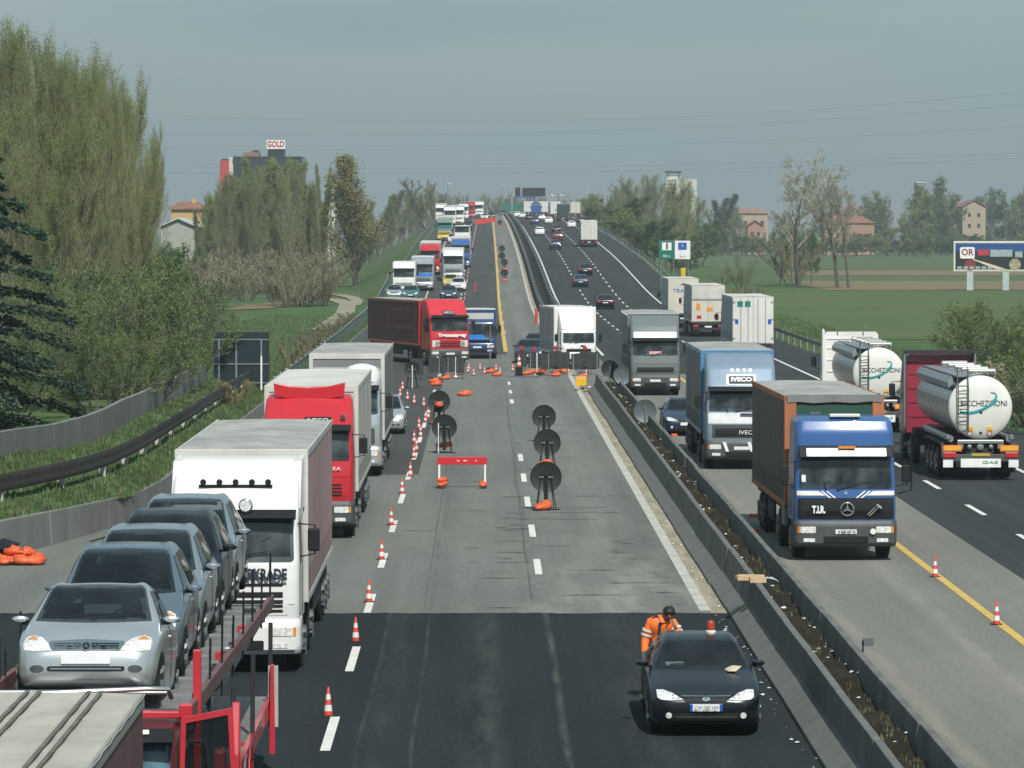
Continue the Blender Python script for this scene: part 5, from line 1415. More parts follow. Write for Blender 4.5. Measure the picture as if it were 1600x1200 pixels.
def tanker(label, X, dr, cabm, group):
    t = empty('tanker_lorry', label, 'tanker', (0, 0, 0), 0, group)
    L = 15.2
    secs = [(.95, .06, 1.2), (1.3, .02, 1.2), (1.9, .05, 1.2), (2.7, .2, 1.18), (3.3, .5, 1.17), (3.62, .9, 1.14), (3.72, 1.5, 1.05)]
    cab_shell(secs, 2.2, cabm, t)
    fr = MB()
    for z in (1.5, 2.0, 2.5, 3.0, 3.4): fr.bx(-1.05, 1.05, 2.2, 2.23, z, z + .06)
    fr.build('cab_ridge', cabm, t)
    for s in (-1, 1):
        MB().tube([(s * 1.24, 2.5, .9), (s * 1.24, 2.5, 3.86)], .045, 8).build('side_post', STEEL, t)
        MB().bx(*sorted((s * 1.16, s * 1.26)), 2.05, 2.45, .95, 3.8).build('air_deflector', CHASSIS, t, bevel=.02)
        mirror_arm(t, s, 1.2, 2.4)
    MB().bx(-1.27, 1.27, 2.3, 2.55, 3.74, 3.88).build('roof_bar', CHASSIS, t, bevel=.02)
    for x in (-.55, .55): MB().tube([(x, 2.42, 3.84), (x, 2.42, 4.02)], .03, 8).build('work_lamp', STEEL, t)
    # tank with rings; dished white rear end
    r, zc = 1.035, 2.37
    y0, y1 = 4.3, 14.7
    MB().lathe([(.001, y0 - .28), (.5, y0 - .24), (.85, y0 - .12), (r - .03, y0), (r - .03, y1)], 48, 'y', (0, 0, zc), close=False).build('tank', ALU, t, smooth=True)
    for k in range(14):
        y = y0 + .1 + k * .78
        MB().lathe([(r - .03, y - .02), (r - .022, y - .02), (r - .022, y + .02), (r - .03, y + .02)], 40, 'y', (0, 0, zc), close=False).build('tank_band', STEEL, t, smooth=True)
    for a in (40, 70, 110, 140, 180, 10, 165):
        c_, s_ = cos(radians(a)), sin(radians(a))
        MB().tube([(c_ * (r - .02), y0 + .1, zc + s_ * (r - .02)), (c_ * (r - .02), y1 - .05, zc + s_ * (r - .02))], .012, 4).build('tank_seam', STEEL, t)
    e = MB().lathe([(r - .04, y1 - .02), (r, y1), (r, y1 + .04), (r - .05, y1 + .1), (.8, y1 + .17), (.4, y1 + .22), (.001, y1 + .235)], 56, 'y', (0, 0, zc), close=False).build('tank_end', M('white tank end', (.74, .74, .69), .35, 0, .04, 1, 0, .4, dirt=.12), t, smooth=True)
    EB = bvh_of(e)
    PR = lambda o, off, n, m_, seg=.1: proj(EB, o, 'rear', off, n, m_, t, seg=seg)
    lt = lettering('BICCHEZIRONI', .26, DKTEXT, t, (-.1, y1 + .235, zc + .13), rz=pi, width=1.5)
    for v in lt.data.vertices:
        q = EB.ray_cast(Vector((-.1 - v.co.x, 40, zc + .13 + v.co.y)), Vector((0, -1, 0)))[0]
        if q is not None: v.co.z = q.y + .012 - (y1 + .235) + v.co.z
    sw = catmull([(.62, -.02), (.66, -.14), (.35, -.17), (0, -.08), (-.3, .08), (-.52, .26), (-.47, .38)], 4)
    up = [(x, zc + z + .018 + .03 * sin(pi * i / len(sw))) for i, (x, z) in enumerate(sw)]
    dn = [(x + .01, zc + z - .018 - .03 * sin(pi * i / len(sw))) for i, (x, z) in enumerate(sw)]
    for i in range(len(sw) - 1): PR([up[i], up[i + 1], dn[i + 1], dn[i]], .02, 'swoosh', M('turquoise swoosh', (.02, .3, .36), .4), .3)
    hk = catmull([(-.36, .46), (-.5, .44), (-.52, .3), (-.42, .2)], 4)
    for i in range(len(hk) - 1): PR([(hk[i][0], zc + hk[i][1]), (hk[i + 1][0], zc + hk[i + 1][1]), (hk[i + 1][0] + .05, zc + hk[i + 1][1] + .02), (hk[i][0] + .05, zc + hk[i][1] + .05)], .02, 'swoosh', MATS['turquoise swoosh'], .3)
    PR(ell(0, zc - .15, .05, .04), .02, 'small_mark', DKTEXT)
    for x in (.35, -.28):
        PR(rr_(x - .1, x + .1, zc - .74, zc - .62, .01), .02, 'hazard_plate', paint('hazard yellow', (.75, .5, .05)))
        PR(ell(x, zc - .84, .085), .02, 'speed_disc', REDL); PR(ell(x, zc - .84, .065), .028, 'speed_disc_face', PLATE)
    PR(rr_(-.05, .05, zc - .84, zc - .78, .01), .02, 'small_plate', NAVYG)
    # ladder on the left of the end, walkway and hand rails along the top
    ld = MB()
    for x in (.42, .75): ld.tube([(x, y1 + .3, zc - .8), (x, y1 + .32, zc + .6), (x, y1 + .1, zc + 1.0), (x, y1 - .1, zc + 1.3)], .022, 6)
    for z in (-.55, -.3, -.05, .2, .45, .7): ld.tube([(.42, y1 + .31, zc + z), (.75, y1 + .31, zc + z)], .018, 6)
    ld.build('ladder', GREYPL, t, smooth=True)
    MB().bx(.35, .8, y0 + .2, y1 - .1, zc + .98, zc + 1.03).build('walkway', STEEL, t)
    tr2 = MB()
    for k in range(5):
        y = y1 - .6 - k * 2.0
        tr2.tube([(-.55, y, zc + .95), (-.55, y, zc + 1.22), (.3, y, zc + 1.22), (.3, y, zc + 1.0)], .025, 6)
        MB().bx(-.6, .3, y - .55, y - .1, zc + 1.06, zc + 1.2).build('hatch_box', M('hatch alloy', (.62, .62, .58), .4, .3, .08, 2), t, bevel=.03)
    tr2.build('hand_rail', STEEL, t, smooth=True)
    pr = [(x * .3 + .62, z) for x, z in ((-1, 0), (-.9, .3), (.9, .3), (1, 0))]
    MB().prism([(.85, zc + .78), (1.02, zc + .62), (1.04, zc + .8), (.9, zc + 1.0)], 'y', y0 + .3, y1 - .1).build('spill_rail', STEEL, t)
    # chassis, hose tubes, mudguards, bumper
    MB().bx(-.45, .45, .9, y1, .75, 1.25).bx(-1.05, 1.05, 3.2, 4.4, .6, 1.2).build('chassis', CHASSIS, t, bevel=.03)
    for s in (-1, 1): MB().tube([(s * .95, 7.0, 1.35), (s * .95, 14.6, 1.35)], .11, 10).build('hose_tube', STEEL, t, smooth=True)
    for s in (-1, 1): MB().prism([(8.9, 1.0), (9.3, 1.15), (14.2, 1.15), (14.5, .7), (14.55, .75), (14.3, 1.2), (9.2, 1.2), (8.85, 1.02)], 'x', *sorted((s * .85, s * 1.22))).build('mudguard', CHASSIS, t)
    truck_wheels(t, (1.4, 4.2, 10.2, 11.5, 12.8), 1.2)
    MB().bx(-.75, .75, y1 - .05, y1 + .15, 1.2, 1.32).bx(-.75, -.55, y1, y1 + .12, 1.02, 1.2).bx(.55, .75, y1, y1 + .12, 1.02, 1.2).build('rear_frame', STEEL, t, bevel=.02)
    for x in (-.35, 0, .35): MB().lathe([(.001, 0), (.11 if x == 0 else .07, 0), (.11 if x == 0 else .07, .08), (.001, .1)], 14, 'y', (x, y1 + .02, 1.1)).build('valve', STEEL, t, smooth=True)
    MB().bx(-1.22, 1.22, y1 + .1, y1 + .22, .62, .86).build('rear_bumper', GREYPL, t, bevel=.02)
    MB().bx(-.65, .65, y1 + .22, y1 + .25, .44, .72).build('white_banner', WTEXT, t)
    lettering('GAS', .12, M('green lettering', (.1, .35, .25), .5), t, (-.3, y1 + .26, .6), rz=pi, width=.5)
    MB().bx(-.3, .3, y1 + .22, y1 + .25, .8, .9).build('plate_holder', M('ochre plate', (.4, .32, .05), .5), t)
    for s in (-1, 1):
        o = MB().bx(*sorted((s * 1.22, s * .62)), y1 + .22, y1 + .25, .96, 1.16).build('reflector_board', paint('reflector orange', (.85, .2, .03)), t)
        MB().bx(*sorted((s * 1.19, s * .65)), y1 + .25, y1 + .258, .99, 1.13).build('reflector_field', paint('reflector yellow', (.8, .42, .05)), o)
        MB().bx(*sorted((s * 1.2, s * .8)), y1 + .22, y1 + .26, .76, .92).build('tail_light', REDL, t, bevel=.01)
        MB().bx(*sorted((s * 1.22, s * .9)), y1 + .22, y1 + .25, .44, .68).build('stripe_plate', PLATE, t)
        MB().lathe([(.001, -.1), (.09, -.06), (.09, .06), (.001, .1)], 12, 'z', (s * 1.02, y1 - .1, 1.4)).build('side_valve', STEEL, t, smooth=True)
        for y in (y1 - .3, 9.0): MB().bx(*sorted((s * 1.2, s * .62)), y, y + .03, .25, 1.0).build('mud_flap', RUBBER, t)
    place(t, X, dr + y1 + .25, pi)
    return t
t1 = tanker('silver tanker with white lettered tank end and burgundy cab at the right edge', 16.05, 136.3, BURG, 'tankers')
t2 = copy_tree(t1); t2['label'] = 'silver tanker with lettered tank end and white cab, ahead of the burgundy cab tanker'
recolour(t2, BURG, WHITE)
for o in list(t2.children):
    if o.name.split('.')[0] in ('air_deflector', 'roof_bar', 'side_post'):
        if o.name.startswith('roof_bar') or min(v.co.x for v in o.data.vertices) < 0: bpy.data.objects.remove(o); continue
        o.material_slots[0].link = 'OBJECT'; o.material_slots[0].material = WHITE
place(t2, 15.72, 168 + 15, pi)

# ------------------------------------------------------------------ farther traffic
for lab, k_, pm, px, py, rz in (
    ('dark car in the middle lane, nearest of the departing cars', 's', BLACKP, 944, 481, pi), ('blue black car in the left departing lane', 's', DKBLUE, 906, 446.5, pi), ('dark car just ahead of the blue black car', 's', BLACKP, 913.5, 428.5, pi),
    ('dark blue car with pale rear window halfway up the slope', 'c', DKBLUE, 867, 389.5, pi), ('dark red car behind a black one on the upper slope', 'c', paint('dark red paint', (.12, .02, .03)), 871, 375.5, pi), ('black car leading the dark red one on the upper slope', 's', BLACKP, 869, 363.5, pi),
    ('white hatchback in the left lane of the upper slope', 'c', WHITE, 843, 367.5, pi), ('white saloon near the big white lorry on the upper slope', 's', WHITE, 892.5, 356, pi), ('white car beyond the middle of the crest', 'c', WHITE, 857, 349.5, pi),
    ('dark car with bright rear near the crest', 'c', DKBLUE, 835, 351.5, pi), ('dark car at the left of the crest group', 's', BLACKP, 826, 344, pi), ('white car at the crest beside the median', 's', WHITE, 816, 341, pi), ('second white car at the crest beside the median', 'c', WHITE, 808, 339.5, pi),
    ('silver car at the crest right of the blue lorry', 'c', SILVER, 846, 345, pi), ('dark car beside the white lorry at the crest', 's', BLACKP, 906, 349, pi),
    ('black car on the closed lane at the crest', 's', BLACKP, 786, 337, 0), ('white car at the end of the orange boards', 's', WHITE, 757, 343, 0), ('black car at the far left queue near the crest', 's', BLACKP, 731, 357, 0), ('small black car beside the orange boards', 'c', BLACKP, 768, 341, 0),
    ('silver people carrier with dark screen behind the red slanting trailer', 'c', SILVER, 616, 467.5, 0), ('teal car beside the silver people carrier', 's', TEAL, 641, 468, 0), ('dark blue car in the right queue before the yellow topped car', 's', DKBLUE, 701, 468, 0),
    ('black and yellow car with luggage on its roof in the right queue', 's', paint('taxi yellow', (.65, .5, .05)), 704, 449, 0), ('white car at the right of the yellow topped car', 's', WHITE, 716, 455, 0), ('white car beside the green screened lorry', 'c', WHITE, 708, 380, 0)):
    d = dist(py); X = (px - VX) * d / F
    (saloon if k_ == 's' else compact)(lab, pm, X, d, rz)

def far_lorry(label, px, py, cabm, boxm, hi=3.9, L=13.0, rz=0.0, screen=SCREEN, roof=3.7, boxr=ROOF_W, **k):
    d = dist(py)
    if rz: d += L
    t, cab, B = make_lorry(label, (0, 0, 0), 0, cabm, boxm, boxm, boxr, box=(2.6, L, 1.1, hi), tail=(L - 3.3, L - 2.0), roof_z=roof, screen=screen, **k)
    if rz: rear_end(t, L, 1.1, hi, 1.25, boxm, bars=False)
    place(t, (px - VX) * (d - (L if rz else 0)) / F, d, rz)
    return t
TEALG = M('teal screen', (.03, .16, .15), .15)
t = far_lorry('white box lorry with rounded white front, first big one behind the red slanting trailer', 631, 463, WHITE, TARP_W, 3.6, 9)
t = far_lorry('silver and white tank lorry with blue front in the left queue', 660, 455, SILVER, SILVER, 3.7, 10, midm=paint('bright blue paint', (0, 0, 0)))
t = far_lorry('red lorry with grey roof in the left queue', 672, 430, RED, TARP_RED, 3.9, 13)
t = far_lorry('white roofed silver lorry in the right queue behind the yellow topped car', 708, 440, SILVER, TARP_W, 3.7, 12)
MB().prism([(.3, 2.95), (1.6, 2.95), (1.6, 3.75), (.9, 3.6)], 'x', -1.15, 1.15).build('roof_deflector', WHITE, t, bevel=.05)
t = far_lorry('blue topped lorry with pale side in the right queue', 720, 420, BLUE, BOXGREY, 3.9, 12)
t = far_lorry('white van in the right queue ahead of the blue topped lorry', 722, 384, WHITE, TARP_W, 2.8, 7, style='low', roof=2.9)
t = far_lorry('green screened lorry with yellow bumper and white visor in the left queue', 695, 377, M('green grey cab', (.16, .24, .22), .4), TARP_W, 4.0, 13, screen=TEALG, bumper=YELLOW, lowm=YELLOW)
proj(bvh_of(t.children[0]), rr_(-1.05, 1.05, 2.9, 3.2, .05), 'front', .03, 'white_visor', WTEXT, t)
far_lorry('white lorry behind the green screened one', 703, 352, WHITE, TARP_W, 4.0, 13)
far_lorry('white lorry in the middle of the far left queue', 716, 351, WHITE, TARP_W, 4.0, 13)
far_lorry('white lorry with blue box at the far left queue', 724, 343.5, WHITE, NAVYG, 4.0, 13)
far_lorry('red lorry at the top of the far left queue', 734.5, 341, RED, RED, 4.0, 13)
far_lorry('white box lorry near the crest above the orange boards', 748, 338.5, WHITE, TARP_W, 3.9, 10)
far_lorry('white lorry at the far left end of the queue on the crest', 689, 346, WHITE, TARP_W, 4.0, 12)
far_lorry('white lorry at the crest right of the median', 826, 338, WHITE, DOORW, 3.9, 10, pi)
far_lorry('blue tarpaulin lorry at the crest', 838, 340, BLUE, paint('crest blue tarp', (.03, .1, .3)), 3.2, 9, pi)
far_lorry('narrow white lorry at the crest behind the blue tarpaulin', 849, 338, WHITE, DOORW, 3.9, 10, pi)
far_lorry('tall white lorry at the crest in the slow lane', 868, 341.5, WHITE, DOORW, 4.1, 12, pi)
far_lorry('dark green lorry at the crest beside the tall white one', 880, 346, TEAL, M('dark green tarp', (.02, .045, .045), .6), 3.9, 12, pi)
far_lorry('white box lorry on the crest at the right shoulder', 899, 340, WHITE, DOORC, 3.9, 9, pi)
# ------------------------------------------------------------------ cones, signs and work site things
def cone_proto(h=.75, name='traffic_cone'):
    t = empty(name, None, 'cone')
    r = lambda z: .125 - .095 * (z - .03) / (h - .03)
    b = MB().lathe([(.001, .03), (r(.03), .03), (.03, h), (.02, h + .01), (.001, h + .01)], 18).build('cone_body', CONER, t, smooth=True)
    for a, e in ((.14, .30), (.44, .58)):
        k = h / .75
        MB().lathe([(r(a * k) + .003, a * k), (r(e * k) + .003, e * k)], 18, close=False).build('white_band', CONEW, t, smooth=True)
    MB().bx(-.19, .19, -.19, .19, 0, .035, .01, .01).build('base_plate', PLASTIC, t, bevel=.01)
    return t
cone0 = cone_proto(.78)
used0 = [False]
def cone(x, y, lab, group, s=1.0):
    if not used0[0]: c = cone0; used0[0] = True
    else: c = copy_tree(cone0)
    c.location = (x, y, RZs(y)); s *= .62; c.scale = (s, s, s); c.rotation_euler = (slope(y), 0, R.uniform(0, 1.5))
    tag(c, lab, 'cone', group)
    return c
near = [(512, 1121), (555, 1004), (576, 942), (596, 875), (611, 821), (628, 772)]
nm = ['striped cone nearest the camera, by the lowest white dash', 'striped cone on the black asphalt just before the seam', 'striped cone just beyond the seam onto grey asphalt', 'striped cone beside the white lorry cab, fourth from the camera', 'striped cone beside the tail of the white lorry, fifth from the camera', 'striped cone beside the red spoiler lorry, sixth from the camera']
for (px, py), l in zip(near, nm): cone(*G(px, py), l, 'cones along the left lane line')
for px, py in [(641, 745), (646.5, 716), (650.5, 705), (647, 692), (657, 683), (654.5, 670), (664.5, 660), (669, 654), (662, 635), (647, 631), (636.5, 625), (629, 609), (625, 620)]:
    cone(*G(px, py), 'striped cone in the dense run between the silver lorry and the round signs', 'cones in the dense run by the round signs')
for px, py in [(731, 582), (740, 587), (750, 578), (775, 579), (781, 584), (801, 580), (888, 582), (916, 588), (944, 588), (733, 578), (757, 584)]:
    cone(*G(px, py), 'small striped cone in the row across the closed lanes', 'cones across the closed lanes', .9)
cone(*G(1463, 903), 'striped cone on the yellow line beside the blue truck', 'cones on the yellow line')
cone(*G(1560, 978), 'striped cone on the yellow line near the right edge', 'cones on the yellow line')
for k in range(52):
    y = 300 + k * 13
    x = -2.3 + .9 * (y - 300) / 700
    cone(x, y, 'tiny cone in the long row climbing the slope beside the queue', 'cones climbing the slope', .85)
for k in range(40):
    y = 305 + k * 17
    if k % 2: cone(1.55 + (y - 280) * .0007, y, 'tiny cone along the yellow line on the slope', 'cones along the yellow line on the slope', .8)

def sandbag(px, py, lab, s=.55, rz=0.0, z=0.0, xy=None, group='orange sandbags'):
    s *= .86
    x, y = xy or G(px, py)
    mb = MB(); n, m_ = 14, 8
    v = []
    rr = random.Random(int(x * 100 + y))
    for i in range(m_ + 1):
        ph = pi * i / m_
        for k in range(n):
            a = 2 * pi * k / n
            sx = abs(sin(ph)) ** .6
            q = 1 + rr.uniform(-.17, .17)
            v.append((s * .5 * sx * cos(a) * q * (1.0 + .15 * cos(2 * a)), s * .32 * sx * sin(a) * q, s * .19 * (1 - cos(ph)) * q * (1 + .2 * cos(a))))
    mb.add(v, [(i * n + k, i * n + (k + 1) % n, (i + 1) * n + (k + 1) % n, (i + 1) * n + k) for i in range(m_) for k in range(n)])
    mb.tube([(s * .42, 0, s * .14), (s * .6, .02, s * .2), (s * .66, .05, s * .14)], s * .05, 6, s * .09)
    o = mb.build('sandbag', ORANGE, None, (x, y, RZs(y) + z), smooth='all', rz=rz)
    return tag(o, lab, 'sandbag', group)
DISC = M('sign back dark grey', (.028, .034, .036), .5, .2, .2, 4, dirt=.3)
DISCG = M('sign back grey', (.13, .155, .16), .5, .3, .12, 3, dirt=.3)
def round_sign(x, y, lab, r=.46, zc=.95, stand=True, mat=DISC, post=None, group='round signs seen from behind', legs=STEEL, white=False):
    t = empty('round_sign', lab, 'road sign', (x, y, RZs(y)), 0, group)
    o = MB().lathe([(.001, .0), (r - .02, 0), (r, -.015), (r, .03), (r - .02, .02), (.001, .02)][::1], 36, 'y', (0, 0, zc)).build('disc', mat, t, smooth=True)
    if stand:
        f = MB()
        for s in (-1, 1):
            f.tube([(s * .12, -.03, zc + .12), (s * .3, -.12, .02)], .016, 6)
            f.tube([(s * .12, -.03, zc + .1), (s * .24, .35, .02)], .014, 6)
        f.tube([(-.42, -.12, .02), (.42, -.12, .02)], .018, 6)
        f.bx(-.06, .06, -.05, -.01, .1, zc + .1)
        f.build('stand', PLASTIC, t)
        MB().bx(-.2, .2, -.05, -.03, zc - .02, zc + .02).build('bracket', STEEL, t)
    if post is not None:
        MB().tube([(0, -.05, 0), (0, -.05, post)], .03, 8).build('post', WTEXT if white else STEEL, t)
        MB().lathe([(.001, 0), (.22, 0), (.2, .08), (.05, .12), (.001, .12)], 14).build('foot', RUBBER, t)
    return t
for px, py, l in ((853, 797, 'black round sign back on a folding stand, nearest of the three in a column'), (855, 736, 'black round sign back with an orange bag below, middle of the right column of three'), (850, 690, 'black round sign back, farthest of the right column of three')):
    x, y = G(px, py); round_sign(x, y, l)
x, y = G(694, 708); round_sign(x, y, 'black round sign back on white post legs behind the red barrier', legs=STEEL)
MB().tube([(G(687, 708)[0] - x - .05, -.15, 0), (G(687, 708)[0] - x - .05, -.15, 1.1)], .02, 6).build('white_leg', WTEXT, bpy.data.objects[-1] if False else [o for o in COL.objects if o.get('label', '').startswith('black round sign back on white post')][0])
x, y = G(686, 663); tt = round_sign(x, y, 'black round sign back hung with an orange bag, left of the lane')
sandbag(0, 0, 'orange bag hung over the back of the left round sign', .62, 1.57, .72, (x, y - .16))
sandbag(0, 0, 'orange bag at the foot of the sign hung with a bag', .6, .1, 0, (x - .05, y - .3))
x, y = G(848, 797); sandbag(0, 0, 'orange bag leaning upright at the foot of the nearest round sign', .72, .9, .0, (x, y - .25))
x, y = G(851, 736); sandbag(0, 0, 'orange bag between the middle and nearest round signs', .55, .2, .18, (x, y - .2))
x, y = G(838, 692); sandbag(0, 0, 'small orange bag beside the farthest round sign of the column', .4, 1.2, .0, (x, y - .2))
x, y = G(692, 706); sandbag(0, 0, 'orange bag at the foot of the sign on white legs', .6, .1, .16, (x, y - .2))
sandbag(725, 619, 'flat orange bag lying alone on the grey lane', .75, .05)
x, y = G(643.5, 606); round_sign(x, y, 'dark round sign back with a white post by the far cones', .4, .95, True, DISC)
MB().tube([(.02, -.15, 0), (.02, -.15, 1.15)], .028, 8).build('white_post', WTEXT, [o for o in COL.objects if o.get('label', '').startswith('dark round sign back with a white post')][0])
x, y = G(766, 577); round_sign(x, y, 'round sign back high on a thin post before the blue lorry', .42, 2.15, False, DISC, 2.6)
round_sign(6.28, 165, 'grey round sign back standing in the median near the dark blue car', .45, 1.02, False, DISCG, 1.2, None)
round_sign(6.75, 206, 'grey round sign back at the end of the right barrier row', .46, .98, False, DISCG, 1.2, None)
x, y = G(938, 590); round_sign(x + .1, 216, 'dark round sign back at the tip of the left barrier row', .45, .95, False, DISC, 1.1, None)
for px, py in ((784, 399), (784, 411), (788, 422), (788, 439), (781, 355)):
    x, y = G(px, py); round_sign(x, y, 'small dark round sign back on the closed lane up the slope', .45, .95, True, DISC, None, 'round signs up the slope')
    sandbag(0, 0, 'orange bag under a round sign up the slope', .7, 0, 0, (x, y - .3), 'orange bags up the slope')
# red barrier
x, y = G(722, 763)
t = empty('work_barrier', 'red barrier board on two white legs with orange bags on its feet', 'barrier', (x, y, 0))
MB().bx(-.78, .78, -.02, .02, .74, .98).build('board', M('barrier board red', (.55, .02, .03), .45, 0, .08, 3, dirt=.2), t, bevel=.008)
for dx, w_ in ((-.16, .07), (.04, .11), (.42, .04)): MB().bx(dx, dx + w_, -.028, -.02, .85, .88).build('board_mark', WTEXT, t)
for s in (-1, 1):
    MB().bx(s * .72 - .03, s * .72 + .03, -.06, -.025, 0, .74).build('leg', WTEXT, t, bevel=.005)
    MB().bx(s * .72 - .05, s * .72 + .05, -.35, .35, 0, .05).build('foot', CHASSIS, t)
sandbag(0, 0, 'orange bag over the left foot of the red barrier', .55, 1.2, .04, (x - .62, y - .1))
sandbag(0, 0, 'orange bag over the right foot of the red barrier', .5, 1.5, .04, (x + .66, y - .1))
sandbag(0, 0, 'second orange bag heaped at the left foot of the red barrier', .42, .5, .2, (x - .64, y - .05))

# row of warning panels seen from behind
BOARD = M('panel back', (.03, .038, .04), .55, .1, .2, 3, dirt=.3)
def panel(x, y, w_, h, lab, lamp=False, z0=.25, group='warning panels across the lanes', posts=True, rz=0.0):
    t = empty('warning_panel', lab, 'panel', (x, y, RZs(y)), rz, group)
    MB().bx(-w_ / 2, w_ / 2, -.015, .015, z0, z0 + h).build('board', BOARD, t, bevel=.006)
    for s in (-1, 1):
        MB().bx(s * w_ * .3 - .02, s * w_ * .3 + .02, -.06, -.02, 0, z0 + h - .05).build('leg', GREYPL if R.random() < .7 else STEEL, t)
        MB().bx(s * w_ * .3 - .04, s * w_ * .3 + .04, -.3, .3, 0, .04).build('foot', CHASSIS, t)
    MB().bx(-w_ * .45, w_ * .45, -.035, -.016, z0 + h * .45, z0 + h * .45 + .05).build('rail', GREYPL, t)
    if lamp:
        MB().lathe([(.001, 0), (.1, 0), (.12, .06), (.12, .16), (.08, .2), (.001, .2)], 14, 'y', (0, -.1, z0 + h + .16)).build('warning_lamp', REDL, t, smooth=True)
        MB().tube([(0, 0, z0 + h - .02), (0, 0, z0 + h + .12)], .02, 6).build('lamp_stem', STEEL, t)
    return t
L1 = 'dark warning panel back in the left row under the red slanting lorry'
for k, px in enumerate((676, 690, 704, 719)): x, y = G(px, 590 + (k % 2) * 2); panel(x, y, .46, .85, L1, False, .3, 'left row of warning panels')
x, y = G(651, 592); panel(x, y, .7, .9, 'dark warning panel back standing apart left of the row', False, .2, 'left row of warning panels')
L2 = 'dark warning panel back in the row before the white box van'
for k, (px, lp) in enumerate(((815, True), (834, True), (852, False), (868, True), (882, False), (901, False), (914, True), (928, False))):
    x, y = G(px, 583 + (k % 3) * 2); panel(x, y, .6, .9, L2 + (' carrying a red lamp' if lp else ''), lp, .35, 'right row of warning panels')
for px, py, l in ((678, 598, 'orange bag heaped behind the left panel row'), (681, 603, 'orange bag in front of the left panel row'), (696, 593, 'flat orange bag at the left panel row'), (717, 586, 'orange bag at the right end of the left panel row'),
                  (765, 583, 'orange bag at the foot of the thin sign post'), (776, 588, 'orange bag beside the thin sign post'), (822, 586, 'orange bag at the left of the right panel row'), (829, 583, 'leaning orange bag near the white post'), (843, 586, 'orange bag at the white post'),
                  (848, 580, 'tilted orange bag behind the white post'), (868, 588, 'orange bag at the middle of the right panel row'), (878, 583, 'second orange bag at the middle of the right panel row'), (909, 591, 'orange bag on the yellow box'), (872, 584, 'third orange bag at the middle of the right panel row')):
    sandbag(px, py, l, .62, R.uniform(-.5, .5))
def post(px, py, h, lab, mat=WTEXT, r=.03, cat='post', name='marker_post'):
    x, y = G(px, py)
    o = MB().tube([(0, 0, 0), (0, 0, h)], r, 8).lathe([(.001, 0), (.16, 0), (.14, .06), (.001, .08)], 12).build(name, mat, None, (x, y, RZs(y)), smooth=True)
    return tag(o, lab, cat)
post(839, 586, 1.25, 'white marker post with a bright cap in the right panel row')
post(712, 589, 1.1, 'white marker post at the right end of the left panel row')
x, y = G(811, 587)
t = empty('signal_box', 'dark portable signal box topped by a striped cone, left of the right panel row', 'signal', (x, y, 0))
MB().bx(-.2, .2, -.15, .15, .05, .5).bx(-.26, .26, -.2, .2, 0, .06).build('box', PLASTIC, t, bevel=.03)
MB().lathe([(.13, .5), (.09, .8), (.04, 1.15), (.001, 1.16)], 14).build('marker', CONER, t, smooth=True)
MB().lathe([(.118, .6), (.102, .75)], 14, close=False).lathe([(.083, .88), (.06, 1.02)], 14, close=False).build('white_band', CONEW, t)
x, y = G(908, 603)
tag(MB().bx(-.28, .28, -.2, .2, 0, .42).bx(-.3, .3, -.22, .22, .42, .48).build('tool_box', paint('box yellow', (.8, .45, .02)), None, (x, y, 0), bevel=.03), 'yellow box on the ground beside the tip of the left barrier row', 'box')
x, y = G(818, 589); tag(MB().bx(-.9, .9, -.25, .25, 0, .05).build('fallen_sign', NAVYG, None, (x, y, 0), bevel=.01), 'blue sign lying flat in front of the signal box', 'sign')
for i, (px, py) in enumerate(((915, 613), (911, 609), (921, 608), (902, 611), (925, 617))):
    x, y = G(px, py); m_ = MB(); scrap(m_, 0, 0, 0, .22); tag(m_.build('rubble_piece', (SAND, CONC, WOOD)[i % 3], None, (x, y, 0)), 'broken rubble piece lying at the tip of the left barrier row', 'rubble', 'rubble at the barrier tip')
# orange net boards closing the lane near the crest
for k in range(7):
    x, y = G(748 + 3.6 * k, 351 - .6 * k)
    tag(MB().bx(-.8, .8, -.03, .03, .15, 1.0).build('barrier_board', CONER, None, (x, y, RZs(y))), 'orange red board in the slanting row near the crest', 'barrier', 'orange boards near the crest')
post(742.5, 455, 1.0, 'small dark figure-like post with orange top on the lane up the slope', CONER, .09)
post(838, 506, 1.3, 'red and white post at the corner of the median gap', CONER, .12)

# objects on and near the barriers
x, y = 5.55, 87.5
t = empty('plank_pile', 'stack of pale wooden planks and boxes resting on the left median barrier', 'planks', (x, y, .86))
for k, (dx, dy, dz, a, b, c_, rz) in enumerate(((-.05, .1, .03, .5, .16, .06, .1), (0, .15, .09, .55, .14, .05, -.15), (.1, -.35, .05, .34, .25, .11, .05), (-.1, .4, .04, .4, .2, .08, .4))):
    MB().obox((dx, dy, dz), (a, b, c_), rz).build('plank', WOOD, t, bevel=.006)
m_ = MB(); scrap(m_, .4, -.3, -.05, .2); scrap(m_, .32, -.1, -.03, .16); m_.build('plastic_sheet', M('grey plastic film', (.45, .48, .5), .3, 0, .2, 8), t)
m_ = MB(); scrap(m_, -.12, .75, -.02, .12); m_.build('black_bag', PLASTIC, t)
t = empty('marker_bracket', 'small dark bracket plate sticking out of the right median barrier near the bottom', 'bracket', (6.58, 73.6, .78))
MB().bx(-.2, .05, -.02, .02, 0, .03).bx(.02, .05, -.02, .02, .0, .2).build('arm', CHASSIS, t)
MB().bx(.03, .22, -.02, .015, .1, .24).build('plate', DISCG, t)
for px, py in ((1054, 682), (1047, 700), (1178, 809), (1180, 832)):
    x, y = G(px, py); tag(MB().bx(-.12, .12, -.06, .06, 0, .1).build('reflector_block', ORANGE, None, (max(7.1, x), y, 0), bevel=.02), 'small orange reflector block at the foot of the right median barrier', 'reflector', 'reflectors by the right barrier')
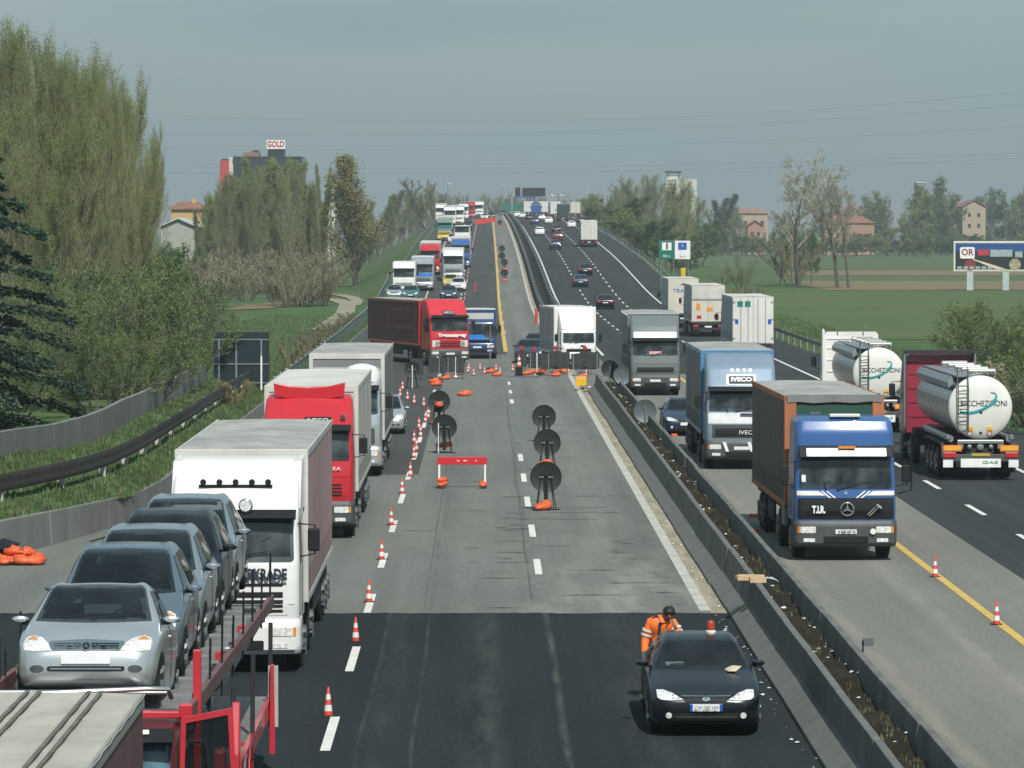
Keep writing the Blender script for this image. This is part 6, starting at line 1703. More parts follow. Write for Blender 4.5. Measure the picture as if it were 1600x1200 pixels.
# heap at the far left wall
x, y = -11.25, 102.6
tt = [(-.1, 0, .0, .8), (.35, -.1, 0, .75), (-.5, -.1, 0, .7), (.1, -.25, .02, .6), (.15, .1, .2, .6), (-.25, .05, .22, .62)]
for k, (dx, dy, dz, s) in enumerate(tt):
    sandbag(0, 0, 'crumpled orange bag in the heap by the left wall', s, k * 1.1, dz, (x + dx, y + dy), 'orange bags heaped by the left wall')
m_ = MB(); scrap(m_, 0, 0, 0, .42); m_.v = [(p_[0], p_[1], p_[2] * 1.5) for p_ in m_.v]
tag(m_.build('refuse_bag', M('black bin bag', (.012, .012, .014), .25, 0, .2, 12), None, (-11.75, 103.0, .12), smooth=False), 'black refuse bag behind the orange bags at the left wall', 'bag')
# delineators at the left
for px, py, h in ((571, 515, .9), (550, 527, .9)):
    d = 258 if px > 560 else 232
    tag(MB().bx(-.06, .06, -.05, .05, 0, .95).build('marker_post', WTEXT, None, (-7.35 if px > 560 else -7.4, d, 0)), 'white roadside marker post with black cap on the left verge, ' + ('the farther one' if px > 560 else 'the nearer one'), 'post')

# sign panel seen from behind on the left bank
t = empty('road_sign', 'large dark road sign seen from behind, framed with grey rails, on the left bank', 'road sign', (-10.95, 191, .85))
MB().bx(-1.3, 1.22, -.02, .02, .15, 2.62).build('board', M('sign rear face', (.012, .028, .036), .5, .2, .15, 1.5, dirt=.2), t, bevel=.01)
fr = MB()
for z in (.32, 1.17, 2.28): fr.bx(-1.3, 1.2, -.06, -.022, z - .025, z + .025)
fr.build('cross_rail', STEEL, t)
for x, m_, h in ((-1.05, STEEL, 2.3), (-.27, STEEL, 2.3)): MB().bx(x - .04, x + .04, -.12, -.062, -.6, h).build('post', m_, t)
MB().bx(.83, .9, -.14, -.064, -.75, 1.55).build('white_post', WTEXT, t); MB().bx(.83, .9, -.12, -.064, 1.55, 2.3).build('post', STEEL, t)

# right hand signs
d = 470
def at(px, py, d): return ((px - VX) * d / F, d, H - (py - VY) * d / F)
p0 = at(1054, 405, d)
t = empty('exit_sign', 'green and white pair of motorway information signs on the right verge', 'road sign', (p0[0], d, height(p0[0], d)))
zz = p0[2] - t.location.z
MB().bx(-1.75, -.08, -.03, .03, zz, zz + 2.05).build('green_board', paint('motorway green', (.005, .16, .12)), t, bevel=.02)
MB().bx(.02, 1.75, -.03, .03, zz, zz + 2.05).build('white_board', PLATE, t, bevel=.02)
MB().bx(-1.4, -.35, -.045, -.03, zz + 1.0, zz + 1.85).build('white_field', WTEXT, t)
MB().bx(-.95, -.75, -.055, -.045, zz + 1.1, zz + 1.8).build('pictogram', GREYPL, t)
lettering('800 m', .4, WTEXT, t, (-.9, -.04, zz + .35), width=.8)
MB().bx(.4, 1.35, -.045, -.03, zz + 1.05, zz + 1.85).build('blue_field', paint('sign blue', (.02, .09, .4)), t)
lettering('P', .4, WTEXT, t, (.88, -.055, zz + 1.45)); lettering('24 h', .26, DKTEXT, t, (.88, -.04, zz + .3), width=.6)
for x in (-1.5, -.1, 1.5): MB().tube([(x, .06, 0), (x, .06, zz + 1.9)], .05, 8).build('post', STEEL, t)
p0 = at(1070, 403, d)
t = empty('no_entry_sign', 'square red no-entry sign right of the motorway signs', 'road sign', (p0[0] + .1, d, height(p0[0], d)))
zz = p0[2] - t.location.z
MB().bx(-.5, .5, -.02, .02, zz, zz + 1.0).build('board', paint('sign red', (.5, .02, .04)), t, bevel=.1)
MB().bx(-.36, .36, -.035, -.02, zz + .42, zz + .6).build('white_bar', WTEXT, t)
MB().tube([(0, .05, 0), (0, .05, zz + .9)], .04, 8).build('post', STEEL, t)
p0 = at(1067, 436, 420)
t = empty('yellow_post', 'yellow funnel shaped post on the right verge behind the pale trailers', 'post', (p0[0], 420, height(p0[0], 420)))
zz = p0[2] - t.location.z
MB().lathe([(.2, 0), (.22, zz), (.3, zz + 1.1), (.001, zz + 1.12)], 14).build('funnel', YELLOW, t, smooth=True)
MB().lathe([(.24, 0), (.24, .1), (.001, .12)], 12).build('foot', CHASSIS, t)

# overhead gantry beyond the crest
gy = 1300
x0, x1 = (800 - VX) * gy / F, (888 - VX) * gy / F
gz = H + (VY - 307) * gy / F
t = empty('sign_gantry', 'overhead gantry with dark message panels across the right carriageway at the crest', 'gantry', (x0, gy, RZs(gy)))
bz = gz - t.location.z
g = MB()
for z in (0, .8): g.bx(0, x1 - x0, -.15, .15, bz + z, bz + z + .22)
for k in range(12): g.tube([(k * (x1 - x0) / 12, 0, bz + (.1 if k % 2 else .9)), ((k + 1) * (x1 - x0) / 12, 0, bz + (.9 if k % 2 else .1))], .09, 5)
g.build('truss', STEEL, t)
for x in (.0, x1 - x0): MB().bx(x - .25, x + .25, -.25, .25, 0, bz + 1.0).build('post', STEEL, t)
for a, b, c_, e in ((805, 813, 293, 306), (816, 852, 293.5, 306)):
    MB().bx((a - VX) * gy / F - x0, (b - VX) * gy / F - x0, -.7, -.3, H + (VY - e) * gy / F - t.location.z, H + (VY - c_) * gy / F - t.location.z).build('message_panel', PLASTIC, t, bevel=.05)
MB().bx((806 - VX) * gy / F - x0, (837 - VX) * gy / F - x0, -.4, -.2, bz - .45, bz - .05).build('blue_strip', paint('sign blue', (0, 0, 0)), t)
p0 = at(783, 329, 1330); p1 = at(815, 318, 1330)
t = empty('direction_sign', 'wide green direction sign above the closed carriageway at the crest', 'road sign', (p0[0], 1330, RZs(1330)))
MB().bx(0, p1[0] - p0[0], -.1, .1, p0[2] - RZs(1330), p1[2] - RZs(1330)).build('board', paint('motorway green', (0, 0, 0)), t, bevel=.03)
for x in (.6, p1[0] - p0[0] - .6): MB().bx(x - .15, x + .15, .1, .35, 0, p0[2] - RZs(1330) + 1.5).build('post', STEEL, t)

# billboard in the right field
d = 590
x0, z0 = at(1490, 424, d)[0], at(1490, 424, d)[2]; x1, z1 = at(1606, 424, d)[0], at(1490, 377, d)[2]
gz = height(x0, d)
t = empty('billboard', 'roadside billboard with white square logo and blue band in the right field', 'billboard', (x0, d, gz))
W_, Z0, Z1 = x1 - x0, z0 - gz, z1 - gz
MB().bx(0, W_, -.1, .2, Z0, Z1).build('frame', CREAM, t, bevel=.03)
u = lambda a: a * W_ / 116.0                            # photo pixels along the board
v_ = lambda b: Z0 + b * (Z1 - Z0) / 47.0
def art(a, b, c_, e, mat, y=-.12, name='poster_block'): MB().bx(u(a), u(b), y - .012, y + .02, v_(c_), v_(e)).build(name, mat, t)
art(3, 113, 3, 44, M('poster black', (.012, .018, .022), .4), -.11)
art(3, 113, 31, 44, paint('poster blue', (.01, .07, .24)), -.125)
o = MB().prism(rr_(u(10), u(33), v_(20), v_(38), .25), 'y', -.16, -.13).build('logo_field', WTEXT, t)
lettering('OR', 1.25, M('poster maroon', (.25, .02, .04), .5), t, (u(21.5), -.17, v_(29.5)), width=u(19), bold=.03)
art(38, 55, 25, 34, M('poster red', (.45, .03, .04), .5), -.135)
art(57, 92, 23, 34, M('poster pale grey', (.3, .37, .38), .5, 0, .4, 4, stretch=(2, 1, 1)), -.135)
art(96, 108, 22, 31, M('poster pale grey', (0, 0, 0)), -.135)
MB().prism([(u(31), v_(22)), (u(33), v_(19)), (u(88), v_(2)), (u(68), v_(3)), (u(30), v_(18))], 'y', -.15, -.128).build('light_beam', M('poster cream', (.62, .52, .34), .5, 0, .3, 1), t)
MB().prism(ell(u(26), v_(10), u(9), 0.75), 'y', -.145, -.125).build('red_glow', M('poster dull red', (.22, .03, .03), .5), t)
MB().prism(ell(u(96), v_(11), u(9), .8), 'y', -.145, -.125).build('round_picture', M('poster ochre', (.35, .3, .2), .5, 0, .5, 3), t)
for k in range(7): art(6 + k * 9.5, 13 + k * 9.5, 3.5, 8, M('poster pale grey', (0, 0, 0)), -.135, 'poster_text')
for a in (26, 82): MB().bx(u(a) - .45, u(a) + .45, -.05, .35, -.3, Z0).build('post', M('pale billboard post', (.42, .5, .47), .7, 0, .1, 1), t)
# ------------------------------------------------------------------ trees
TW_G = M('grey twig', (.16, .15, .11), .9, 0, .25, .6)
TW_T = M('tan twig', (.22, .195, .13), .9, 0, .25, .6)
TW_P = M('pale twig', (.36, .34, .29), .9, 0, .2, .6)
BARK = M('tree bark', (.09, .078, .06), .9, 0, .3, 2, .4)
def leafm(name, col, var=.45): 
    if name in MATS: return MATS[name]
    m = M(name, col, .7, 0, var, .35, spec=.2)
    n = m.node_tree; b = n.nodes['Principled BSDF']; out = n.nodes['Material Output']
    tr = n.nodes.new('ShaderNodeBsdfTranslucent'); mx = n.nodes.new('ShaderNodeMixShader'); mx.inputs[0].default_value = .35
    n.links.new(b.inputs['Base Color'].links[0].from_socket, tr.inputs['Color'])
    n.links.new(b.outputs[0], mx.inputs[1]); n.links.new(tr.outputs[0], mx.inputs[2]); n.links.new(mx.outputs[0], out.inputs['Surface'])
    return m
LF_O = leafm('olive young leaf', (.235, .275, .105)); LF_G = leafm('fresh green leaf', (.14, .22, .07)); LF_Y = leafm('golden bud', (.36, .31, .13))
LF_D = leafm('dark green leaf', (.075, .13, .055)); LF_C = leafm('cedar needle', (.03, .058, .048), .5); LF_B = leafm('brownish leaf', (.28, .255, .15))
def gen_tree(name, H_, tr, seed, levels, leaf, mats, up=.25, clear=.12, crown_taper=.5, twig_r=.02, wander=.12, stems=1, stem_spread=.15, minr=.012):
    """levels: [(children, angle deg, length ratio)], leaf: (count per twig, size, spread)"""
    rr = random.Random(seed)
    tk, cr = MB(), MB()
    def leaves(p, d, L):
        n_, s_, sp = leaf
        k = int(n_) + (1 if rr.random() < n_ % 1 else 0)
        for _ in range(k):
            q = p + d * L * rr.uniform(.1, 1.05) + Vector((rr.gauss(0, sp), rr.gauss(0, sp), rr.gauss(0, sp)))
            a = Vector((rr.gauss(0, 1), rr.gauss(0, 1), rr.gauss(0, .7))).normalized(); b = a.orthogonal().normalized()
            b = (b * cos(1.0) + a.cross(b) * sin(rr.uniform(0, 6))).normalized()
            s = s_ * rr.uniform(.6, 1.5)
            cr.mi = 1 if rr.random() < .72 else 2
            cr.add([q - a * s, q - b * s * .55, q + a * s, q + b * s * .55], [(0, 1, 2, 3)])
    def branch(p, d, L, r, lv):
        last = lv == len(levels)
        ns = 5 if lv == 0 else (3 if not last else 2)
        pts = [p]; dirs = [d]
        for i in range(ns):
            d = (d + Vector((rr.gauss(0, wander), rr.gauss(0, wander), rr.gauss(0, wander) + (up if lv else .05) / ns * 2))).normalized()
            pts.append(pts[-1] + d * (L / ns)); dirs.append(d)
        r2 = max(minr, r * (.25 if lv == 0 else .3))
        T = tk if lv == 0 else cr
        T.mi = 0
        T.tube(pts, max(minr, r), 7 if lv == 0 else 3, r2, cap=False)
        if last:
            leaves(p, (pts[-1] - p).normalized(), L); return
        nc, ang, ratio = levels[lv]
        n_ = max(1, int(nc * rr.uniform(.8, 1.2)))
        for k in range(n_):
            t_ = (clear if lv == 0 else .2) + (1 - (clear if lv == 0 else .2)) * (k + rr.random()) / n_
            x_ = t_ * ns; i = min(ns - 1, int(x_))
            q = pts[i].lerp(pts[i + 1], x_ - i); dd = dirs[i + 1]
            a = radians(ang * rr.uniform(.65, 1.3)); az = rr.random() * 6.283 if lv else k * 2.4 + rr.uniform(-.5, .5)
            u_ = dd.orthogonal().normalized(); w_ = dd.cross(u_)
            nd = (dd * cos(a) + (u_ * cos(az) + w_ * sin(az)) * sin(a)).normalized()
            ll = L * ratio * (1 - crown_taper * t_ if lv == 0 else 1 - .45 * t_) * rr.uniform(.7, 1.25)
            branch(q, nd, ll, max(minr, r * .45 * (1 - .5 * t_)), lv + 1)
    for s in range(stems):
        a = 2 * pi * s / stems + rr.random()
        sp = 0 if stems == 1 else stem_spread
        branch(Vector((cos(a) * sp, sin(a) * sp, -.2)), Vector((cos(a) * sp * 1.3, sin(a) * sp * 1.3, 1)).normalized(), H_ * (rr.uniform(.75, 1.0) if stems > 1 else 1), tr, 0)
    t = empty(name, None, 'tree')
    tk.build('trunk', BARK, t, smooth=True, fix=False)
    cr.build('crown', mats, t, fix=False)
    t['h'] = max(max(v[2] for v in cr.v), max(v[2] for v in tk.v))
    rs = sorted(sqrt(v[0] ** 2 + v[1] ** 2) for v in cr.v[::7]); t['w'] = rs[int(len(rs) * .88)]
    return t
def used(pool):
    s = {}
    def put(i, label, x, y, h, group=None, wide=1.0, z=None, cat=None, rz=None):
        i = i % len(pool)
        o = pool[i] if i not in s else copy_tree(pool[i])
        s[i] = 1
        k = h / pool[i]['h']
        o.location = (x, y, height(x, y) if z is None else z)
        o.scale = (k * wide, k * wide, k); o.rotation_euler = (0, 0, R.uniform(0, 6.28) if rz is None else rz)
        tag(o, label, cat or 'tree', group)
        return o
    return put
def px_x(px, d): return (px - VX) * d / F
def tall(px, d, top): return H - (top - VY) * d / F - height(px_x(px, d), d)

hazy = used([gen_tree('hazy_tree', 19, .26, s, [(34, 34, .42), (9, 32, .42), (6, 28, .5)], (12, .055, .24), [TW_T, LF_O, LF_G], up=.45, clear=.1, crown_taper=.55, minr=.010, wander=.1) for s in (1, 2, 3)])
popl = used([gen_tree('poplar_tree', 17, .2, s, [(44, 22, .26), (8, 24, .42), (4, 22, .55)], (5.5, .09, .22), [TW_T, (LF_B, LF_O)[s % 2], LF_O], up=.5, clear=.06, crown_taper=.85, minr=.022, wander=.07) for s in (11, 12, 13)])
gold = used([gen_tree('golden_poplar_tree', 20, .3, 21, [(64, 32, .36), (10, 30, .42), (5, 28, .5)], (8, .1, .3), [TW_T, LF_Y, LF_O], up=.55, clear=.03, crown_taper=.82, minr=.022, wander=.07)])
bare = used([gen_tree('bare_tree', 18, .34, s, [(15, 36, .5), (10, 36, .48), (9, 34, .5), (6, 32, .5)], (.8, .075, .1), [TW_P, LF_O, LF_B], up=.2, clear=.3, crown_taper=.35, minr=.014) for s in (31, 32)])
bush = used([gen_tree('leafy_bush', 5, .06, s, [(12, 36, .42), (8, 34, .5), (4, 30, .5)], (4.5, .055, .1), [TW_G, LF_G, LF_O if s % 2 else LF_D], up=.35, clear=.1, crown_taper=.3, stems=6, stem_spread=.5, minr=.008) for s in (41, 42, 43)])
brsh = used([gen_tree('brushwood', 5, .05, s, [(12, 20, .42), (7, 22, .5), (3, 20, .5)], (1.2, .08, .09), [TW_T, LF_B, LF_O], up=.5, clear=.05, crown_taper=.4, stems=7, stem_spread=.45, minr=.016) for s in (51, 52)])
dens = used([gen_tree('dense_tree', 10, .2, s, [(16, 48, .42), (9, 42, .48), (5, 38, .5)], (9, .14, .25), [TW_G, (LF_G, LF_D, LF_O)[s % 3], LF_D if s % 2 else LF_O], up=.25, clear=.12, crown_taper=.35, minr=.025) for s in (61, 62, 63)])
fars = used([gen_tree('far_tree', 16, .25, s, [(16, 30, .42), (8, 30, .48), (4, 28, .5)], (2.4, .2, .28), [TW_G, (LF_B, LF_O)[s % 2], LF_O], up=.4, clear=.15, crown_taper=.4, minr=.05) for s in (71, 72)])

# the big pale green trees filling the left edge
gl = [(-35, 8, 250, 60), (0, 18, 244, 55), (35, 36, 252, 50), (68, 52, 246, 48), (98, 70, 256, 45), (126, 82, 250, 42), (152, 98, 258, 40), (174, 112, 262, 36), (192, 138, 268, 30), (206, 185, 262, 26), (216, 235, 266, 24), (224, 290, 258, 24)]
gl += [(15, 40, 275, 60), (85, 75, 280, 55), (140, 105, 285, 48), (50, 60, 290, 60), (110, 90, 295, 50), (168, 128, 292, 40), (190, 190, 240, 30), (-15, 40, 285, 60)]
gl += [(40, 30, 262, 50), (112, 78, 262, 44), (140, 92, 270, 40), (184, 130, 256, 30), (200, 165, 280, 26), (80, 58, 238, 48), (160, 112, 244, 38), (210, 215, 280, 24), (232, 320, 262, 24)]
gl += [(28, 24, 268, 52), (54, 46, 248, 46), (90, 66, 266, 44), (118, 82, 244, 42), (150, 100, 248, 40), (166, 112, 270, 36), (182, 128, 246, 32), (206, 178, 250, 28), (8, 22, 282, 56), (100, 100, 240, 44), (60, 100, 240, 50), (176, 170, 240, 34)]
gl += [(20, 150, 232, 55), (75, 165, 236, 50), (120, 180, 234, 48), (160, 200, 238, 42), (195, 260, 240, 32), (50, 240, 228, 55), (100, 260, 228, 50), (145, 280, 230, 45), (180, 310, 232, 36), (0, 220, 226, 55), (208, 330, 250, 30)]
for i, (px, top, d, hw) in enumerate(gl):
    p_ = [o for o in COL.objects if o.get('w') and o.name.startswith('hazy_tree')][0]
    h = tall(px, d, top)
    hazy(i, 'tall pale green hazy tree in the grove at the left edge', px_x(px, d), d, h, 'grove at the left edge', (hw * 1.75 * d / F) / (p_['w'] * h / p_['h']))
for i, (px, d, h) in enumerate(((225, 262, 8.5), (248, 280, 8.0), (195, 240, 7), (238, 300, 10.5))):
    dens(i * 3 + (2 if i % 2 else 0), 'fresh green young tree at the right foot of the left grove', px_x(px, d), d, h, 'young trees at the grove foot', .8)
for i, (px, d, h) in enumerate(((110, 168, 4.6), (150, 176, 5.2), (185, 170, 4.8), (215, 182, 5.4), (245, 178, 4.8), (262, 186, 4.2), (280, 190, 3.8), (300, 197, 3.4), (170, 196, 6.0), (225, 200, 5.6), (95, 190, 6), (130, 210, 6.2), (60, 160, 4.2), (20, 150, 4), (200, 160, 3.2), (240, 165, 3.0), (150, 156, 3.2))):
    x = min(px_x(px, d), -12.9)
    bush(i, 'green thin-stemmed bush behind the panel wall on the left bank', x, d, h, 'bushes behind the panel wall', 1.05, cat='bush')
y_ = bush(1, 'small yellow green shrub leaning over the dark guardrail', -10.2, 172, 1.3, None, 1.1, cat='bush'); recolour(y_, LF_O, LF_Y); recolour(y_, LF_D, LF_Y); recolour(y_, LF_G, LF_Y)

for px, d, h in ((250, 600, 7), (270, 590, 6), (290, 600, 6.2), (306, 590, 6.5), (240, 560, 8)): dens(2, 'green bush in front of the pale roofed shed', px_x(px, d), d, h, 'bushes by the shed', 1.4, cat='bush')

# cedar at the left edge
def cedar(H_, seed):
    rr = random.Random(seed); tk, cr = MB(), MB()
    tk.tube([(0, 0, -.2), (.05, 0, H_ * .5), (0, .05, H_)], .3, 8, .04)
    for k in range(62):
        t_ = (k + rr.random()) / 62; z = H_ * (.04 + .93 * t_); L = (4.6 * (1 - t_) ** .8 + .5) * rr.uniform(.75, 1.15); az = k * 2.4 + rr.uniform(-.4, .4)
        d = Vector((cos(az), sin(az), 0)); s = Vector((-sin(az), cos(az), 0))
        pts = [Vector((0, 0, z)) + d * L * u - Vector((0, 0, 1)) * (L * .28 * u * u - .12 * L * u) for u in (0, .25, .5, .75, 1)]
        cr.mi = 0; cr.tube(pts, .06, 4, .015, cap=False)
        for j in range(int(130 * L)):
            u = rr.random() ** .7; i = min(3, int(u * 4)); p_ = pts[i].lerp(pts[i + 1], u * 4 - i)
            wd = L * .26 * (1 - .55 * u) * min(1, u * 4)
            off = rr.uniform(-1, 1) * wd
            q = p_ + s * off + Vector((0, 0, rr.gauss(-.05, .07) - abs(off) * .18))
            dirn = (d * rr.uniform(.4, 1) + s * (off / max(wd, .05)) * .8 + Vector((0, 0, rr.uniform(-.55, .05)))).normalized(); sd = dirn.orthogonal().normalized()
            sd = (sd * cos(j) + dirn.cross(sd) * sin(j))
            ln = rr.uniform(.1, .26); cr.mi = 1 if rr.random() < .7 else 2
            cr.add([q - sd * .035, q + dirn * ln * .6 - sd * .05, q + dirn * ln, q + dirn * ln * .6 + sd * .05, q + sd * .035], [(0, 1, 2, 3, 4)])
    t = empty('cedar_tree', 'dark blue green cedar with drooping layered boughs at the left edge', 'tree')
    tk.build('trunk', BARK, t, smooth=True); cr.build('crown', [BARK, LF_C, LF_D], t, fix=False)
    return t
c = cedar(11.6, 5); c.location = (-17.3, 141, .6)

# poplar belt behind the left field
rr = random.Random(4)
for i in range(46):
    px = 318 + 178 * (i / 45) + rr.uniform(-5, 5); d = rr.uniform(600, 690)
    top = 322 - 52 * min(1, max(0, (px - 318) / 60)) * rr.uniform(.6, 1.25) if px < 400 else rr.uniform(238, 285)
    popl(i, 'slim brownish poplar in the belt behind the left field', px_x(px, d), d, max(7, H + .5 - (top - VY) * d / F), 'poplar belt', rr.uniform(.85, 1.25))
for i in range(20):
    px = 322 + 150 * i / 19; d = rr.uniform(590, 640); top = (298 - 50 * min(1, max(0, (px - 322) / 55))) + rr.uniform(0, 26)
    hazy(i, 'pale feathery tree in the rounded clump before the dark hotel', px_x(px, d), d, H + .5 - (top - VY) * d / F, 'feathery clump before the hotel', .8)
for px, top in ((482, 262), (497, 254), (510, 250)):
    popl(0, 'very slim bare poplar rising beside the golden poplar', px_x(px, 640), 640, H + .5 - (top - VY) * 640 / F, 'slim bare poplars', .5)
gold(0, 'broad golden poplar with pointed top, tallest of the left belt', px_x(556, 620), 620, 19.9, None, 1.9)
for i, (px, top, d) in enumerate(((588, 300, 1040), (600, 294, 1060), (612, 302, 1080), (622, 298, 1090), (632, 304, 1120), (578, 312, 900), (642, 302, 1140), (592, 316, 980), (606, 312, 1020))):
    popl(i, 'brownish tree on the left of the embankment between golden poplar and road', px_x(px, d), d, tall(px, d, top), 'trees left of the embankment', 1.8)
for i, (px, top, d) in enumerate(((652, 292, 980), (664, 276, 1000), (676, 278, 990), (688, 290, 1040), (658, 300, 930), (698, 300, 1080))):
    fars(i, 'bushy tree beside the crest of the left carriageway', px_x(px, d), d, tall(px, d, top), 'trees left of the crest', 1.5)
for i in range(40):
    px = rr.uniform(300, 505); d = rr.uniform(500, 600) if px > 330 else rr.uniform(420, 520)
    brsh(i, 'tan brushwood thicket at the far edge of the left field', px_x(px, d), d, rr.uniform(3.0, 6.2), 'brushwood at the field edge', 1.25, cat='bush')
for i, (px, d, h) in enumerate(((437, 470, 4.6), (448, 474, 5.2), (460, 470, 5.0), (470, 466, 4.8), (478, 470, 4.2), (455, 462, 4.0), (497, 474, 4.6), (504, 470, 4.0))):
    brsh(i, 'tan brush clump standing on the grass near the bare ground', px_x(px, d), d, h, 'tan clumps by the bare ground', 1.0, cat='bush')
for i in range(14):
    d = 255 + i * 11; brsh(i, 'low purplish scrub along the left bank fence', -12.0 - .05 * i, d, rr.uniform(.8, 1.5), 'scrub along the left bank', 1.6, cat='bush')
for i in range(24):
    px = rr.uniform(95, 262); d = rr.uniform(330, 470); dens(i * 3 + (0, 2)[i % 2], 'mid green bush in the hedge behind the left grove', px_x(px, d), d, rr.uniform(4, 7), 'hedge behind the left grove', 1.6, cat='bush')
# wood beyond the crest
for i in range(64):
    px = 600 + 375 * i / 63 + rr.uniform(-4, 4); d = rr.uniform(1500, 1900); top = rr.uniform(298, 322) if px > 880 or px < 800 else rr.uniform(292, 322)
    fars(i, 'grey bare tree in the wood on the skyline beyond the crest', px_x(px, d), d, H + .5 - (top - VY) * d / F, 'wood beyond the crest', rr.uniform(.8, 1.1), z=-.5)
# right of the road
for i, (px, top, d, w_) in enumerate(((968, 284, 900, .9), (985, 272, 880, 1.0), (1003, 268, 860, 1.0), (1022, 270, 840, 1.0), (1040, 280, 840, .9), (1050, 312, 800, .9), (1052, 300, 820, 1.0), (1066, 318, 840, .9), (1078, 332, 860, .8), (976, 290, 840, 1.0), (994, 284, 900, 1.1), (1012, 282, 870, 1.1), (1030, 288, 880, 1.0), (962, 306, 920, 1.0))):
    hazy(i, 'pale green hazy tree in front of the white tower block', px_x(px, d), d, tall(px, d, top), 'trees by the white tower block', 1.35 * w_)
for i, (px, d, h, w_) in enumerate(((985, 760, 8, 1.2), (1000, 740, 8.5, 1.2), (1016, 720, 7.5, 1.2), (1030, 740, 9, 1.2), (1046, 700, 7, 1.2), (1060, 720, 6.5, 1.2), (965, 800, 9, 1.2), (1075, 760, 6, 1.2), (1020, 640, 4, 1.3), (1000, 690, 6, 1.2), (950, 900, 9, 1.2), (940, 1000, 10, 1.1))):
    dens(i, 'dark green bushy tree below the white tower block right of the embankment', px_x(px, d), d, h, 'bushes right of the embankment', w_ * 1.5)
for px, top in ((1052, 334), (1062, 330), (1074, 333), (1086, 336), (1097, 338)): dens(2, 'dark green tree at the foot of the white tower block', px_x(px, 950), 950, tall(px, 950, top), 'trees at the tower foot', 1.2)
for i in range(64):
    px = 1080 + 530 * i / 63 + rr.uniform(-5, 5); d = rr.uniform(1240, 1330)
    dens(i, 'dark green bush in the long hedge behind the right fields', px_x(px, d), d, rr.uniform(4.6, 7.4), 'long hedge behind the right fields', 2.3, cat='bush')
for i, (px, top) in enumerate(((1150, 318), (1165, 322), (1215, 330), (1260, 322), (1350, 320), (1365, 312), (1385, 300), (1392, 295), (1425, 272), (1438, 290), (1410, 292), (1460, 300), (1478, 298), (1470, 305), (1550, 290), (1565, 283), (1580, 288), (1600, 292), (1540, 305), (1615, 285), (1330, 318), (1130, 322))):
    d = 1370 + 18 * (i % 5)
    (dens if i % 3 else fars)(i, 'tree between the houses behind the right hedge', px_x(px, d), d, H + .5 - (top - VY) * d / F, 'trees among the right houses', 1.25)
bare(0, 'bare forked tree with dark trunk, left one in the right field', px_x(1248, 625), 625, 19.6, None, 1.35)
bare(1, 'tallest bare tree in the right field, middle trunk of the three', px_x(1309, 612), 612, 20.3, None, 1.15)
bare(2, 'bare tree with the rightmost trunk of the three in the right field', px_x(1326, 610), 610, 16.5, None, 1.0)
brsh(0, 'leafy undergrowth around the left bare tree in the right field', px_x(1240, 640), 640, 9, None, .8, cat='bush')
for px, h in ((1218, 9), (1268, 10)): dens(2, 'olive bushy tree beside the left bare tree', px_x(px, 650), 650, h, 'olive trees by the bare tree', .7)
bush(0, 'yellow green sapling on the right verge left of the bare trees', px_x(1157, 560), 560, 5.5, None, .6)
for px, top in ((1112, 306), (1120, 300), (1127, 310)): 
    d = 1330; o = popl(1, 'dark narrow conifer left of the right hand houses', px_x(px, d), d, H + .5 - (top - VY) * d / F, 'dark conifers', 1.9); recolour(o, LF_O, LF_D); recolour(o, LF_B, LF_D); recolour(o, TW_T, LF_D)
for i, (x, d, h) in enumerate(((24.2, 176, 5.4), (24.6, 190, 5.8), (23.9, 204, 5.4), (25.5, 214, 6), (23.6, 166, 4.4), (25.3, 228, 5.8), (24.6, 240, 5.5), (23.4, 158, 3.6), (26, 200, 6.4), (26.5, 255, 5.2), (23.5, 216, 3.6), (24, 186, 4))):
    x = max(x, (1535 - VX) * d / F + 1.2)
    o = bush(i, 'overgrown bush on the right verge behind the tankers', x, d, h * .85, 'bushes on the right verge', 1.2, cat='bush')
    if i == 4: brsh(i, 'bare tangled shrub on the right verge behind the tankers', x + .4, d + 5, h, 'bare shrubs on the right verge', 1.3, cat='bush')
for px, py, h in ((1135, 470, 1.4), (1160, 468, 1.8), (1180, 462, 1.4), (1150, 440, 2.2), (1128, 446, 2)):
    d = 8.6 * F / (py - VY) ; brsh(1, 'low scrub on the right verge behind the white container lorry', px_x(px, d), d, h, 'scrub on the right verge', 1.6, cat='bush')

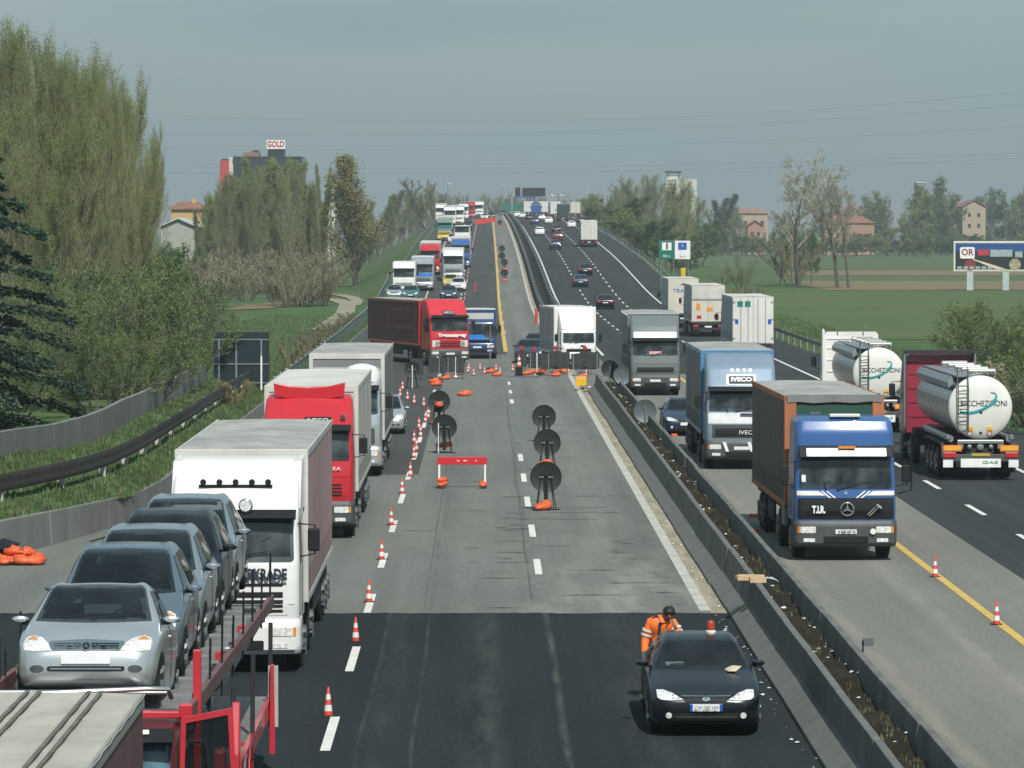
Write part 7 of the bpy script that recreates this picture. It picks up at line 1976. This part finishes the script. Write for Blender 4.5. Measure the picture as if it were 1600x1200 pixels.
# ------------------------------------------------------------------ buildings
WIN = M('window dark', (.025, .03, .035), .15)
def building(label, px0, px1, top, d, depth, wallm, roofm, roof='flat', eave=None, wins=(), name='building', base=-1.0, cat='building', shutter=None):
    x0, x1 = px_x(px0, d), px_x(px1, d); zt = H + (VY - top) * d / F
    t = empty(name, label, cat, ((x0 + x1) / 2, d, base)); W_ = x1 - x0; ht = zt - base
    ev = ht if eave is None else (H + (VY - eave) * d / F) - base
    MB().bx(-W_ / 2, W_ / 2, 0, depth, 0, ev).build('wall', wallm, t, bevel=.03)
    if roof == 'flat': MB().bx(-W_ / 2 - .15, W_ / 2 + .15, -.15, depth + .15, ev, ev + .35).build('roof', roofm, t)
    elif roof == 'hip':
        o = .5; a = W_ / 2 + o
        MB().add([(-a, -o, ev), (a, -o, ev), (a, depth + o, ev), (-a, depth + o, ev), (-a * .55, depth / 2, ht), (a * .55, depth / 2, ht), (-a, -o, ev - .15), (a, -o, ev - .15), (a, depth + o, ev - .15), (-a, depth + o, ev - .15)],
                 [(0, 1, 5, 4), (1, 2, 5), (2, 3, 4, 5), (3, 0, 4), (0, 6, 7, 1), (1, 7, 8, 2), (2, 8, 9, 3), (3, 9, 6, 0), (9, 8, 7, 6)]).build('roof', roofm, t)
        MB().bx(W_ * .12, W_ * .12 + .7, depth * .4, depth * .4 + .7, ht - 1.2, ht + .5).build('chimney', wallm, t)
    else:
        o = .5; a = W_ / 2 + o
        MB().prism([(-a, ev), (0, ht), (a, ev), (a, ev + .2), (0, ht + .22), (-a, ev + .2)], 'y', -o, depth + o).build('roof', roofm, t)
        MB().prism([(-W_ / 2, ev), (W_ / 2, ev), (0, ht - .05)], 'y', 0.02, depth - .02).build('gable', wallm, t)
    for nx_, nz_, ww, wh, z0, z1, xa, xb in wins:
        for i in range(nx_):
            for j in range(nz_):
                x = (xa + (xb - xa) * (i + .5) / nx_) * W_; z = z0 + (z1 - z0) * (j + .5) / nz_
                z *= ev
                MB().bx(x - ww / 2, x + ww / 2, -.04, .06, z - wh / 2, z + wh / 2).build('window', WIN, t)
    return t
PL_Y = M('ochre plaster', (.5, .36, .15), .85, 0, .08, .4); PL_W = M('white plaster', (.6, .6, .54), .85, 0, .06, .3); PL_C = M('salmon plaster', (.36, .22, .155), .85, 0, .08, .4); PL_B = M('beige plaster', (.42, .34, .26), .85, 0, .08, .4)
TILE = M('roof tiles', (.26, .12, .075), .85, 0, .2, .6, .2); TILE2 = M('old roof tiles', (.29, .165, .115), .85, 0, .2, .6, .2); GLB = M('dark curtain wall', (.03, .045, .05), .2, 0, .25, .3, stretch=(1, 1, 3)); BRK = M('red cladding', (.45, .05, .06), .6, 0, .06, .5)
building('ochre house with hipped tile roof right of the left grove', 268, 316, 315, 720, 12, PL_Y, TILE, 'hip', 326, [(5, 2, 1.0, 1.5, .35, .9, -.42, .42)], 'house', cat='house')
building('low pale metal roofed shed in front of the ochre house', 252, 306, 342, 640, 14, M('shed wall', (.35, .36, .33), .8), M('pale sheet roof', (.5, .52, .5), .5, 0, .1, .6), 'gable', 356, [], 'shed', cat='shed')
t = building('dark glass hotel block with red end tower and roof sign above the poplars', 366, 472, 247, 980, 20, GLB, GLB, 'flat', None, [], 'hotel')
def onb(px0, px1, y0, y1, nm, mat, dy0=-.5, dy1=2.0, d=980):
    return MB().bx(px_x(px0, d) - t.location.x, px_x(px1, d) - t.location.x, dy0, dy1, H + (VY - y1) * d / F - t.location.z, H + (VY - y0) * d / F - t.location.z).build(nm, mat, t, bevel=.05)
onb(344, 358, 251, 345, 'red_tower', BRK, 0, 6); onb(347, 358, 248.5, 251, 'tower_cap', GLB, 0, 6); onb(358, 366, 246, 340, 'white_stair', PL_W, 1, 6)
onb(380, 405, 238, 247, 'roof_block', M('brown roof block', (.28, .13, .1), .8), 2, 8); onb(394, 404, 235, 238, 'roof_block', GLB, 2, 8)
onb(418, 444, 233, 247, 'roof_tower', M('grey tower', (.2, .22, .22), .7), 3, 9)
sb = onb(416.5, 445.5, 219, 233, 'roof_sign', WTEXT, 1.5, 2.3)
lettering('GOLD', 1.9, M('sign red letters', (.45, .03, .06), .5), t, (px_x(431, 980) - t.location.x, 1.42, H + (VY - 225.5) * 980 / F - t.location.z), width=3.9, bold=.05)
for k in range(8): onb(372, 398, 256 + k * 9, 258 + k * 9, 'window_band', WIN, -.08, .1)
building('small white house with dark roof peeping between the slim poplars', 510, 524, 284, 900, 8, PL_W, M('slate roof', (.1, .1, .1), .8), 'gable', 292, [(2, 2, .6, .8, .5, .95, -.4, .4)], 'house', cat='house')
building('long low white building behind the poplar trunks', 474, 516, 323, 860, 10, PL_W, ROOF_W, 'flat', None, [(6, 1, .8, .8, .6, .95, -.45, .45)], 'building')
t = building('white tower block with blank end wall on the right skyline', 1056, 1088.5, 281, 1600, 12, PL_W, PL_W, 'flat', None, [], 'tower_block')
def ont(px0, px1, y0, y1, nm, mat, a, b_, d=1600): return MB().bx(px_x(px0, d) - t.location.x, px_x(px1, d) - t.location.x, a, b_, H + (VY - y1) * d / F - t.location.z, H + (VY - y0) * d / F - t.location.z).build(nm, mat, t)
ont(1040, 1056, 283, 360, 'side_wing', PL_W, 2, 12); ont(1041, 1064, 274, 281, 'lift_house', PL_W, 3, 9); ont(1039, 1065, 267.5, 270.5, 'roof_sign_bar', GLB, 2, 4); ont(1043, 1045, 270, 274, 'sign_post', GLB, 2, 4); ont(1060, 1062, 270, 274, 'sign_post', GLB, 2, 4)
for k in range(8): ont(1041, 1055, 287 + k * 6, 289 + k * 6, 'window_band', M('grey glazing', (.2, .23, .24), .3), 1.9, 2.1)
H1 = [(4, 2, 1.1, 1.4, .2, .95, -.45, .45)]
building('salmon house with broad hipped tile roof behind the bare trees', 1294, 1362, 322, 1400, 14, PL_C, TILE2, 'hip', 338, H1, 'house', cat='house')
building('long terracotta roofed house in front of the salmon house', 1288, 1366, 338, 1345, 12, PL_C, TILE, 'hip', 348, [(6, 1, 1.1, 1.4, .3, .9, -.45, .45)], 'house', cat='house')
building('beige house with shallow hipped roof left of the bare trees', 1142, 1200, 325, 1420, 14, PL_B, TILE2, 'hip', 333, H1, 'house', cat='house')
building('small salmon gabled house below the beige house', 1168, 1192, 345, 1340, 9, PL_C, TILE, 'gable', 354, [(2, 2, .9, 1.2, .3, .9, -.4, .4)], 'house', cat='house')
building('beige house at the left end of the right village', 1120, 1144, 331, 1440, 12, PL_B, TILE2, 'hip', 337, H1, 'house', cat='house')
building('beige gabled farmhouse near the right edge of the village', 1504, 1540, 313, 1400, 18, PL_B, TILE, 'gable', 324, [(2, 2, .9, 1.2, .5, .95, -.4, .4)], 'house', cat='house')
building('long tile roofed barn left of the gabled farmhouse', 1470, 1512, 314, 1430, 16, PL_C, TILE2, 'hip', 326, H1, 'house', cat='house')
building('grey water tower block among the right trees', 1432, 1446, 286, 1500, 8, M('grey concrete block', (.2, .22, .2), .8), PL_W, 'flat', None, [], 'building')

# power lines high over the fields
wires = empty('power_line', 'thin dark power cables sagging across the whole sky', 'cable', (0, 700, 0))
for yl, ym, yr in ((150, 190, 126), (196, 208, 150), (220, 232, 186), (252, 262, 232), (262, 270, 240)):
    pts = []
    for k in range(33):
        u_ = k / 32; d = lerp(950, 620, u_); px = lerp(-150, 1750, u_)
        py = yl * (1 - u_) * (1 - 2 * u_) + ym * 4 * u_ * (1 - u_) + yr * u_ * (2 * u_ - 1)
        p_ = at(px, py, d); pts.append((p_[0], p_[1] - 700, p_[2]))
    MB().tube(pts, .011, 4).build('wire', CHASSIS, wires, smooth=True)
# lamp masts along the right verge near the crest
for px, d, top in ((785, 1330, 290), (700, 1050, 287), (915, 1300, 300)):
    x = px_x(px, d); zt = H + (VY - top) * d / F; zb = height(x, d)
    o = empty('lamp_mast', 'thin tall lamp mast ' + {785: 'between the carriageways at the crest', 700: 'left of the crest queue', 915: 'right of the gantry'}[px], 'lamp', (x, d, zb))
    MB().tube([(0, 0, 0), (0, 0, zt - zb)], .12, 6, .06).build('pole', STEEL, o); MB().obox((.3, 0, zt - zb), (1.0, .4, .18)).build('lamp_head', CREAM, o)

# ------------------------------------------------------------------ haze
hz = MB().bx(-3600, 3600, -60, 9500, -8, 45).build('haze', [], None)
hm = bpy.data.materials.new('haze'); hm.use_nodes = True
hn = hm.node_tree; hn.nodes.remove(hn.nodes['Principled BSDF'])
pv = hn.nodes.new('ShaderNodeVolumePrincipled')
pv.inputs['Color'].default_value = (.82, .9, .95, 1); pv.inputs['Density'].default_value = HAZE; pv.inputs['Anisotropy'].default_value = .2
hn.links.new(pv.outputs[0], hn.nodes['Material Output'].inputs['Volume'])
hz.data.materials.append(hm)
tag(hz, kind='stuff')
